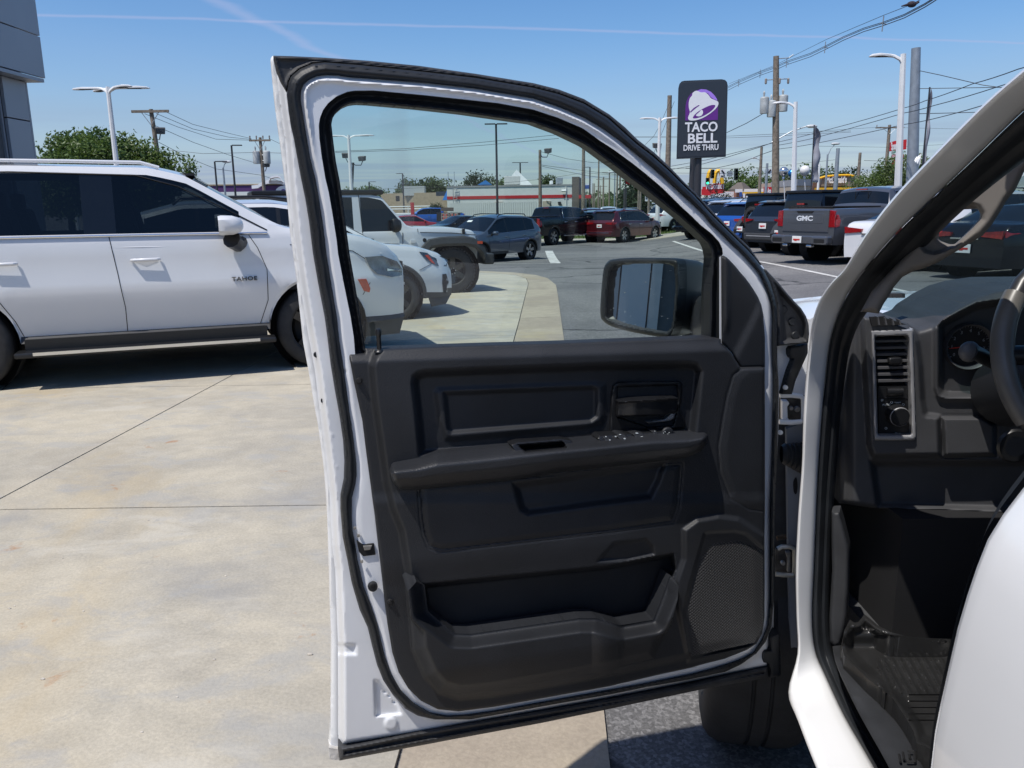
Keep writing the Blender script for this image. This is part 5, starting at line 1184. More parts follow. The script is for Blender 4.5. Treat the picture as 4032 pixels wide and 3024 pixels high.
ar.build('arch', M_yel, MS, smooth=60); pz = Pm.p(2810,765); MB().tube([(pz.x,pz.y+.3,-.2),(pz.x,pz.y+.3,pz.z)], .3, 8).build('sign_post', M_galv, MS)
# petrol station sign
Ps = Plane(at(3540,575,120), (1,0,0), (-.25,-1,0)); SS = empty('station_sign', 'red station sign with white script on two red posts, behind the tall white lamp post', 'sign', (0,0,0)); c6_ = lambda x, y: (3200+x*.4219, y*.4219)
plate('sign_board', Ps, cR6(722,1330, 765,1315, 878,1300, 874,1392, 718,1412), 0, .6, M_signr, SS); sign_text('Speedway', c6_(732,1370), c6_(835,1355), 1.5, SS, Ps, .05, .05)
plate('price_board', Ps, cR6(742,1414, 846,1404, 846,1440, 742,1440), 0, .4, mat('sign_green', (.02,.16,.09), .5, var=.05), SS); plate('price_board', Ps, cR6(742,1442, 846,1440, 846,1465, 742,1468), 0, .4, M_signr, SS); sign_text('LIQ', c6_(744,1453), c6_(775,1452), 1.0, SS, Ps, .02, .05)
for xx in (775, 838):
    q = Ps.p(*c6_(xx, 1440)); MB().box((q.x, q.y+.3, q.z/2), (.55,.3,q.z)).build('sign_post', M_signr, SS)
# signal heads, arrow signs, small road signs
M_sig = mat('signal_housing', (.012,.02,.016), .5, var=.1)
def signal(label, u, v, w, h, Y, green=False):
    c = at(u, v, Y); s = Y/3200; R_ = empty('traffic_signal', label, 'traffic light', tuple(c), 0, 'traffic lights over the junction')
    box('signal_housing', (0,0,0), (w*s,.3,h*s), M_sig, R_, bevel=.02)
    for k in (-1,0,1):
        MB().lathe([(0,.0),(.3*w*s,0),(.34*w*s,.14),(.36*w*s,.14),(.36*w*s,0)], Matrix.Translation((0,-.15,k*h*s*.31)) @ Matrix.Rotation(math.pi/2,4,'X'), 12).build('lens_hood', M_sig if not(green and k == -1) else mat('green_signal_lens', (.02,.5,.2), .3, emit=((.05,1,.45), 3.)), R_)
signal('dark traffic light in front of the yellow arches', 2805, 685, 13, 33, 80); signal('dark traffic light right of the arrow sign', 2898, 686, 14, 42, 80); signal('small traffic light showing green by the red road sign', 2785, 713, 11, 24, 90, True)
signal('traffic light beside the round dark pole under the restaurant sign', 2737, 686, 11, 32, 80); signal('traffic light hanging at the curved door frame', 2479, 705, 10, 22, 80); signal('second traffic light hanging at the curved door frame', 2467, 708, 8, 22, 82)
def board(name, label, cat, u0, v0, u1, v1, Y, material, post=True, group=None, th=.05, parent_kind=None):
    Pl = Plane(at((u0+u1)/2, (v0+v1)/2, Y), (1,0,0), (0,-1,0)); R_ = empty(name, label, cat, (0,0,0), 0, group)
    plate('sign_board', Pl, [(u0,v0),(u1,v0),(u1,v1),(u0,v1)], 0, th, material, R_)
    if post:
        q = Pl.p((u0+u1)/2, v1); MB().tube([(q.x,q.y+.06,float(gz(q.x,q.y))),(q.x,q.y+.06,q.z+.3)], .05, 6).build('sign_post', M_galv, R_)
    return R_, Pl
R_, Pl = board('arrow_sign', 'white left-turn-only arrow sign hanging between the traffic lights', 'sign', 2835, 666, 2857, 699, 80, M_signw, False)
MB().tube([Pl.p(2851,687,.03),Pl.p(2850,678,.03),Pl.p(2843,673,.03)], .06, 5).build('arrow', M_black, R_); plate('arrow_tip', Pl, [(2846,668),(2846,679),(2839,672)], .05, .02, M_black, R_); sign_text('ONLY', (2838,694), (2854,694), .2, R_, Pl, .01, .03, m_=M_black)
R_, Pl = board('arrow_sign', 'white right-turn arrow sign left of the tall wooden pole', 'sign', 3024, 665, 3040, 685, 80, M_signw, False)
MB().tube([Pl.p(3028,682,.03),Pl.p(3029,674,.03),Pl.p(3034,670,.03)], .06, 5).build('arrow', M_black, R_); plate('arrow_tip', Pl, [(3032,665),(3032,676),(3038,670)], .05, .02, M_black, R_)
board('street_name_sign', 'plain grey back of a sign between the traffic lights', 'sign', 2866, 673, 2884, 695, 80, M_galv, False)
R_, Pl = board('shop_sign', 'white roadside board with black lettering seen through the glass', 'sign', 2540, 773, 2578, 792, 95, M_signw, True); sign_text('De', (2542,779), (2552,779), .38, R_, Pl, .02, .03, m_=M_black); sign_text('our', (2561,779), (2575,779), .38, R_, Pl, .02, .03, m_=M_black)
R_, Pl = board('route_marker', 'small blue and red route marker by the dark bush', 'sign', 2912, 756, 2923, 774, 70, mat('route_blue', (.03,.08,.3), .5, var=.05)); 
board('route_marker', 'small white route marker right of the blue one', 'sign', 2926, 762, 2934, 780, 70, M_signw); board('route_marker', 'small white route marker farthest right by the dark bush', 'sign', 2938, 762, 2948, 778, 70, M_signw)
R_, Pl = board('shop_sign', 'blue and white stacked shop signs on a pole in the glass', 'sign', 2291, 722, 2325, 745, 150, M_signw, True); plate('sign_panel', Pl, [(2291,730),(2325,728),(2325,742),(2291,744)], .06, .05, mat('route_blue', (.03,.08,.3)), R_)
R_, Pl = board('restaurant_sign', 'red restaurant sign fragment with white lettering by the traffic pole', 'sign', 3007, 736, 3040, 770, 110, M_signr, True); sign_text('App', (3022,752), (3036,752), 1.0, R_, Pl, .03, .05)
# red feather banner pole through the glass, white banners, balloons
def banner(label, pu, pv, bu, bv, Y, w, material, group='tall feather flags', wob=.0, text=None):
    a = at(bu, bv, Y); b = at(pu, pv, Y); R_ = empty('feather_flag', label, 'flag', (a.x, a.y, float(gz(a.x, a.y)))); o = Vector(R_.location)
    MB().tube([(0,0,0), a-o, b-o], .03, 6).build('pole', M_dark, R_)
    vs = []; n = 16
    for k in range(n+1):
        t = k/n; p = a.lerp(b, t); ww = w*min(1, (1-t)*6)**.5*(1+.12*math.sin(t*17))
        yo = .06*math.sin(t*11); vs += [p-o+Vector((.02,yo,0)), p-o+Vector((ww*.5,yo+.08*math.sin(t*9+1),-.02)), p-o+Vector((ww,yo-.05,-.05))]
    fs = [(k*3+j, k*3+j+1, (k+1)*3+j+1, (k+1)*3+j) for k in range(n) for j in (0,1)]
    f = mesh_obj('flag_cloth', vs, fs, material, R_, smooth=60); s_ = f.modifiers.new('s','SOLIDIFY'); s_.thickness = .006
    return R_
M_flag = mat('grey_white_flag', (.42,.43,.48), .8, col2=(.12,.12,.15), vscale=1.3, detail=1)
banner('tall grey feather flag with dark print right of the balloons', 3206, 492, 3195, 715, 42, .32, M_flag); banner('tall thin furled feather flag right of the steel pole', 3661, 343, 3632, 650, 34, .12, M_flag)
rb = banner('red feather flag on a black pole in the curved window corner', 2456, 675, 2462, 723, 50, .25, mat('red_flag', (.6,.02,.02), .7, var=.2)); MB().tube([(0,0,0),(0,0,2.9)], .10, 8).build('post', M_dark, rb)
pf = at(3630,620,34); fl = MB()
for k in range(7):
    a = k*.9; fl.add([(-.05,0,0),(.12*math.cos(a)-.15,.1*math.sin(a),.18-.07*k),(.1*math.cos(a+1)-.2,.1*math.sin(a+1),-.02-.06*k)], [(0,1,2)])
fl.build('pennant', M_plate, None, label='crumpled white pennant hanging low on the thin furled flag', category='flag').location = pf
def balloon(label, u, v, r_px, Y, material, tail=True):
    c = at(u, v, Y); r = r_px*Y/3200; R_ = empty('balloon', label, 'balloon', tuple(c), 0, 'balloons floating over the cars')
    vs = []; n, m_ = 24, 16; 
    MB().lathe([(max(.001, r*math.sin(math.pi*i/m_)*(1-.10*(i/m_)**3)), r*1.02*math.cos(math.pi*i/m_)-(.10*r*(i/m_)**4)) for i in range(m_+1)], None, n).build('balloon_skin', material, R_, smooth=80)
    MB().lathe([(.02,0),(.05,-.06),(.01,-.06)], Matrix.Translation((0,0,-r*1.1)), 8).build('balloon_knot', material, R_)
    MB().tube([(0,0,-r*1.1),(.06,0,-r*1.1-.5),(.1,0,-r*1.1-1.0)], .012, 5).build('string', M_signw, R_)
balloon('shiny silver balloon left of the white lamp post', 3086, 675, 17, 26, mat('silver_foil', (.6,.62,.64), .12, metal=.85, var=.05)); balloon('shiny blue balloon behind the white lamp post', 3117, 682, 14, 40, mat('blue_foil', (.03,.2,.5), .12, metal=.6, var=.05)); balloon('matt white balloon right of the white lamp post', 3169, 672, 19, 26, mat('white_latex', (.72,.7,.68), .5, var=.03))

# ------------------------------------------------------------------ buildings along the street
def wall_between(u0, v0, u1, v1, Y0, Y1, depth, material, parent, name='wall', zb=None, zt=None):
    a = at(u0, v0, Y0); b = at(u1, v1, Y1); z = (a.z+b.z)/2 if zt is None else zt; d = (b-a); d.z = 0; n = Vector((-d.y, d.x, 0)).normalized()
    if n.y < 0: n = -n
    z0 = -.6 if zb is None else zb; a.z = b.z = z0
    MB().prism([a, b, b+n*depth, a+n*depth], (0,0,z-z0)).build(name, material, parent); return a, b, n, z
M_wblock = mat('white_painted_block', (.62,.62,.60), .8, var=.04, vscale=1.5, bump=.5, bscale=3); M_sand = mat('sand_split_block', (.34,.27,.19), .9, var=.12, vscale=2, bump=.5, bscale=5); M_redst = mat('red_stripe', (.45,.02,.025), .6, var=.04)
WB = empty('white_restaurant', 'white block-walled building with a red stripe along its side, seen through the door glass', 'building', (0,0,0))
a, b, n, z = wall_between(1759, 738, 2252, 724, 102, 100, 12, M_wblock, WB)
ab = (b-a).normalized()
def on_wall(t, z_, out=0.): return a.lerp(b, t)+Vector((0,0,z_-a.z))-n*out
Lw = (b-a).length
MB().prism([on_wall(0,2.45,.05), on_wall(1,2.45,.05), on_wall(1,2.82,.05), on_wall(0,2.82,.05)], n*.04).build('stripe', M_redst, WB)
MB().prism([on_wall(0,z-.12,.08), on_wall(1,z-.12,.08), on_wall(1,z+.05,.08), on_wall(0,z+.05,.08)], n*.3).build('parapet_cap', M_roofmem, WB)
MB().prism([on_wall(1,-.5,0), on_wall(1.055,-.5,0), on_wall(1.055,z+.9,0), on_wall(1,z+.9,0)], n*6).build('brown_end_wall', mat('brown_render', (.12,.10,.085), .8, var=.1), WB)
MB().prism([on_wall(1.055,2.35,.4), on_wall(1.15,2.35,.4), on_wall(1.15,2.75,.4), on_wall(1.055,2.75,.4)], n*3).build('canopy', M_redst, WB)
for t0 in (.39, .77): MB().prism([on_wall(t0,1.35,.3), on_wall(t0+.06,1.35,.3), on_wall(t0+.06,2.1,.3), on_wall(t0,2.1,.3)], n*.3).build('meter_box', mat('beige_box', (.45,.38,.30), .7, var=.1), WB)
MB().tube([on_wall(.42,2.1,.35), on_wall(.44,1.6,.5), on_wall(.41,1.2,.5)], .05, 5).tube([on_wall(.8,2.1,.35), on_wall(.84,2.0,.5), on_wall(.83,1.5,.5)], .05, 5).build('conduit', M_dark, WB)
lad = MB()
for t0 in (.055, .085): lad.tube([on_wall(t0,1.2,.3), on_wall(t0,z+.2,.3)], .04, 5)
for k in range(9): lad.tube([on_wall(.055,1.4+k*.33,.3), on_wall(.085,1.4+k*.33,.3)], .025, 4)
lad.build('ladder', M_galv, WB)
MB().prism([on_wall(.86,.3,.04), on_wall(.945,.3,.04), on_wall(.945,1.45,.04), on_wall(.86,1.45,.04)], n*.04).build('service_door', MATS['beige_box'], WB)
MB().tube([on_wall(.955,-.3,.1), on_wall(.955,z-.2,.1)], .05, 5).tube([on_wall(.92,z-.7,.3), on_wall(.955,z-.7,.3)], .14, 6).build('downpipe', M_lpole, WB)
MB().prism([on_wall(.895,1.6,.4), on_wall(.92,1.6,.4), on_wall(.915,2.0,.4), on_wall(.89,2.0,.4)], n*.3).build('wall_light', M_dark, WB)
# gable and roof units behind the parapet
q0, q1, q2 = at(1985,728,112), at(2034,668,112), at(2095,728,112); MB().prism([q0,q2,q1], (0,7,0)).build('gable_roof', mat('white_metal_roof', (.82,.82,.80), .6, var=.04), WB)
for (u0_, v0_, u1_, v1_, Y, nm, m_) in ((1986,694,2048,728,109,'roof_unit',mat('pale_sheet_metal', (.5,.5,.47), .5, metal=.2, var=.1)), (2190,700,2214,725,104,'roof_exhaust',M_galv), (2165,712,2176,726,103,'roof_vent',M_lpole)):
    a_, b_ = at(u0_,v1_,Y), at(u1_,v0_,Y); MB().box(((a_.x+b_.x)/2, Y, (a_.z+b_.z)/2), (b_.x-a_.x, 2.0, b_.z-a_.z)).build(nm, m_, WB, bevel=.05)
for u_ in (1766, 1790): 
    a_ = at(u_,737,106); MB().tube([a_, a_+Vector((0,0,1.9))], .04, 5).build('roof_antenna', M_galv, WB)
# white slatted fence in front: every board a piece
FN = empty('white_fence', 'white vertical-board service fence in front of the white building', 'fence', (0,0,0))
fa = at(1775,866,92); fb = at(2118,866,84); fa.z = fb.z = -.25; fd = (fb-fa); Lf = fd.length; fd.normalize(); nB = int(Lf/.30)
bm_ = box('board', (0,0,1.05), (.27,.05,2.3), mat('white_vinyl_board', (.47,.48,.47), .6, var=.06, vscale=2), FN); bm_.location = fa; bm_.rotation_euler = (0,0,math.atan2(fd.y, fd.x))
for k in range(1, nB):
    c = bm_.copy(); COL.objects.link(c); c.parent = FN; c.location = fa+fd*(k*.30); c.location.y += random.uniform(-.01,.01)
MB().prism([fb, fb+Vector((3,2.2,0)), fb+Vector((3,2.2,.55)), fb+Vector((0,0,.55))], (0,.2,0)).build('low_wall', M_side, FN)
# sand-coloured building with blue awning and blue gable
SB = empty('sand_block_building', 'low sand-coloured block building with a blue awning behind the off-roader', 'building', (0,0,0))
wall_between(1500, 762, 1764, 757, 165, 160, 14, M_sand, SB)
a_ = at(1742,788,156); MB().prism([a_, a_+Vector((5,0,0)), a_+Vector((4,0,2.0)), a_+Vector((1,0,2.0))], (0,2,0)).build('awning', mat('bright_blue_canvas', (.03,.22,.62), .6, var=.08), SB)
a_ = at(1728,763,158); box('roof_trim', (a_.x+2, a_.y, a_.z), (5,1,.8), MATS['sign_cabinet_grey'], SB); a_ = at(1634,752,164); box('roof_unit', (a_.x, a_.y, a_.z), (4,3,1.8), MATS['pale_sheet_metal'], SB)
for u_, w_ in ((1566,.7),): a_ = at(u_, 782, 159); box('wall_light', tuple(a_), (w_,.4,1.0), M_dark, SB)
BG = empty('blue_gable_building', 'bright blue gabled roof above the white parapet', 'building', (0,0,0)); q0, q1, q2 = at(1880,728,150), at(1912,709,150), at(1938,728,150)
MB().prism([q0,q2,q1], (0,4,0)).build('gable_roof', mat('bright_blue_roof', (.03,.2,.55), .5, var=.05), BG); box('wall', ((q0.x+q2.x)/2, 152, q0.z/2), (q2.x-q0.x-.6, 3.6, q0.z-.1), MATS['bright_blue_canvas'], BG)
# menu board, red post, ladder truck
MN = empty('menu_board', 'drive-through menu board with food pictures beside the sand-coloured building', 'menu board', (0,0,0)); PM = Plane(at(1765,845,62), (1,0,0), (0,-1,0))
plate('frame', PM, cZ2(1092,785, 1310,785, 1310,865, 1092,865), 0, .2, M_dark, MN); plate('header_panel', PM, cZ2(1132,738, 1247,738, 1247,772, 1132,772), .02, .2, MATS['brown_render'], MN)
for k, x in enumerate((1135,1172,1212,1256)):
    p_ = plate('menu_panel', PM, cZ2(x,792, x+32,792, x+32,858, x,858), .02, .03, mat('menu_cream', (.5,.42,.36), .5, var=.1), MN)
    for j in range(4): plate('menu_picture', PM, cZ2(x+4+(j%2)*14,798+(j//2)*28, x+14+(j%2)*14,798+(j//2)*28, x+14+(j%2)*14,818+(j//2)*28, x+4+(j%2)*14,818+(j//2)*28), .025, .02, M_redprint if (j+k) % 2 else M_dark, p_)
for u_ in (1150,1230): 
    a_ = PM.p(*cZ2(u_,862)[0]); MB().tube([(a_.x,a_.y,-.5),(a_.x,a_.y,a_.z)], .06, 6).build('leg', M_dark, MN)
a_ = at(1623,797,70); MB().box((0,0,(a_.z)/2-.3), (.28,.28,a_.z+.6)).build('bollard_post', M_redst, None, label='dark red canopy post left of the blue pickup', category='post').location = (a_.x, a_.y, 0)
LT = empty('ladder_truck', 'white utility truck with ladder racks left of the blue pickup', 'truck', tuple(at(1610,870,85)), math.radians(5))
MB().box((0,0,.2),(4.5,1.9,1.2)).build('service_body', M_lpole, LT, bevel=.05); rk = MB()
for z_ in (1.2, 1.45): rk.tube([(-2.2,-.9,z_),(2.2,-.9,z_)], .05, 5).tube([(-2.2,.9,z_),(2.2,.9,z_)], .05, 5)
for k in range(9): rk.tube([(-2.1+k*.5,-.9,1.45),(-2.1+k*.5,.9,1.45)], .035, 4)
for x_ in (-2,0,2): rk.tube([(x_,-.9,.7),(x_,-.9,1.5)], .04, 5)
rk.build('ladder_rack', M_lpole, LT); MB().box((2.6,0,1.35),(.9,.5,.35)).build('equipment_box', M_dark, LT, bevel=.03)
for x_ in (-1.5,1.6): MB().lathe([(0,.12),(.4,.12),(.4,-.12),(0,-.12)], Matrix.Translation((x_,-.9,-.5)) @ Matrix.Rotation(math.pi/2,4,'X'), 20).build('wheel', M_tyre, LT)
# taco restaurant building at the left
TR = empty('taco_restaurant', 'flat-roofed restaurant with a purple band and a white curved bell arch at the left skyline', 'building', (0,0,0)); M_cream = mat('cream_stucco', (.52,.46,.38), .8, var=.05)
x0_, x1_ = at(800,760,92), at(1250,760,92); a_ = at(900,735,92)
MB().box(((x0_.x+x1_.x)/2, 97, a_.z/2-.8), (x1_.x-x0_.x, 10, a_.z-.3)).build('wall', M_cream, TR)
MB().box(((x0_.x+x1_.x)/2, 91.9, a_.z-.25), (x1_.x-x0_.x+.3, .4, .62)).build('purple_band', mat('muted_purple_fascia', (.07,.022,.11), .6, var=.1), TR); MB().box(((x0_.x+x1_.x)/2, 96.9, a_.z+.19), (x1_.x-x0_.x+.5, 10.6, .12)).build('roof', M_sand, TR)
tor = MB(); pts = [cr(900,500,.2411)(x, y)[0] for x, y in ((375,955),(470,945),(560,890),(640,870),(760,872),(860,880),(905,905))]
P3 = [at(u, v, 91) for u, v in pts]
tor.prism([p for p in P3]+[p-Vector((0,0,.35)) for p in P3[::-1]], (0,.5,0)); tor.build('curved_trim', M_signw, TR)
vs = []; arc = [(650,872),(680,815),(740,795),(805,792),(840,810),(870,860),(905,905)]
A3 = [at(*cr(900,500,.2411)(x, y)[0], 90) for x, y in arc]
fs = []; vs = []
for p in A3: vs += [p, p+Vector((-.6,2.4,0)), p-Vector((0,0,.18)), p+Vector((-.6,2.4,-.18))]
for k in range(len(A3)-1):
    i = k*4; fs += [(i,i+4,i+5,i+1),(i+2,i+3,i+7,i+6),(i,i+2,i+6,i+4),(i+1,i+5,i+7,i+3)]
mesh_obj('bell_arch', vs, fs, M_signw, TR, smooth=60)
a_ = at(1078,737,90.5); MB().lathe([(0,0),(1.05,0),(1.05,.3),(0,.3)], Matrix.Translation((a_.x+.9,91.3,a_.z-.9)) @ Matrix.Rotation(math.pi/2,4,'X'), 24).build('tower_face', M_signw, TR); txt('emblem', '0', 1.3, frame((a_.x+.9,90.9,a_.z-.7),(1,0,0),(0,0,1)), M_pur, TR, ext=.03)
for k in range(3): MB().box((x0_.x+1.2+k*1.4, 91.8, 1.9), (.7,.1,.7)).build('window', M_bglass, TR)
# right-hand skyline: burger restaurant, tan shop, brick row
BR = empty('burger_restaurant', 'brown brick burger restaurant with yellow canopy and white McDonald\'s lettering', 'building', (0,0,0))
M_brick = mat('brown_brick', (.15,.085,.06), .9, var=.2, vscale=3, bump=.3, bscale=8)
x0_ = at(3198,740,118); x1_ = at(3372,740,118); zt_ = at(3290,718,118).z
MB().box(((x0_.x+x1_.x)/2, 124, zt_/2-.1), (x1_.x-x0_.x, 12, zt_+.2)).build('wall', M_brick, BR)
MB().box(((x0_.x+x1_.x)/2+.3, 117.7, zt_+.1), (x1_.x-x0_.x-1.5, .5, 1.3)).build('sign_band', mat('taupe_band', (.16,.15,.14), .6, var=.05), BR)
pr = Plane((0,117.3,0), (1,0,0), (0,-1,0)); sign_text("McDonald's", cc(1532,303), cc(1752,298), 1.25, BR, pr, .05, .05)
tp_ = [pr.p(*cc(x, y), 0) for x, y in ((1435,286),(1520,262),(1630,250),(1760,247),(1835,256))]; MB().tube(tp_, .16, 6).build('yellow_brow', M_yel, BR, smooth=60)
a_, b_ = pr.p(*cc(1404,412)), pr.p(*cc(1822,392)); MB().box(((a_.x+b_.x)/2, 116.8, (a_.z+b_.z)/2), (b_.x-a_.x, 1.2, .45)).build('yellow_canopy', M_yel, BR)
for k in range(5): MB().box((a_.x+1+k*(b_.x-a_.x)/5, 117.6, 1.0), (1.9,.2,1.9)).build('window', M_bglass, BR)
a_ = at(3090,762,115); b_ = at(3195,762,115); SHP = empty('tan_shop', 'low tan shop with a grey fascia left of the burger restaurant', 'building', (0,0,0)); zt_ = at(3150,712,115).z
MB().prism([(at(3058,760,122).x,122,-.2),(at(3135,760,112).x,112,-.2),(at(3196,760,114).x,114,-.2),(at(3196,760,114).x,126,-.2),(at(3058,760,122).x,130,-.2)], (0,0,zt_+.2)).build('wall', mat('tan_stucco', (.42,.35,.27), .8, var=.05), SHP)
MB().prism([(at(3058,760,121.8).x,121.7,zt_-.7),(at(3135,760,111.8).x,111.6,zt_-.7),(at(3196,760,113.8).x,113.7,zt_-.7),(at(3196,760,114).x,118,zt_-.7),(at(3058,760,122).x,125,zt_-.7)], (0,0,.85)).build('fascia', M_roofmem, SHP)
for u_ in (3100,3150,3170): q = at(u_, 768, 112.3); MB().box((q.x, 112.1+abs(u_-3135)*.02, 1.0), (1.3,.6,1.8)).build('window', M_bglass, SHP)
BK = empty('brick_shop_row', 'row of low brick shops with a small dark hipped roof left of the wooden pole', 'building', (0,0,0)); zt_ = at(2960,748,125).z
MB().box(((at(2918,760,125).x+at(3040,760,125).x)/2, 131, zt_/2-.1), (at(3040,760,125).x-at(2918,760,125).x, 12, zt_+.2)).build('wall', mat('red_brick_far', (.28,.12,.08), .9, var=.2, vscale=2), BK)
a_ = at(2930,738,124); MB().lathe([(0,1.0),(.5,.95),(1.7,0),(1.7,-.3),(0,-.3)], Matrix.Translation((a_.x,126,a_.z-.2)), 4).build('hipped_roof', MATS['brown_render'], BK)
MB().box((at(2980,745,124).x, 124.6, zt_-.1), (6,.4,.5)).build('parapet_trim', M_signw, BK); MB().box((at(2985,760,122).x, 122.8, at(2985,760,122).z), (4.5,1.6,.35)).build('awning', M_yel, BK)
WS = empty('white_shop', 'small white shop seen above the dark bush', 'building', (0,0,0)); q = at(2895,758,128); MB().box((q.x,132,q.z/2),(5,6,q.z+.3)).build('wall', M_signw, WS); MB().box((q.x,128.9,q.z*.35),(3.6,.1,q.z*.4)).build('window', M_bglass, WS)

# ------------------------------------------------------------------ trees
def tree(name, label, u, v_top, Y, w, h, material, n=2600, leaf=.16, blobs=9, group=None, trunk=.16, zc=None, flat=.8, seed=1, cat='tree', low=.12):
    r_ = np.random.default_rng(seed); p = at(u, v_top, Y); z0 = float(gz(p.x, p.y)); top = p.z-z0
    R_ = empty(name, label, cat, (p.x, p.y, z0), 0, group); zc = top-h*.5
    T_ = MB(); T_.tube([(0,0,-.1),(.05,0,max(.3,top-h)*.7),(0,.05,zc)], [trunk*1.25, trunk, trunk*.5], 8)
    B_ = []
    for k in range(blobs):
        a = r_.uniform(0, 2*math.pi); rr = (r_.uniform(0,1)**.6)*w*.34; zz = zc+r_.uniform(-.36,.34)*h; s_ = r_.uniform(.20,.34)
        B_.append((math.cos(a)*rr, math.sin(a)*rr*flat, zz, w*s_, h*s_*.95)); T_.tube([(0,0,zc-h*.35),(math.cos(a)*rr*.5,math.sin(a)*rr*.4,(zc+zz)/2-.1*h),(math.cos(a)*rr,math.sin(a)*rr*flat,zz)], [trunk*.5,trunk*.3,trunk*.1], 5)
    B_.append((0,0,zc,w*.36,h*.36)); B_.append((0,0,top-h*.25,w*.22,h*.25))
    T_.build('trunk', M_bark, R_, smooth=60)
    P_l = []
    bl = np.array(B_); wt = bl[:,3]**2*bl[:,4]; wt /= wt.sum(); which = r_.choice(len(bl), n, p=wt)
    d = r_.normal(size=(n,3)); d /= np.linalg.norm(d, axis=1)[:,None]; rad = r_.uniform(.55,1.0,n)**.5
    # clumping: snap many leaves around twig ends
    P0 = bl[which][:,:3]+d*rad[:,None]*np.stack([bl[which][:,3]]*2+[bl[which][:,4]], 1)
    cl = r_.integers(0, n, n//9); tw = P0[cl]; P0 = tw[r_.integers(0, len(tw), n)]+r_.normal(size=(n,3))*leaf*1.15
    P0 = P0[P0[:,2] > .12*top*low*8*.1+.05]; n = len(P0); nr = d[:n]*.5+r_.normal(size=(n,3))*.6+np.array([0,0,.4]); nr /= np.linalg.norm(nr, axis=1)[:,None]
    t1 = np.cross(nr, r_.normal(size=(n,3))); t1 /= np.linalg.norm(t1, axis=1)[:,None]; t2 = np.cross(nr, t1); s_ = leaf*r_.uniform(.55,1.1,n)[:,None]
    V_ = np.stack([P0-t1*s_*.9, P0+t2*s_*.45-nr*s_*.15, P0+t1*s_*.9, P0-t2*s_*.45-nr*s_*.15], 1).reshape(-1,3)
    F_ = [(4*k,4*k+1,4*k+2,4*k+3) for k in range(n)]
    mesh_obj('crown', V_, F_, material, R_)
    return R_
tree('leafy_tree', 'leafy green tree behind the long white SUV, left and tallest crown', 345, 508, 42, 4.9, 4.3, M_leaf, 17000, .15, 12, seed=3, group='leafy trees at the left')
tree('leafy_tree', 'leafy green tree behind the long white SUV, right and lower crown', 560, 552, 43, 4.2, 3.7, M_leafy, 12000, .15, 10, seed=5, group='leafy trees at the left')
tree('leafy_tree', 'leafy green tree at the dealership corner, low left crown', 240, 575, 43, 3.2, 3.0, M_leaf, 7000, .15, 8, seed=6, group='leafy trees at the left')
far_t = [(1605,702,185,7.5,7,'round green tree left of the pair behind the sand-coloured wall'),(1680,712,190,11,6,'broad green tree behind the middle of the sand-coloured wall'),(1725,708,188,7,7,'round green tree at the right end of the sand-coloured wall'),(1480,740,200,7,5,'low tree behind the off-roader roof'),(1400,748,200,5,4,'small tree at the left edge of the glass'),
  (1860,692,220,9,8,'tree crown left of the blue gable'),(1905,690,230,8,8,'taller tree crown behind the blue gable'),(1985,700,210,7,8,'tree crown left of the rooftop unit'),(2150,705,200,4,6,'small tree right of the wooden pole in the glass'),
  (2490,722,120,6,7,'tree beside the traffic pole in the curved window corner'),(2530,690,190,11,12,'tall tree behind the white roadside board'),(2400,770,330,16,9,'tree mass far down the street, left'),(2350,775,380,14,8,'tree mass at the far end of the street'),(2300,785,260,6,5,'small tree behind the brown end wall'),
  (2700,735,170,7,7,'tree left of the restaurant sign post'),(2935,682,190,11,9,'rounded tree above the brick row'),(2985,690,200,10,8,'tree behind the signal pole'),(2860,712,200,9,7,'tree behind the grey sign back'),(3120,660,175,9,10,'tree behind the silver balloon'),(3170,650,180,9,10,'tree behind the white balloon'),(3255,663,170,10,9,'tree above the yellow brow'),(3340,668,175,9,9,'tree behind the burger lettering'),(3060,690,190,8,9,'tree behind the tall wooden pole')]
for i, (u, v, Y, w, h, lb) in enumerate(far_t): tree('background_tree', lb, u, v, Y, w, h, (M_leafo, M_leafd, M_leafo, M_leaf)[i % 4], 2600, .42, 9, seed=20+i, group='background trees along the skyline')
tree('leafy_tree', 'large feathery green tree at the right behind the steel pole', 3490, 640, 62, 5.6, 4.2, M_leafy, 13000, .13, 12, seed=60); tree('leafy_tree', 'feathery green tree right of the steel pole', 3650, 655, 60, 4.4, 3.8, M_leafo, 9000, .13, 10, seed=61)
tree('round_bush', 'dark rounded bush at the foot of the restaurant sign', 2842, 742, 44, 2.4, 2.0, M_leafd, 6500, .07, 8, seed=70, cat='bush')
tree('round_bush', 'small green bush beside the menu board', 1722, 800, 75, 1.9, 1.9, M_leafd, 1800, .09, 6, seed=71, cat='bush')
# far tree line closing the horizon
tl = MB(); r_ = np.random.default_rng(99); V_ = []; F_ = []
for i in range(9000):
    a = r_.uniform(-.85, .85); R0 = r_.uniform(380, 520); x = math.sin(a)*R0; y = math.cos(a)*R0; h = 5+2.2*math.sin(a*23)+1.5*math.sin(a*61+1); z = r_.uniform(-.5, h)
    s_ = r_.uniform(.7,1.6); t = r_.normal(size=3); t /= np.linalg.norm(t); u_ = np.cross(t, r_.normal(size=3)); u_ /= np.linalg.norm(u_); c = np.array([x,y,z]); k = len(V_)
    V_ += [c-t*s_, c+u_*s_*.7, c+t*s_, c-u_*s_*.7]; F_.append((k,k+1,k+2,k+3))
mesh_obj('treeline', V_, F_, M_leafo, None, kind='stuff', label='far line of trees closing the horizon', category='trees')
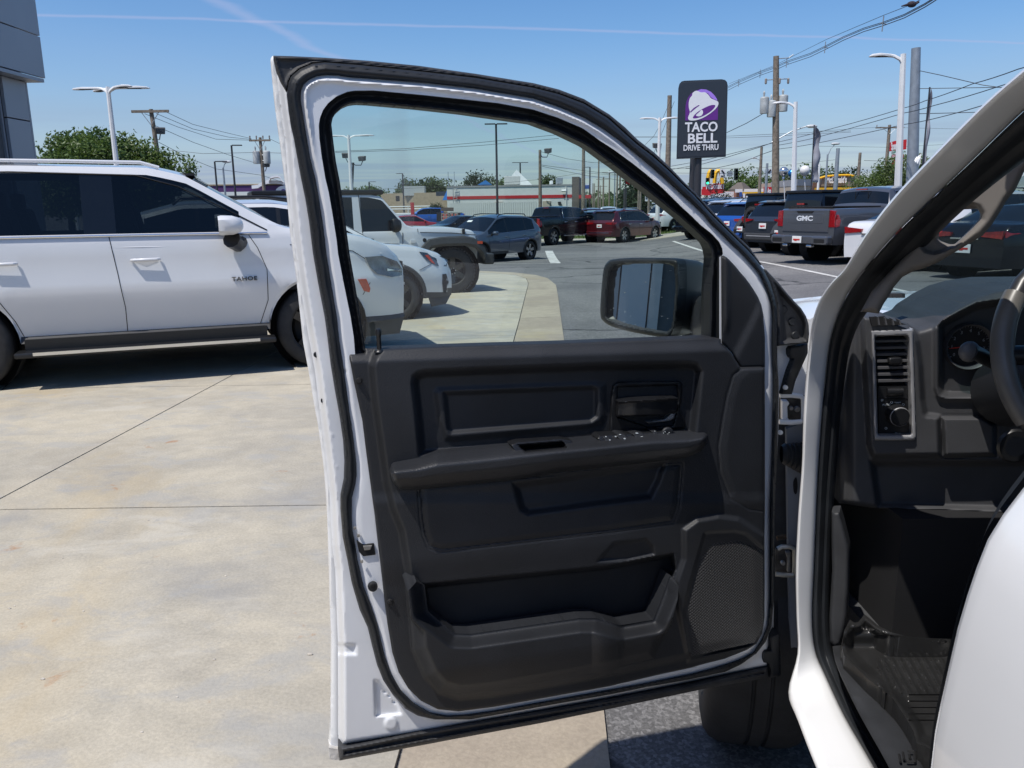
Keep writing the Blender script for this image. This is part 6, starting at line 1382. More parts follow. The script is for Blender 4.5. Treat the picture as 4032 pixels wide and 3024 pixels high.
# ------------------------------------------------------------------ the open pickup truck in front of the camera
TK = empty('pickup_truck', 'white pickup truck with its driver door wide open, filling the foreground', 'pickup', (0,0,0))
M_glass = glassmat('door_glass', (.76,.87,.83), .9, refl_streak=.2); M_ws = glassmat('windshield_glass', (.50,.62,.62), .8, ior=1.55)
DP = Plane((-.339,1.40,1.0), (.9625,.2711,0), (.2711,-.9625,0))
DOOR = None
# --- traced outlines on the door (photo pixels)
skin = [(1072,219),(1064,234),(1079,391),(1090,478),(1110,621),(1131,790),(1143,918),(1167,1094),(1194,1349),(1216,1467),(1238,1597),(1254,1684),(1276,1847),(1287,1982),(1293,2150),(1297,2250),(1299,2370),(1305,2525),(1304,2679),(1302,2864),(1296,2944),(1297,2988),(1334,2993)]
bot = [(1632,2939),(2126,2847),(2399,2790),(2785,2708),(3028,2668)]
sil_top = [(1150,221),(1280,227),(1451,239),(1650,259),(1871,290),(2100,327),(2200,352),(2300,390),(2399,450),(2460,500),(2511,550),(2576,600),(2634,654),(2700,723),(2736,756),(2809,835),(2881,907),(2953,976),(2985,1022),(3008,1056)]
hinge_r = [(3035,1115),(3051,1165),(3061,1215),(3063,1264),(3061,1357),(3063,1439),(3068,1512),(3066,1656),(3060,1800),(3050,2000),(3049,2185),(3047,2370),(3045,2560),(3040,2640)]
Pin = [(2964,2566),(2991,2525),(3019,2463),(3033,2370),(3035,2185),(3034,2000),(3039,1750),(3039,1620),(3043,1476),(3040,1400),(3040,1314),(3042,1248),(3037,1198),(3025,1158),(3008,1122),(2992,1085),(2965,1052),(2932,1016),(2899,983),(2866,953),(2839,923),(2799,886),(2770,850),(2698,782),(2632,722),(2565,662),(2499,606),(2433,553),(2366,506),(2300,468),(2200,425),(2100,391),(1871,352),(1666,329),(1461,314),(1373,308),(1331,301),(1286,299),(1249,304),(1219,318),(1198,336),(1188,363),(1188,393),(1198,456),(1210,532),(1225,622),(1246,703),(1261,790),(1277,893),(1289,1000),(1307,1110),(1330,1250),(1338,1331),(1355,1429),(1368,1521),(1382,1630),(1395,1722),(1406,1820),(1407,1874),(1400,1917),(1388,1961),(1387,2037),(1391,2096),(1398,2123),(1410,2204),(1435,2309),(1465,2383),(1490,2457),(1506,2525),(1521,2586),(1546,2654),(1583,2716),(1632,2765),(1694,2802),(1756,2814),(1817,2812),(1941,2796),(2126,2762),(2399,2712),(2547,2685),(2726,2648),(2794,2630),(2886,2602),(2930,2585)]
Pout = [(2979,2574),(3016,2525),(3038,2463),(3047,2370),(3049,2185),(3050,2000),(3060,1800),(3064,1656),(3066,1512),(3061,1439),(3059,1357),(3061,1264),(3059,1215),(3049,1165),(3033,1115),(3006,1060),(2978,1024),(2947,987),(2876,918),(2805,848),(2733,768),(2697,735),(2630,668),(2570,615),(2505,565),(2395,466),(2300,408),(2200,370),(2100,345),(1871,306),(1650,280),(1421,256),(1280,245),(1231,250),(1179,273),(1149,299),(1136,324),(1129,370),(1136,432),(1146,498),(1156,539),(1169,611),(1184,693),(1202,780),(1218,877),(1233,1000),(1254,1120),(1279,1250),(1290,1331),(1303,1440),(1319,1538),(1336,1630),(1352,1738),(1357,1820),(1355,1890),(1342,1955),(1342,2010),(1345,2049),(1351,2123),(1370,2216),(1385,2296),(1416,2401),(1447,2469),(1465,2543),(1484,2617),(1509,2679),(1546,2735),(1595,2790),(1644,2818),(1712,2833),(1848,2833),(1941,2817),(2126,2783),(2399,2735),(2547,2705),(2700,2678),(2856,2645),(2917,2617)]
Pwi = [(2854,1006),(2851,979),(2839,953),(2809,920),(2766,886),(2730,850),(2692,815),(2615,738),(2557,688),(2500,642),(2423,585),(2369,550),(2300,500),(2200,457),(2100,424),(1960,399),(1820,384),(1650,367),(1466,351),(1391,352),(1361,357),(1319,375),(1286,402),(1266,429),(1254,459),(1249,489),(1251,541),(1259,607),(1274,700),(1287,755),(1302,842),(1318,944),(1324,1000),(1345,1110),(1374,1250),(1387,1331),(1396,1405),(2837,1360),(2838,1009)]
Pg = [(2794,1335),(2796,1248),(2796,1148),(2803,1056),(2806,1016),(2799,979),(2788,957),(2730,900),(2673,850),(2615,804),(2538,742),(2480,700),(2423,654),(2384,627),(2327,585),(2300,568),(2200,520),(2100,483),(1973,465),(1820,443),(1650,424),(1451,406),(1406,404),(1376,408),(1349,420),(1325,441),(1310,465),(1305,489),(1313,560),(1323,637),(1338,713),(1353,816),(1366,918),(1377,1000),(1400,1130),(1438,1367),(1438,1375),(2200,1352)]
shell_out = [(1092,230)]+[(1092,319),(1105,437),(1123,560),(1133,693),(1154,918),(1178,1094),(1212,1310),(1241,1467),(1260,1630),(1281,1792),(1298,1955),(1308,2150),(1320,2247),(1330,2525),(1331,2864),(1333,2950)]+[(1632,2905),(2126,2815),(2399,2765),(2785,2685),(3030,2640)]+hinge_r[::-1]+[(3008,1056)][0:0]+sil_top[::-1]
silh = skin+bot+hinge_r[::-1]+sil_top[::-1]
inner_hole = [(2780,1420),(2820,1200),(2810,1012),(2795,975),(2725,905),(2610,812),(2475,708),(2380,635),(2295,577),(2100,492),(1820,452),(1450,415),(1400,414),(1355,430),(1325,455),(1316,490),(1340,680),(1365,860),(1390,1010),(1450,1420)]
# outer skin, seen as the thin hem on the left and the panel behind everything
def w_skin(U, V, d): return -.075+.006*rnd(d, 14)
relief('outer_skin', DP, silh, w_skin, M_white, TK, step=12, back=-.10, holes=[[p for p in Pwi[:-2] if p[1] < 1340]+[(1378,1430),(2842,1430),(2842,1200),(2844,1009)]])
door = [c for c in TK.children if c.name.startswith('outer_skin')][0]
door.name = 'front_door'; DOOR = door
# painted inner shell: steps down to the hem, swaged around the lock
ridge_l = [(1200,330),(1240,700),(1290,1100),(1340,1500),(1372,1800),(1365,1980),(1378,2160),(1420,2400),(1480,2640),(1560,2790)]
def w_shell(U, V, d):
    di, _, _ = sdf(Pin, U, V); d = sdf(shell_out, U, V)[0]
    c = -.034*(1-ramp(d, 30))-.020*(1-ramp(di+38, 44))-.004*(1-ramp(di-2, 14))
    # pressed triangle near the lower corner, lock pocket, stiffening beads
    tri, _, _ = sdf([(1475,2680),(1492,2680),(1560,2760),(1580,2810),(1480,2822)], U, V); c = c-.007*ramp(tri+6, 14)
    rr = np.hypot(U-1540, V-2850); c = c+.004*sst(rr, 30, 20)
    for (x, y, r_, a_) in ((1354,1462,10,-.004),(1320,1480,8,.0015),(1309,1712,6,.0012),(1310,1797,6,.0012),(1327,1838,5,.0012),(1325,1960,5,.0012),(1515,2724,7,-.004),(1534,2740,7,-.004),(1552,2766,7,-.004)): c = c+a_*sst(np.hypot(U-x, V-y), r_, r_*.5)
    notch, _, _ = sdf([(1294,2535),(1400,2540),(1400,2575),(1294,2575)], U, V); c = c-.006*ramp(notch+8, 16)
    hd = sst(V, 700, 380); c = c+.006*hd*np.exp(-((di-14)/9)**2)
    c = c+.003*np.sin(V/190.)*sst(V, 1300, 1500)*sst(di, 40, 0)
    return c-.05*ramp(sdf(trim, U, V)[0]-14, 20)-.05*ramp(sdf(sail, U, V)[0]-6, 10)

# lock opening with its dark cavity, plugs and screws
for nm, poly, c, th, m_ in (('lock_cavity', cD(332,212, 372,238, 442,228, 452,300, 375,310, 345,280), .004, .01, M_black), ('lock_claw', cD(372,244, 430,240, 420,268, 380,272), .007, .004, M_steel)):
    plate(nm, DP, poly, c, th, m_, door, bevel=.001)
def disc(nm, u, v, rpx, c, th, m_, par, pl=DP, sq=1., dome=0.):
    o = pl.p(u, v, c); e = (pl.p(u+rpx, v, c)-o).length; M_ = frame(o, pl.X, pl.Y)
    return MB().lathe([(0,th+dome),(e*.6,th+dome*.7),(e*.85,th+dome*.1),(e,th*.6),(e*1.02,0)], M_ @ Matrix.Scale(sq, 4, (1,0,0)), 20).build(nm, m_, par, smooth=50)
disc('rubber_bumper', 1467, 2306, 19, .004, .010, M_rubber, door); disc('bumper_center', 1467, 2306, 10, .014, .002, M_black, door)
disc('body_plug', 1246, 1396, 12, -.040, .004, M_rubber, door); disc('body_plug', 1268, 1577, 9, -.040, .003, M_rubber, door, sq=.6)
for (u, v) in ((1397,2078),(1411,2108),(1424,2210)): disc('shell_bolt', u, v, 6, .004, .004, M_steel, door)
# black corner patch + header strip outside the seal
hdr = [(1076,219)]+sil_top+[(2978,1026),(2947,989),(2876,920),(2805,850),(2733,770),(2697,737),(2630,670),(2570,617),(2505,567),(2395,468),(2300,410),(2200,372),(2100,347),(1871,308),(1650,282),(1421,258),(1280,247),(1231,252),(1179,275),(1149,301),(1138,324),(1130,372),(1105,320),(1088,270)]
relief('header_weatherstrip', DP, hdr, lambda U, V, d: -.028+.014*rnd(d, 10)-.006*ramp(d, 22), M_rubdust, door, step=5, back=-.09)
disc('clip_mark', 1146, 272, 5, -.014, .001, M_plastg, door)
# main door seal: hollow tube section all round
loop_seal = Pout; W_s = 26
def w_seal(U, V, d):
    dout, _, _ = sdf(Pout, U, V); din, _, _ = sdf(Pin, U, V); w = np.maximum(dout-din, 1); t = np.clip(dout/w, 0, 1)
    c = -.020+.026*np.sqrt(np.clip(1-(2*t-1)**2*.96, 0, 1))
    c = c-.003*np.exp(-((t-.30)/.06)**2)+.0012*np.sin(V/23.)*np.exp(-((t-.7)/.1)**2)
    return c
relief('door_seal', DP, Pout, w_seal, M_rubber, door, step=5, back=-.026, holes=[Pin])
for i in range(0, len(Pout), 4):
    a_ = Pout[i]; d_ = np.array(Pin)-np.array(a_); j = int(np.argmin((d_**2).sum(1))); mx_ = ((a_[0]+Pin[j][0])/2, (a_[1]+Pin[j][1])/2)
    disc('seal_clip', mx_[0], mx_[1], 3.5, .0065, .0008, M_black, door)
# lower rocker seal
bs = [(1336,2940),(1422,2924),(1632,2881),(1817,2848),(2126,2797),(2399,2749),(2726,2690),(2850,2660),(3025,2620),(3029,2668),(2785,2710),(2399,2792),(2126,2848),(1817,2905),(1632,2940),(1337,2995)]
relief('rocker_seal', DP, bs, lambda U, V, d: -.030+.018*rnd(d, 18)-.010*np.exp(-((d-26)/6)**2), M_rubdust, door, step=5, back=-.08)
plate('corner_tape', DP, [(1296,2945),(1331,2950),(1334,2993),(1298,2990)], -.06, .03, mat('crumpled_clear_tape', (.6,.58,.55), .3, var=.3, vscale=40, bump=.8, bscale=60, bdist=.004), door)
relief('hinge_edge_gap_shade', DP, cE(1185,830, 1195,810, 1250,800, 1255,1070, 1185,1085, 1178,990, 1145,985, 1135,960, 1137,920, 1150,905, 1190,905), lambda U, V, d: -.02+.008*rnd(d, 14), M_rubber, door, step=6, back=-.06)  # black rubber door edge; its outer part stands in for the gap's darkness
# window run channel and glass
relief('window_channel', DP, Pwi, lambda U, V, d: -.010-.012*ramp(d, 30)+.004*np.exp(-((d-8)/5)**2), M_rubber, door, step=5, back=-.045, holes=[Pg])
gl_o = [(2830,1380),(2830,1000),(2800,940),(2615,780),(2480,680),(2327,565),(2100,465),(1820,425),(1451,390),(1340,400),(1290,470),(1300,600),(1350,950),(1400,1300),(1415,1400)]
relief('window_glass', DP, gl_o, lambda U, V, d: -.032-.004*np.cos((V-900)/900.), M_glass, door, step=40, back=None)
# mirror-side sail trim
sail = [(2840,1350),(2838,1009),(2846,1005),(2860,1012),(2886,1036),(2916,1072),(2942,1102),(2965,1135),(2985,1168),(2998,1201),(3006,1241),(3006,1261),(3012,1328),(3012,1447),(2917,1449),(2879,1388)]
relief('sail_trim', DP, sail, lambda U, V, d: .004+.010*rnd(d, 9)+.006*np.exp(-((U-2862)/12)**2)*sst(V, 1330, 1250)-.006*ramp(U, 3100)+.006*sst((U-2940)+(V-1300)*.5, -20, 30), M_plast, door, step=5, back=-.03)
# moulded door card
trim = [(2838,1335),(2840,1352),(2879,1390),(2917,1451),(3011,1449),(3012,1700),(3012,2000),(3010,2123),(3011,2278),(3010,2432),(3001,2494),(2979,2534),(2942,2559),(2856,2593),(2757,2618),(2726,2628),(2600,2655),(2399,2702),(2126,2751),(1941,2784),(1805,2801),(1725,2793),(1657,2759),(1607,2710),(1570,2648),(1546,2574),(1527,2463),(1515,2370),(1502,2247),(1484,2093),(1477,2030),(1466,1955),(1455,1874),(1444,1793),(1428,1662),(1412,1586),(1395,1510),(1382,1440),(1372,1394),(1380,1391),(1436,1391),(1438,1372),(2200,1351),(2797,1328)]
ridge = [(1470,1395),(1455,1440),(1466,1575),(1490,1738),(1512,1901),(1540,2009),(1574,2093),(1598,2247),(1616,2432),(1624,2555),(1672,2667),(1728,2728),(1808,2754),(1941,2742),(2399,2660),(2726,2590),(2990,2500),(3040,2300),(3040,1300),(2797,1290),(2200,1320),(1500,1360)]
rec = [(1621,1510),(1626,1482),(1645,1466),(1677,1459),(1905,1449),(2400,1431),(2712,1426),(2745,1433),(2764,1462),(2752,1590),(2738,1720),(2200,1760),(1650,1800),(1637,1650)]
ring = [(1706,1545),(1720,1525),(2353,1500),(2385,1510),(2390,1640),(2370,1672),(2300,1690),(1790,1738),(1750,1735),(1722,1660)]
ring_in = [(1748,1545),(2335,1522),(2352,1535),(2352,1640),(2330,1662),(1775,1706),(1762,1690)]
ins1 = [(1655,1915),(2680,1830),(2665,2000),(2646,2050),(2399,2087),(1740,2163),(1694,2150),(1675,2105),(1664,2040)]
ins2 = [(2015,1900),(2630,1815),(2600,1900),(2566,1966),(2080,2030),(2046,2012)]
pocket = [(1664,2302),(2399,2228),(2650,2179),(2660,2240),(2636,2300),(2572,2450),(2442,2470),(2349,2445),(2280,2445),(1854,2505),(1793,2505),(1685,2418)]
scoop = [(2347,2212),(2415,2136),(2545,2120),(2573,2150),(2580,2185),(2470,2210)]
pod = [(2940,1440),(2890,1480),(2866,1560),(2848,1660),(2832,1760),(2840,1860),(2880,1960),(2950,2000),(3020,2010),(3040,1430)]
grl = [(2775,2101),(2790,2097),(2893,2092),(2935,2102),(3008,2162),(3008,2470),(2973,2535),(2720,2589),(2692,2395),(2732,2247)]
grs = [(2690,2085),(2745,2045),(2830,2030),(2910,2040),(3020,2110),(3020,2500),(2980,2560),(2710,2610),(2665,2400),(2660,2290),(2690,2200)]
def w_trim(U, V, d):
    q = lambda P: sdf(P, U, V)[0]
    c = .006+.006*rnd(d, 8)+.022*ramp(q(ridge)+8, 34)
    c = c+.004*np.exp(-((V-1376-(U-1438)*-.031)/16)**2)*0
    c = c-.016*sst(V-(-.031*(U-1438)), 1432, 1372)                       # top shelf rolls back to the glass
    r = q(rec); c = c-.026*ramp(r+4, 34)-.0015*np.exp(-((r-0)/4)**2)
    c = c+.006*ramp(q(ring)+6, 30)-.010*ramp(q(ring_in)+8, 24)
    i1 = q(ins1); c = c-.0022*np.exp(-(i1/3.2)**2)-.0016*np.exp(-((i1+11)/3)**2); c = c+.003*ramp(i1, 24)
    c = c-.015*ramp(q(ins2)+6, 34)
    c = c-.007*ramp(q(scoop)+4, 16)
    p_ = q(pocket); c = c-.052*ramp(p_+4, 18)
    po = q(pod); c = c+.003*ramp(po+4, 40)-.002*np.exp(-((po+4)/4)**2)
    gs = q(grs); c = c+.010*ramp(gs+10, 26)-.007*ramp(q(grl)+8, 14)
    c = c+.003*np.sin((U-1400)/1300*math.pi)*sst(V, 1900, 2200)
    up_ = sst(V-(-.09*(U-1675)), 2190, 2310)                             # upper card stands proud above the pocket
    c = c+.006*(1-up_)*sst(V, 1930, 1990)
    return c
card = relief('door_card', DP, trim, w_trim, M_plast, door, step=4.5, back=-.02, smooth=60)
_c = np.array((2000, 900)); inner_hole = [tuple(np.array(p)+(_c-np.array(p))*7/np.linalg.norm(_c-np.array(p))) for p in Pwi[:-2] if p[1] < 1340]+[(1400,1420),(2832,1420),(2832,1200),(2832,1012)]
relief('inner_shell', DP, shell_out, w_shell, M_whitein, door, step=6, back=None, holes=[inner_hole])
# pocket wall with its lip
lipL = [(1672,2306),(1685,2407),(1793,2494),(1854,2496),(2060,2466),(2280,2434),(2349,2434),(2442,2462),(2572,2440),(2600,2370),(2630,2285),(2637,2268),(2650,2275),(2672,2309)]
wall = lipL+[(2668,2360),(2640,2470),(2596,2617),(2399,2662),(2126,2712),(1941,2744),(1808,2756),(1728,2732),(1672,2670),(1624,2560),(1614,2430),(1604,2330),(1640,2290)]
lip_pts = [(1672,2306),(1685,2407),(1793,2494),(1854,2496),(2060,2466),(2280,2434),(2349,2434),(2442,2462),(2572,2440),(2600,2370),(2637,2268)]
def w_wall(U, V, d):
    best = np.full(U.shape, 1e9)
    for a, b in zip(lip_pts[:-1], lip_pts[1:]):
        ex, ey = b[0]-a[0], b[1]-a[1]; t = np.clip(((U-a[0])*ex+(V-a[1])*ey)/(ex*ex+ey*ey), 0, 1); best = np.minimum(best, np.hypot(U-a[0]-t*ex, V-a[1]-t*ey))
    lipd = best
    outer = sst(d, 0, 60)
    near = sst(lipd, 75, 30)
    c = .034+.040*np.maximum(outer, near*sst(U, 1600, 1680)*0.0+outer)+.0
    rise = sst(lipd, 4, 62)
    c = .034+.052*rise*np.maximum(outer, .0)+.010*np.maximum(0, 1-lipd/40)*outer
    c = np.where(lipd < 70, np.maximum(c, .040+.046*rise), c)
    c = c-.018*sst(V-(2756-(U-1808)*.16), -140, 0)
    c = c+.006*np.sin(np.clip((U-2330)/110., 0, 1)*math.pi)*sst(V, 2430, 2500)-.008*sst(U, 2430, 2460)*sst(V, 2440, 2500)
    return c
relief('map_pocket', DP, wall, w_wall, M_plast, door, step=4.5, back=.0, smooth=60)
# armrest
arm = [(1536,1828),(1540,1815),(1553,1808),(1650,1791),(1688,1784),(1721,1768),(2014,1741),(2400,1706),(2559,1688),(2697,1690),(2733,1697),(2774,1698),(2786,1712),(2783,1742),(2758,1778),(2712,1798),(2559,1821),(2200,1859),(2014,1892),(1851,1908),(1634,1930),(1574,1927),(1547,1898),(1537,1865)]
atop = [(1536,1815),(1650,1791),(1721,1768),(2014,1741),(2400,1706),(2559,1688),(2786,1694)]; abot = [(1536,1925),(1634,1930),(1851,1908),(2200,1859),(2559,1821),(2712,1798),(2786,1760)]
cupo = [(2010,1751),(2040,1740),(2210,1727),(2248,1733),(2277,1768),(2270,1775),(2060,1796),(2040,1793)]; cup = [(2038,1752),(2215,1738),(2222,1745),(2232,1766),(2070,1782)]
swp = [(2351,1727),(2360,1714),(2645,1696),(2664,1706),(2675,1725),(2670,1734),(2400,1756),(2380,1750)]
def w_arm(U, V, d):
    vt = np.interp(U, [p[0] for p in atop], [p[1] for p in atop]); vb = np.interp(U, [p[0] for p in abot], [p[1] for p in abot]); t = np.clip((V-vt)/(vb-vt), 0, 1)
    c = .020+.062*sst(t, -.15, .48)-.018*sst(t, .62, 1.05); c = c-.03*(1-rnd(d, 20))
    cq = sdf(cup, U, V)[0]; c = c-.030*ramp(cq+2, 8)
    return c
relief('armrest', DP, arm, w_arm, M_arm, door, step=4, back=-.0, smooth=60)
def on_arm(u, v): return float(w_arm(np.array([[float(u)]]), np.array([[float(v)]]), np.array([[99.]]))[0,0])
relief('pull_cup_rim', DP, cupo, lambda U, V, d: w_arm(U, V, np.full(U.shape, 99.))*0+np.interp(V, [1725,1796], [.047,.066])+.002*rnd(d, 4), M_plast2, door, step=3.5, back=.03, holes=[cup])
relief('pull_cup', DP, cup, lambda U, V, d: .040-.02*ramp(d, 6)+0*U, M_black, door, step=4, back=None)
SWc = lambda V: np.interp(V, [1690,1760], [.038,.063])
relief('switch_panel', DP, swp, lambda U, V, d: SWc(V)+.0025*rnd(d, 4), M_plast2, door, step=3.5, back=.02)
def sw(nm, pts, lift, m_, par=None): 
    return relief(nm, DP, pts, lambda U, V, d: SWc(V)+.0025+lift*rnd(d, 3), m_, par or door, step=2.5, back=.02)
sws = [cV(90,1070, 150,1040, 205,1060, 330,1160, 210,1170, 150,1140), cV(330,1040, 400,1000, 490,1010, 610,1150, 450,1160), cV(600,1010, 700,970, 790,985, 915,1115, 740,1130), cV(940,960, 1030,950, 1070,1000, 1050,1050, 1000,1030), cV(1060,1050, 1130,1030, 1200,1085, 1100,1095)]
for i, pq in enumerate(sws): sw('window_switch', pq, .0035 if i in (1,2) else .002, M_plast)
sw('window_switch', cV(250,1060, 300,1045, 440,1140, 380,1160), .001, M_black)
disc('mirror_pad', 2626, 1706, 23, .043, .005, M_plast, door)
for (x, y, w_, h_) in ((160,1060,28,14),(228,1118,32,16),(330,1058,36,18),(408,1024,36,12),(485,1095,40,22),(700,1000,52,20),(790,1068,50,26),(1012,965,14,8),(1124,1055,14,10),(1192,978,14,12),(1165,998,14,10),(1262,990,14,12),(1240,1014,14,8)):
    u_, v_ = cV(x, y)[0]; a_ = w_*.226/2; b_ = h_*.226/2; plate('switch_mark', DP, [(u_-a_,v_-b_*.6),(u_+a_*.6,v_-b_),(u_+a_,v_+b_*.6),(u_-a_*.6,v_+b_)], float(SWc(v_))+.0085, .001, M_marks, door)
# interior handle
bez = cV(255,300, 285,170, 370,105, 1440,92, 1492,150, 1478,400, 1440,590, 1545,800, 1540,910, 1330,930, 950,960, 225,985, 235,700)
relief('handle_bezel', DP, bez, lambda U, V, d: .012+.006*rnd(d, 6)-.030*ramp(sdf(cV(350,190, 1400,150, 1420,380, 1390,640, 1330,870, 900,900, 350,720), U, V)[0]+2, 14), M_plast2, door, step=4, back=-.02)
lev = cV(372,440, 700,425, 1385,378, 1420,388, 1415,410, 1400,560, 1380,640, 1290,655, 1180,690, 500,705, 362,715, 356,680)
relief('door_handle', DP, lev, lambda U, V, d: .026+.008*rnd(d, 5)+.012*sst(U, 2432, 2512)*sst(U, 2700, 2560)+.006*sst(V-(1582-(U-2434)*.065), 8, 0), M_plast2, door, step=3.5, back=.012)
relief('lock_lever', DP, cV(855,795, 1180,745, 1240,690, 1290,650, 1380,630, 1345,740, 1285,780, 1180,800, 895,828), lambda U, V, d: .016+.008*rnd(d, 5), M_silver, door, step=3.5, back=.005)
# speaker grille: perforated steel mesh
G_ = bpy.data.materials.new('speaker_mesh'); G_.use_nodes = True; nt = G_.node_tree; b_ = nt.nodes['Principled BSDF']; b_.inputs['Roughness'].default_value = .45
tcn = nt.nodes.new('ShaderNodeTexCoord'); sx = nt.nodes.new('ShaderNodeSeparateXYZ'); nt.links.new(tcn.outputs['UV'], sx.inputs[0])
def nm_(op, a, b=None):
    n = nt.nodes.new('ShaderNodeMath'); n.operation = op
    for i, v in enumerate((a, b)):
        if v is None: continue
        if isinstance(v, (int, float)): n.inputs[i].default_value = v
        else: nt.links.new(v, n.inputs[i])
    return n.outputs[0]
pt = .0076
def hexd(ox, oy):
    x_ = nm_('SUBTRACT', nm_('FRACT', nm_('ADD', nm_('DIVIDE', sx.outputs[0], pt), ox)), .5); y_ = nm_('MULTIPLY', nm_('SUBTRACT', nm_('FRACT', nm_('ADD', nm_('DIVIDE', sx.outputs[1], pt*.9), oy)), .5), .9)
    return nm_('SQRT', nm_('ADD', nm_('MULTIPLY', x_, x_), nm_('MULTIPLY', y_, y_)))
hd_ = nm_('MINIMUM', hexd(0,0), hexd(.5,.5)); mr = nt.nodes.new('ShaderNodeMapRange'); mr.inputs[1].default_value = .20; mr.inputs[2].default_value = .30; nt.links.new(hd_, mr.inputs[0])
mxc = nt.nodes.new('ShaderNodeMix'); mxc.data_type = 'RGBA'; mxc.inputs[6].default_value = (.004,.004,.005,1); mxc.inputs[7].default_value = (.05,.05,.052,1); nt.links.new(mr.outputs[0], mxc.inputs[0]); nt.links.new(mxc.outputs[2], b_.inputs['Base Color'])
bp_ = nt.nodes.new('ShaderNodeBump'); bp_.inputs['Distance'].default_value = .0012; nt.links.new(mr.outputs[0], bp_.inputs['Height']); nt.links.new(bp_.outputs[0], b_.inputs['Normal'])
relief('speaker_grille', DP, [(2779,2106),(2893,2097),(2932,2107),(3003,2165),(3003,2468),(2970,2530),(2722,2584),(2697,2395),(2737,2247)], lambda U, V, d: .036+.004*ramp(d, 40), G_, door, step=7, back=.02)
pin_o = DP.p(1494, 1386, .012); MB().lathe([(.010,0),(.009,.003),(.0042,.005),(.0042,.028),(.0052,.031),(.0054,.037),(.004,.041),(0,.042)], Matrix.Translation(pin_o), 16).build('lock_pin', M_plast2, door, smooth=50)
for (u, v) in ((1414,1499),(1536,2370)): s_ = disc('trim_screw', u, v, 13, .014, .003, M_black, door); disc('screw_head', u, v, 8, .016, .005, M_plast2, door)
# outer sail bracket and the door's hinge end
sailb = [(3010,1060),(3037,1115),(3053,1165),(3063,1215),(3065,1264),(3062,1362),(3182,1351),(3186,1314),(3184,1278),(3174,1245),(3154,1213),(3131,1190),(3098,1153),(3065,1113),(3015,1060)]
relief('mirror_bracket', DP, sailb, lambda U, V, d: -.060+.018*sst(d, 26, 6)+.004*rnd(d, 5), M_rubdust, door, step=5, back=-.12)
for (x, y, r_) in ((505,190,15),(600,320,14),(632,470,14)): u_, v_ = cT(x, y)[0]; disc('bracket_bolt', u_, v_, r_, -.056, .004, M_rubber, door)
plate('door_end_panel', DP, cT(445,575, 778,556, 772,650, 690,830, 625,980, 600,1110, 470,1110, 462,900, 452,700), -.072, .03, M_whitein, door)
relief('end_rubber_strip', DP, cT(722,560, 775,552, 776,665, 700,835, 645,960, 602,1112, 490,1112, 520,1000, 560,860, 612,730, 585,715, 567,680, 567,620, 590,590, 700,575), lambda U, V, d: -.062+.010*rnd(d, 12), M_rubber, door, step=5, back=-.08)
for (x, y) in ((525,1035),(470,1525)): u_, v_ = cT(x, y)[0]; disc('white_clip', u_, v_, 8, -.05, .006, M_lpole, door)
# ------------------------------------------------------------------ door mirror
mo = at(2523,1178,1.92); MN_ = Vector((-.74,-.67,.06)); MP = Plane(mo, (MN_.y*-1, MN_.x, 0), MN_)
face = cH(378,690, 380,560, 395,400, 410,330, 440,295, 600,278, 780,275, 870,282, 912,300, 922,380, 925,480, 915,600, 905,720, 890,790, 860,815, 780,808, 600,775, 460,740, 400,715)
hous = smooth_poly(cH(330,680, 332,560, 345,400, 358,310, 385,265, 430,243, 600,230, 800,232, 900,236, 945,255, 955,330, 955,480, 945,620, 930,740, 905,825, 860,862, 760,852, 560,815, 420,775, 350,730), n=3)
def w_face(U, V, d): return .022-.020*ramp(sdf(face, U, V)[0]+6, 8)+0*U-.014*(1-rnd(d, 12))
relief('mirror_housing', MP, hous, w_face, M_rubber, door, step=5, back=-.02)
plate('mirror_glass', MP, face, .0055, .002, None or mat('mirror_silvering', (.83,.86,.87), .0, metal=1.), door)
# shell of the housing tapering back from the rim
rim = MP.poly(hous, -.015); cen = sum(rim, Vector())/len(rim); vs = []; n = len(rim); back_d = -Vector(MP.N)
sec = [(0,0),(.03,.0),(.09,.04),(.15,.16),(.185,.40),(.195,.75)]
for dd, sh in sec:
    for p in rim: vs.append(p+(cen-p)*sh+back_d*dd)
fs = [(k*n+i, k*n+(i+1)%n, (k+1)*n+(i+1)%n, (k+1)*n+i) for k in range(len(sec)-1) for i in range(n)]+[tuple(range((len(sec)-1)*n, len(sec)*n))]
mesh_obj('mirror_shell', vs, fs, mat('mirror_shell_plastic', (.03,.032,.034), .42, var=.1, vscale=12), door, smooth=50)
a0 = DP.p(2900,1250,-.08); a1 = at(2770,1245,1.98)
MB().tube([a1-Vector((.05,0,.0)), a1, a0], [.05,.055,.06], 12).build('mirror_arm', M_rubber, door, smooth=50)
# water spots on the mirror
r_ = np.random.default_rng(5); sp_ = MB()
for k in range(24):
    x, y = r_.uniform(400, 915), r_.uniform(290, 790)
    if k > 25: x = r_.normal(850, 45); y = r_.uniform(300, 800)
    if x > 905 or x < 400: continue
    u_, v_ = cH(x, y)[0]
    if sdf(face, np.array([[u_]]), np.array([[v_]]))[0][0,0] < 6: continue
    o = MP.p(u_, v_, .0075); e = r_.uniform(.0005,.0011); sp_.lathe([(0,.0004),(e,.0002),(e,0)], frame(o, MP.X, MP.Y), 8)
sp_.build('water_spots', M_led, door, kind='stuff')
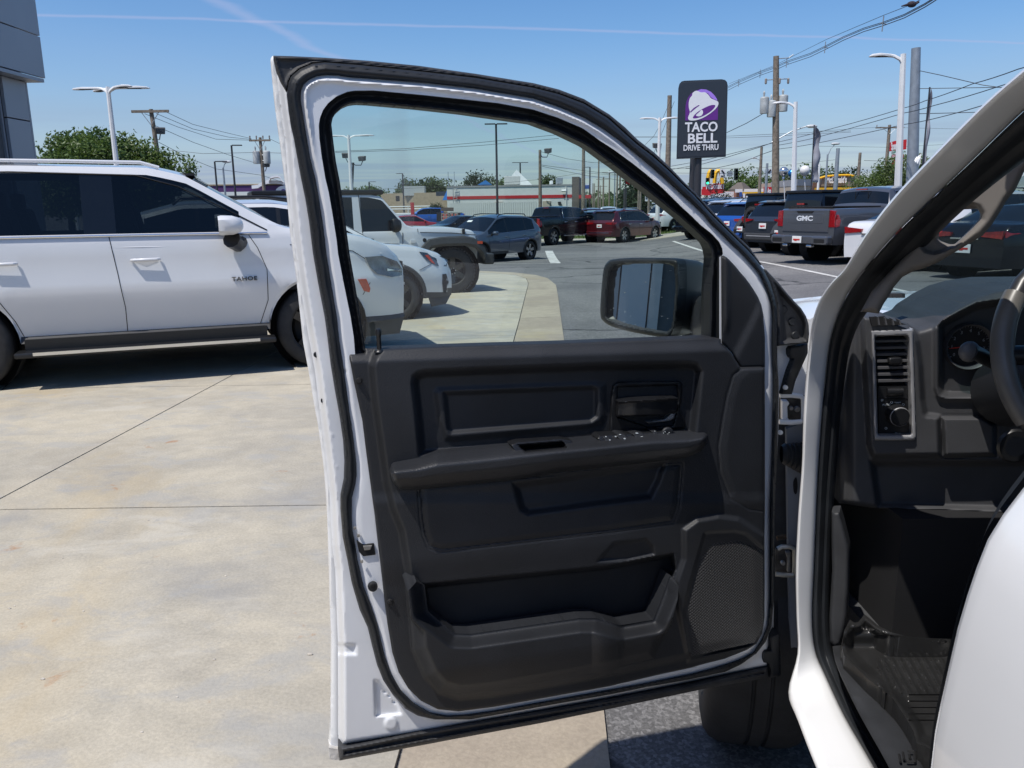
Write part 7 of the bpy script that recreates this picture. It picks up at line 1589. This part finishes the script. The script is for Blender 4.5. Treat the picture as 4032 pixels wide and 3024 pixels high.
# ------------------------------------------------------------------ door aperture: pillar, sill, seals
def resample(P, n):
    P = [Vector(p) for p in P]; L_ = [0]
    for a, b in zip(P[:-1], P[1:]): L_.append(L_[-1]+(b-a).length)
    out = []
    for k in range(n):
        s_ = L_[-1]*k/(n-1); j = max(0, min(len(P)-2, int(np.searchsorted(L_, s_))-1)); t = (s_-L_[j])/max(1e-9, L_[j+1]-L_[j]); out.append(P[j].lerp(P[j+1], t))
    return out
def smooth3(P, n=4):
    q = np.array([tuple(p) for p in P]); N = len(q); out = []
    for i in range(N-1):
        p0, p1, p2, p3 = q[max(i-1,0)], q[i], q[i+1], q[min(i+2,N-1)]
        for k in range(n):
            t = k/n; out.append(Vector(.5*((2*p1)+(-p0+p2)*t+(2*p0-5*p1+4*p2-p3)*t*t+(-p0+3*p1-3*p2+p3)*t**3)))
    out.append(Vector(q[-1])); return out
def band(name, Lp, Rp, prof, material, parent, n=90, back=.03, smooth=60, same=False, tilt=None):
    """surface between two edge paths; prof: (t across, lift towards the camera)"""
    if not same: A = resample(smooth3(Lp), n); B_ = resample(smooth3(Rp), n)
    else: A = smooth3(Lp); B_ = smooth3(Rp); n = len(A)
    vs = []; m_ = len(prof)
    for ia, (a, b) in enumerate(zip(A, B_)):
        tocam = (Vector(CAM)-a).normalized(); tl = tilt(ia/(n-1)) if tilt else 0.
        for t, l in prof: vs.append(a.lerp(b, t)+tocam*(l-tl*max(0, t-.3)))
        vs.append(b-tocam*back); vs.append(a-tocam*back)
    w = m_+2; fs = [(k*w+j, k*w+(j+1)%w, (k+1)*w+(j+1)%w, (k+1)*w+j) for k in range(n-1) for j in range(w)]
    o = mesh_obj(name, vs, fs, material, parent, smooth=smooth)
    bm = bmesh.new(); bm.from_mesh(o.data); bmesh.ops.recalc_face_normals(bm, faces=bm.faces); bm.to_mesh(o.data); bm.free(); return o
A3_ = lambda L_: [at(*q) for q in L_]
# matched rows: outer edge, inner edge (same count), running from the roof down to the sill behind the camera's frame
outer_ = [(4260,70,.95),(4032,270,1.02),(3871,411,1.08),(3664,620,1.18),(3508,789,1.28),(3400,934,1.37),(3325,1058,1.45),(3271,1115,1.51),(3228,1180,1.57),(3200,1262,1.62),(3187,1357,1.66),(3172,1500,1.68),(3163,1655,1.68),(3157,1837,1.68),(3142,2040,1.67),(3133,2243,1.66),(3136,2427,1.65),(3140,2574,1.63),(3104,2725,1.585),(3142,2838,1.48),(3214,3024,1.36),(3330,3290,1.2)]
inner_ = [(4400,190,.98),(4170,330,1.05),(4040,430,1.11),(3822,640,1.21),(3653,800,1.31),(3505,945,1.40),(3401,1068,1.48),(3360,1125,1.54),(3322,1190,1.60),(3290,1270,1.65),(3266,1365,1.69),(3250,1500,1.71),(3236,1655,1.71),(3223,1837,1.71),(3214,2040,1.70),(3206,2243,1.69),(3199,2427,1.68),(3210,2560,1.665),(3250,2660,1.62),(3325,2820,1.5),(3435,3010,1.38),(3580,3280,1.22)]
band('door_aperture', A3_(outer_), A3_(inner_), ((0,-.014),(.06,.000),(.14,.006),(.22,.007),(.35,.007),(.55,.008),(.75,.008),(.92,.006),(1,-.006)), M_white, TK, same=True, back=.05, tilt=lambda s_: .012*float(sst(s_, .42, .30)))
sl = inner_; sr = [(4560,330,1.02),(4330,440,1.08),(4170,540,1.14),(3960,690,1.24),(3790,830,1.34),(3640,975,1.43),(3515,1098,1.50),(3465,1160,1.56),(3420,1222,1.62),(3376,1290,1.67),(3345,1380,1.71),(3326,1505,1.73),(3308,1655,1.73),(3294,1837,1.73),(3280,2040,1.72),(3272,2243,1.71),(3268,2427,1.70),(3277,2545,1.685),(3298,2632,1.64),(3374,2795,1.52),(3480,2985,1.40),(3622,3250,1.24)]
band('aperture_seal', A3_(sl), A3_(sr), ((0,-.006),(.08,.006),(.22,.013),(.36,.013),(.48,.002),(.54,.003),(.68,.012),(.84,.012),(1,-.004)), M_rubber, TK, same=True, back=.03)
# hinge pillar face and the dark gap beside it
SDP = Plane((.66,1.86,1.0), (.994,-.105,0), (-.105,-.994,0))
plate('cowl_side_panel', SDP, cT(790,300, 880,250, 900,420, 830,560, 800,720, 752,900, 750,1120, 615,1120, 640,950, 700,800, 775,650, 790,520), .05, .03, M_white, TK)
plate('gap_shade_sheet', SDP, [(3040,1480),(3185,1480),(3175,1900),(3150,2500),(3140,2760),(3040,2700)], .0, .02, M_rubdust, TK)  # dark sheet standing in for the shade deep in the hinge gap
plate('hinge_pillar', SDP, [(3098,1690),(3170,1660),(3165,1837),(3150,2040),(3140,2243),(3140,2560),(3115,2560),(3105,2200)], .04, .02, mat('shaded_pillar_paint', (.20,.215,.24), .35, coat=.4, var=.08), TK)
MB().tube([SDP.p(3110,1150,.02), SDP.p(3085,1300,.02)], .001, 3)
hg = MB(); hp_ = [SDP.p(*q, .09) for q in cT(470,1122, 600,1122, 700,1132, 730,1165, 732,1280, 730,1380, 700,1412, 600,1418, 465,1412)]; hg.tube(hp_, .0062, 8); hg.build('hinge', M_white, TK, smooth=60)
plate('hinge_leaf', SDP, cT(500,1185, 560,1185, 580,1215, 555,1250, 560,1370, 575,1395, 500,1400), .08, .02, M_whitein, TK, bevel=.002); plate('hinge_back', SDP, cT(480,1135, 715,1140, 715,1400, 480,1405), .055, .01, mat('greasy_steel', (.07,.065,.06), .4, metal=.5, var=.4, vscale=60), TK)
disc('hinge_pin', *cT(655,1270)[0], 12, .07, .008, M_steel, TK, SDP); disc('hinge_bolt', *cT(590,1260)[0], 8, .07, .008, M_steel, TK, SDP)
hp_ = [SDP.p(*q, .09) for q in cE(1235,262, 1262,248, 1310,248, 1345,262, 1345,330, 1343,410, 1330,428, 1270,428, 1222,422)]; MB().tube(hp_, .006, 8).build('hinge', mat('bare_hinge_metal', (.45,.43,.38), .4, metal=.6, var=.2, vscale=50), TK, smooth=60)
plate('hinge_back', SDP, cE(1222,265, 1340,270, 1338,422, 1222,420), .055, .01, MATS['greasy_steel'], TK); plate('hinge_leaf', SDP, cE(1285,282, 1318,282, 1318,410, 1295,410, 1300,330), .075, .012, M_steel, TK, bevel=.002); disc('hinge_pin', *cE(1265,345)[0], 9, .07, .01, M_steel, TK, SDP)
spg = [SDP.p(*cE(1228+4*k, 195+(10 if k % 2 else -16)-k*.6)[0], .09) for k in range(16)]; MB().tube(spg, .0022, 5).build('check_spring', mat('rusty_spring', (.16,.11,.07), .6, metal=.5, var=.3, vscale=60), TK, smooth=60)
bt = MB()
for k in range(5): u_, v_ = cC(1712+k*32, 1050+k*8)[0]; bt.lathe([(0,.02),(.02+.003*k,.018),(.026+.003*k,.008),(.02+.003*k,0)], frame(SDP.p(u_, v_, .085-.006*k), Vector((0,0,1)), Vector(SDP.N)), 14)
bt.build('cable_boot', M_rubber, TK, smooth=45); disc('pillar_hole', *cE(0,0)[0], 1, 0, .001, M_black, TK, SDP) if False else plate('pillar_hole', SDP, smooth_poly([(3124,1900),(3136,1880),(3141,1915),(3136,1945),(3126,1938)], n=3), .043, .002, M_black, TK)
# sill step plate
FLR = Plane((0,0,.60), (1,0,0), (0,0,1))
sp1 = [FLR.p(*q) for q in [(3277,2545),(3298,2632),(3376,2797),(3482,2987),(3520,3060),(3628,3252)]]; sp2 = [FLR.p(*q) for q in [(3312,2540),(3345,2610),(3395,2700),(3480,2790),(3570,2890),(3640,3030),(3800,3280)]]
band('sill_plate', sp1, sp2, ((0,0),(.1,.008),(.5,.010),(.9,.008),(1,0)), mat('scuffed_sill_plastic', (.032,.034,.038), .6, col2=(.013,.014,.016), vscale=9, bump=.4, bscale=200, bdist=.001), TK, back=.04)
dc = MB()
for q in (((3555,2962),(3560,2990)),((3575,2958),(3600,2958)),((3600,2958),(3603,2998)),((3570,2998),(3603,2998)),((3582,2972),(3582,2988)),((3540,2970),(3546,3000))): dc.tube([FLR.p(*q[0], .014), FLR.p(*q[1], .014)], .0022, 4)
dc.build('sill_emblem', M_black, TK)
kick = cG(372,292, 415,290, 440,380, 467,490, 463,700, 455,850, 440,930, 418,1000, 385,1018, 362,985, 360,850, 375,600, 372,450)
relief('kick_panel', Plane((.63,1.66,.9), (-.25,-.97,0), (-.85,-.5,0)) if False else Plane((.72,1.68,.9), (.9,-.43,0), (-.43,-.9,0)), kick, lambda U, V, d: .0+.012*rnd(d, 14), mat('dusty_kick_panel', (.035,.037,.041), .6, col2=(.02,.021,.024), vscale=14), TK, step=6, back=-.04)
# floor, mat and footwell
box('floor', (1.5, .9, .55), (1.36, 2.4, .06), mat('footwell_carpet', (.055,.057,.06), .95, var=.3, vscale=15, bump=.5, bscale=200, bdist=.003), TK); box('firewall', (1.50, 2.10, .84), (1.46, .06, .66), mat('footwell_carpet', (.055,.057,.06), .95, var=.3, vscale=15, bump=.5, bscale=200, bdist=.003), TK); box('transmission_tunnel', (1.38, 1.3, .66), (.34, 1.9, .26), MATS['footwell_carpet'], TK)
mto = cG(470,866, 492,884, 515,880, 548,838, 620,898, 690,935, 780,957, 900,966, 1020,970, 1200,965, 1420,975, 1420,1750, 960,1700, 905,1560, 870,1542, 828,1528, 808,1460, 760,1380, 700,1290, 620,1225, 560,1180, 500,1120, 440,1060, 424,1000, 440,925)
def w_mat(U, V, d):
    c = .012+.022*sst(d, 45, 8)*sst(U, 3900, 3700)
    gx = (U-3000)/.7377; gy = (V-1800)/.7377
    dots = ((gx > 650) & (gx < 1400) & (gy > 975) & (gy < 1060)); c = c+np.where(dots, .005*np.clip(np.sin(gx/36*2*math.pi)*np.sin((gy-6)/27*2*math.pi*.5), 0, 1), 0)
    rib = ((gy > 1075) & (gy < 1260) & (gx > 620)); c = c+np.where(rib, .003*np.clip(np.sin((gx-.55*gy)/44*2*math.pi)*3, -.2, 1), 0)
    rib = ((gy > 1265) & (gy < 1420) & (gx > 780)); c = c+np.where(rib, .003*np.clip(np.sin(gy/33*2*math.pi)*3, -.2, 1), 0)
    c = c+.035*sst(V, 2560, 2480)
    return c
relief('floor_mat', FLR, mto, w_mat, mat('rubber_floor_mat', (.02,.02,.02), .30, var=.2, vscale=20, spec=.7), TK, step=5, back=-.02)
# A-pillar inner trim with grab handle opening
TP = Plane(at(3700,900,1.42), (.89,-.45,0), (-.45,-.89,.0))
ptrim = [(4260,330),(4032,555),(3780,789),(3631,934),(3520,1052),(3430,1150),(3392,1222),(3380,1240),(3391,1226),(3460,1235),(3480,1195),(3500,1167),(3521,1129),(3553,1091),(3597,1067),(3635,1057),(3689,1036),(3762,992),(3870,927),(3907,883),(3943,826),(3964,789),(3997,750),(4032,677),(4260,430)]
hole = [(3695,940),(3700,900),(3750,842),(3775,838),(3790,825),(3850,822),(3862,840),(3862,860),(3820,905),(3760,965),(3737,962),(3706,950)]
bowl = [(3622,970),(3625,945),(3714,840),(3776,804),(3834,799),(3857,818),(3865,847),(3834,894),(3772,956),(3725,988),(3675,1003),(3639,992)]
relief('pillar_trim', TP, ptrim, lambda U, V, d: .0+.020*rnd(d, 26)-.020*ramp(sdf(bowl, U, V)[0]+4, 16), M_tan, TK, step=5, back=-.03, holes=[hole])
MB().tube([TP.p(*q, .045) for q in ((3640,1000),(3700,1012),(3770,978),(3850,905),(3890,840),(3884,800),(3850,775))], .012, 10).build('grab_handle', M_tan, TK, smooth=60) if False else None
# windshield
mesh_obj('windshield', [at(3420,1215,2.0),(2.15,1.94,1.14),at(3640,960,1.72),(2.12,1.66,1.39),at(3930,760,1.46),(2.08,1.38,1.64),at(4250,540,1.22),(2.04,1.12,1.87)], [(0,1,3,2),(2,3,5,4),(4,5,7,6)], M_ws, TK)
# ------------------------------------------------------------------ dashboard
DA = Plane((.75,1.74,1.0), (.994,-.105,0), (-.105,-.994,0))
face_ = cF(700,522, 870,518, 900,545, 1060,596, 1100,628, 1140,640, 1180,630, 1262,600, 1290,570, 1420,475, 1560,405, 1700,365, 1910,335, 2500,330, 2500,1990, 1700,1980, 1400,1960, 830,1940, 560,1900, 552,1600, 580,1050, 600,850, 622,700, 645,600, 690,560)
tower = cF(715,530, 880,535, 1060,606, 1105,635, 1140,720, 1165,900, 1180,1150, 1200,1250, 1300,1262, 1308,1570, 800,1575, 765,1480, 745,1100, 725,800)
clus = cF(1285,620, 1320,580, 1560,460, 1900,410, 2500,410, 2500,900, 1900,1080, 1580,1120, 1350,1125, 1300,1110, 1285,1060)
knee = cF(1300,1270, 1600,1270, 1700,1330, 1700,1560, 1316,1570)
lowd = cF(780,1590, 2500,1590, 2500,1980, 830,1940)
bzo = smooth_poly(cF(790,655, 800,648, 1070,638, 1095,655, 1100,700, 1122,1400, 1115,1430, 1090,1444, 835,1445, 815,1425, 808,1300, 795,720), n=2)
bzi = cF(824,690, 1052,684, 1062,700, 1084,1395, 1076,1404, 850,1406, 843,1395, 822,705)
def w_dash(U, V, d):
    q = lambda P: sdf(P, U, V)[0]
    c = -.012+.020*rnd(d, 22); c = c+.032*ramp(q(tower)+6, 26); cl = q(clus); c = c-.050*ramp(cl+4, 24)+.010*np.exp(-((cl+10)/10)**2)
    c = c-.038*ramp(q(bzi)+3, 6); k = q(knee); c = c+.020*ramp(k+4, 20)-.003*np.exp(-((k+2)/3)**2); c = c-.03*ramp(q(lowd)+4, 30)
    c = c-.03*sst(U, 3370, 3310)
    return c
dash = relief('dashboard', DA, face_, w_dash, mat('dashboard_plastic', (.05,.051,.055), .55, var=.12, vscale=10, bump=.45, bscale=800, bdist=.0008), TK, step=5, back=-.27, smooth=60)
BZ = lambda U, V, d: .038+.012*rnd(d, 6)+0*U
relief('vent_bezel', DA, bzo, BZ, M_silver, dash, step=4, back=.0, holes=[bzi])
plate('vent_cavity', DA, cF(822,684, 1064,680, 1080,1050, 840,1052), .010, .01, M_black, dash)
for k, y in enumerate((718,767,815,862,911,959,1006)):
    x0_ = 826+k*2.6; x1_ = 1058+k*2.8; a_ = cF(x0_, y, x1_, y-4, x1_+1, y+12, x0_+1, y+17)
    p1_, p2_, p3_, p4_ = [DA.p(*q, .030) for q in a_]; dn = -Vector(DA.N)*.022
    MB().add([p1_, p2_, p3_, p4_, p1_+dn+Vector((0,0,.004)), p2_+dn+Vector((0,0,.004)), p3_+dn+Vector((0,0,.004)), p4_+dn+Vector((0,0,.004))], [(0,1,2,3),(0,4,5,1),(3,2,6,7),(4,7,6,5),(0,3,7,4),(1,5,6,2)]).build('vent_slat', M_plastg, dash)
relief('vent_tab', DA, smooth_poly(cF(915,858, 930,842, 1000,840, 1020,855, 1018,885, 1000,900, 935,898, 918,882), n=2), lambda U, V, d: .034+.010*rnd(d, 8), M_plast2, dash, step=3, back=.02)
plate('thumbwheel_panel', DA, cF(841,1053, 1077,1050, 1079,1140, 843,1142), .028, .01, M_plast2, dash)
u0_, v0_ = cF(905,1092)[0]; u1_, v1_ = cF(1018,1090)[0]; MB().tube([DA.p(u0_,v0_,.030), DA.p(u1_,v1_,.030)], .0095, 14).build('vent_thumbwheel', M_plast2, dash, smooth=50)
plate('lamp_switch_panel', DA, cF(844,1146, 1079,1143, 1084,1400, 850,1404), .026, .01, M_plast2, dash)
u_, v_ = cF(975,1255)[0]; o = DA.p(u_, v_, .027); e = (DA.p(u_+40, v_, .028)-o).length
MB().lathe([(0,.026),(e*.85,.026),(e*.98,.022),(e*1.0,.010),(e*1.12,.004),(e*1.14,0)], frame(o, DA.X, DA.Y), 32).build('lamp_knob', M_plast2, dash, smooth=35)
MB().lathe([(e*.96,.0255),(e*.995,.0245),(e*1.0,.022)], frame(o, DA.X, DA.Y), 32).build('knob_ring', M_silver, dash)
def mk(s, x, y, w_, par=dash, h=.0075): 
    o_ = DA.p(*cF(x, y)[0], .0275); return txt('switch_mark', s, h, frame(o_, DA.X, DA.Y), M_marks, par, ext=.0003)
mk('AUTO', 903, 1187, 30, h=.006); mk('O', 941, 1170, 12); mk('=oo=', 985, 1170, 20, h=.006); mk('D', 1026, 1186, 12); mk('*', 871, 1163, 14, h=.014); mk('O', 900, 1358, 14); mk('O-=', 985, 1397, 20, h=.007); mk('#', 878, 1092, 14, h=.010); mk('=', 1043, 1094, 14, h=.013)
# defroster outlet on the tower top and on the dash top
for k, x in enumerate((845,897,950,1000)):
    a_ = cF(x-5,548+k*7, x+2,548+k*7, x+14,606, x+2,610); MB().prism(DA.poly(a_, .054), Vector(DA.N)*-.02).build('defrost_fin', M_plastg, dash)
plate('defrost_vent', DA, cF(782,550, 890,545, 905,560, 1050,604, 800,615), .046, .006, M_black, dash)
dt = MB()
for k in range(11): a_ = DA.p(3485+k*6.2, 1196, -.14); dt.box((a_.x, a_.y, a_.z+.02), (.002,.03,.01))
dt.build('dash_top_grille', M_plastg, dash)
# gauge
u_, v_ = cF(1495,760)[0]; o = DA.p(u_, v_, -.04); e = (DA.p(u_+94, v_, -.04)-o).length; Mg = frame(o, DA.X, DA.Y)
ga = MB().lathe([(0,.0),(e*.92,.0)], Mg, 40).build('gauge_face', M_black, dash)
MB().lathe([(e*.90,.0),(e*.93,.010),(e,.014),(e*1.04,.006),(e*1.05,0)], Mg, 48).build('gauge_ring', M_plastg, dash, smooth=40)
tk = MB()
for k in range(33):
    a = math.radians(215-k*8.0); r0_ = .80 if k % 4 == 0 else .85; tk.tube([Mg @ Vector((math.cos(a)*e*r0_, math.sin(a)*e*r0_, .001)), Mg @ Vector((math.cos(a)*e*.89, math.sin(a)*e*.89, .001))], .0005, 4)
tk.build('gauge_ticks', mat('gauge_print', (.30,.31,.33), .5, var=.05), dash, kind='stuff')
for k in range(8):
    a = math.radians(215-k*32); txt('gauge_number', str(k), .010, Mg @ Matrix.Translation((math.cos(a)*e*.68, math.sin(a)*e*.68, .001)), MATS['gauge_print'], dash, ext=.0002)
MB().prism([Mg @ Vector(q) for q in ((-.1*e,.02*e,.004),(-.1*e,-.035*e,.004),(-.82*e,-.115*e,.004),(-.82*e,-.095*e,.004))], Vector(DA.N)*.001).build('gauge_needle', mat('needle_red', (.6,.03,.02), .5, var=.05), dash)
# stalk, wheel, column
st = [at(*cF(1745,925)[0], 1.46), at(*cF(1660,870)[0], 1.44), at(*cF(1600,835)[0], 1.42), at(*cF(1560,812)[0], 1.41), at(*cF(1505,802)[0], 1.40)]
MB().tube(st, [.010,.012,.0135,.0125,.015], 14).build('signal_stalk', M_plast2, TK, smooth=50); MB().sphere(st[-1], .0185, 14, 10, (1,.6,1)).build('stalk_knob', M_plastg, TK, smooth=60)
wc = at(4470,1400,1.30); wn_ = Vector((-.10,-.93,.36)).normalized(); wx = Vector((1,-.1,0)); Mw = frame(wc, wx, wn_.cross(wx)); Rw = .205
def rimarc(a0, a1, r_, m_, nm):
    pts = [Mw @ Vector((Rw*math.cos(math.radians(a)), Rw*math.sin(math.radians(a)), 0)) for a in np.linspace(a0, a1, 26)]; MB().tube(pts, r_, 14).build(nm, m_, SW, smooth=70)
SW = MB().lathe([(0,.01),(.07,.008),(.085,-.01),(.08,-.05),(.05,-.09)], Mw, 28).build('steering_wheel', M_plast2, TK, smooth=50)
rimarc(0, 360, .0155, mat('worn_black_wheel', (.03,.03,.032), .35, var=.1), 'wheel_rim'); rimarc(150, 212, .0182, mat('grey_wheel_insert', (.115,.11,.10), .38, var=.15, vscale=18), 'wheel_insert')
for a in (180, 0, 262): pts = [Mw @ Vector((r_*math.cos(math.radians(a)), r_*math.sin(math.radians(a)), -.01*(1-r_/Rw))) for r_ in (.06,.12,Rw-.01)]; MB().tube(pts, [.025,.018,.016], 10).build('wheel_spoke', M_plast2, SW, smooth=50)
colp = [wc-wn_*.03, wc-wn_*.18, wc-wn_*.42]; MB().tube(colp, [.055,.07,.075], 20).build('steering_column', M_plast, TK, smooth=50)
q_ = at(*cF(1830,1480)[0], 1.5); MB().lathe([(.030,0),(.034,.004),(.030,.008),(.02,.008)], frame(q_, DA.X, DA.Y), 24).build('ignition_ring', M_plast2, TK, smooth=40)
pz_ = at(*cG(640,400)[0], 1.95); MB().box((0,0,0),(.075,.012,.10),0, frame(pz_, DA.X, Vector((0,.3,1)))).build('brake_pedal', M_rubber, TK, bevel=.004); MB().tube([pz_, pz_+Vector((0,.12,.35))], .010, 8).build('pedal_arm', M_dark, TK)
pz_ = at(*cG(1060,500)[0], 1.95); MB().box((0,0,0),(.06,.012,.15),0, frame(pz_, DA.X, Vector((0,.3,1)))).build('throttle_pedal', M_rubber, TK, bevel=.004)
# ------------------------------------------------------------------ hood, fender, front wheel
tv = lambda s_, l, z: Vector((.62+.105*(s_)+l*.994, 1.70+s_*.994-l*.105, z))   # s forward of the hinge, l inboard
vs = []; secs = np.linspace(.22, 2.0, 40)
for s_ in secs:
    arch_z = .62
    dd = abs(s_-.62)
    if dd < .50: arch_z = max(.62, .42+math.sqrt(.25-dd*dd))
    fr = 1-.12*sst(s_, 1.5, 2.0)
    for (l, z) in ((.10,arch_z-.02),(.02,arch_z),(-.03,max(arch_z+.01,.92)),(-.02,1.06),(.02,1.09),(.09,1.115),(.16,1.11),(.24,1.13),(.34,1.19),(.70,1.23),(1.05,1.235)):
        vs.append(tv(s_, l+(1-fr)*.3, z*(1-.06*sst(s_, 1.2, 2.0))))
nn = 11; fs = [(k*nn+j, k*nn+j+1, (k+1)*nn+j+1, (k+1)*nn+j) for k in range(len(secs)-1) for j in range(nn-1)]
o = mesh_obj('hood_and_fender', vs, fs, M_white, TK, smooth=45)
MB().add([tv(.10,.30,1.16), tv(.10,1.5,1.16), tv(.30,1.5,1.225), tv(.30,.30,1.20)], [(0,1,2,3)]).build('cowl', M_plast2, TK)
MB().add([tv(s_, l, 1.235*(1-.06*float(sst(s_, 1.2, 2.0)))) for s_ in (.22, 1.1, 2.0) for l in (1.05, 1.70)], [(0,1,3,2),(2,3,5,4)]).build('hood', M_white, TK)
tm, rm, bk, nu = wheel_meshes(.405, .28, 'multi')
w_ = bpy.data.objects.new('front_wheel', tm); w_.location = (.70, 2.22, .405); w_.rotation_euler = (0,0,math.pi/2-.10-.10); link(w_, TK)
for n_, me in (('rim', rm), ('brake_disc', bk), ('lug_nuts', nu)): link(bpy.data.objects.new(n_, me), w_, kind='stuff' if n_ == 'lug_nuts' else None)
box('wheel_liner', (1.15, 2.22, .62), (.6, 1.1, .5), M_black, TK); box('underbody', (1.50, .6, .42), (1.4, 2.5, .14), M_black, TK)
# outer sill below the aperture, closed rear door, roof and far side of the cab
rd = [(4340,1560),(4130,1800),(4032,1925),(3959,2021),(3900,2117),(3856,2228),(3819,2338),(3782,2464),(3745,2626),(3715,2759),(3693,2870),(3675,3024),(3668,3200),(3680,3400)]
E0 = [at(u, v, .73) for u, v in rd]; E0 += [E0[-1]+Vector((.015,0,-.12)), E0[-1]+Vector((.06,0,-.26))]
vs = []; cols = (0,.004,.012,.03,.08,.16,.3,.5,.75,1.0,1.4)
for j, s_ in enumerate(cols):
    for p in E0: vs.append(p+Vector((-.105*s_-.006*rnd(np.array(s_), .012)+.004*(s_ == 0), -s_, 0)))
n = len(E0); fs = [(j*n+i, (j+1)*n+i, (j+1)*n+i+1, j*n+i+1) for j in range(len(cols)-1) for i in range(n-1)]
mesh_obj('rear_door', vs, fs, mat('rear_door_paint', (.78,.79,.80), .25, coat=.6, var=.01, vscale=2), TK, smooth=50)
band('rear_door_seal', [p+Vector((.002,.012,0)) for p in E0], [p+Vector((.03,.05,0)) for p in E0], ((0,0),(.5,.004),(1,0)), M_rubber, TK, back=.02)
vs = [p+Vector((.035,.0,0)) for p in E0]+[p+Vector((.20,.02,0)) for p in E0]; fs = [(i, i+1, n+i+1, n+i) for i in range(n-1)]; mesh_obj('center_pillar', vs, fs, M_plast, TK)
sill = MB(); sv = lambda s_, l, z: Vector((.585+.09*s_+l, 1.62+s_, z))
box('roof', (1.40, .10, 1.915), (1.42, 2.3, .05), M_white, TK); box('headliner', (1.40, .10, 1.87), (1.36, 2.2, .03), M_tan, TK)
box('far_door', (2.22, .8, .98), (.06, 2.5, .74), M_plast, TK); box('far_pillar', (2.2, .2, 1.6), (.06, .12, .55), M_tan, TK)
MB().add([(2.2,1.95,1.33),(2.2,-.9,1.33),(2.12,-.9,1.86),(2.12,1.15,1.86)], [(0,1,2,3)]).build('far_window', M_ws, TK)
for (x, nm) in ((.95,'driver_seat'),(1.85,'passenger_seat')):
    s_ = box(nm, (x+.05, .45, .86), (.52,.55,.2), mat('grey_seat_cloth', (.09,.09,.095), .9, var=.1, vscale=40, bump=.3, bscale=300), TK, bevel=.05); box('backrest', (x+.05, .12, 1.25), (.50,.16,.62), MATS['grey_seat_cloth'], s_, bevel=.05); box('headrest', (x+.05, .10, 1.64), (.26,.11,.18), MATS['grey_seat_cloth'], s_, bevel=.04)
box('console', (1.42, .9, .95), (.25,1.0,.35), M_plast, TK, bevel=.03)
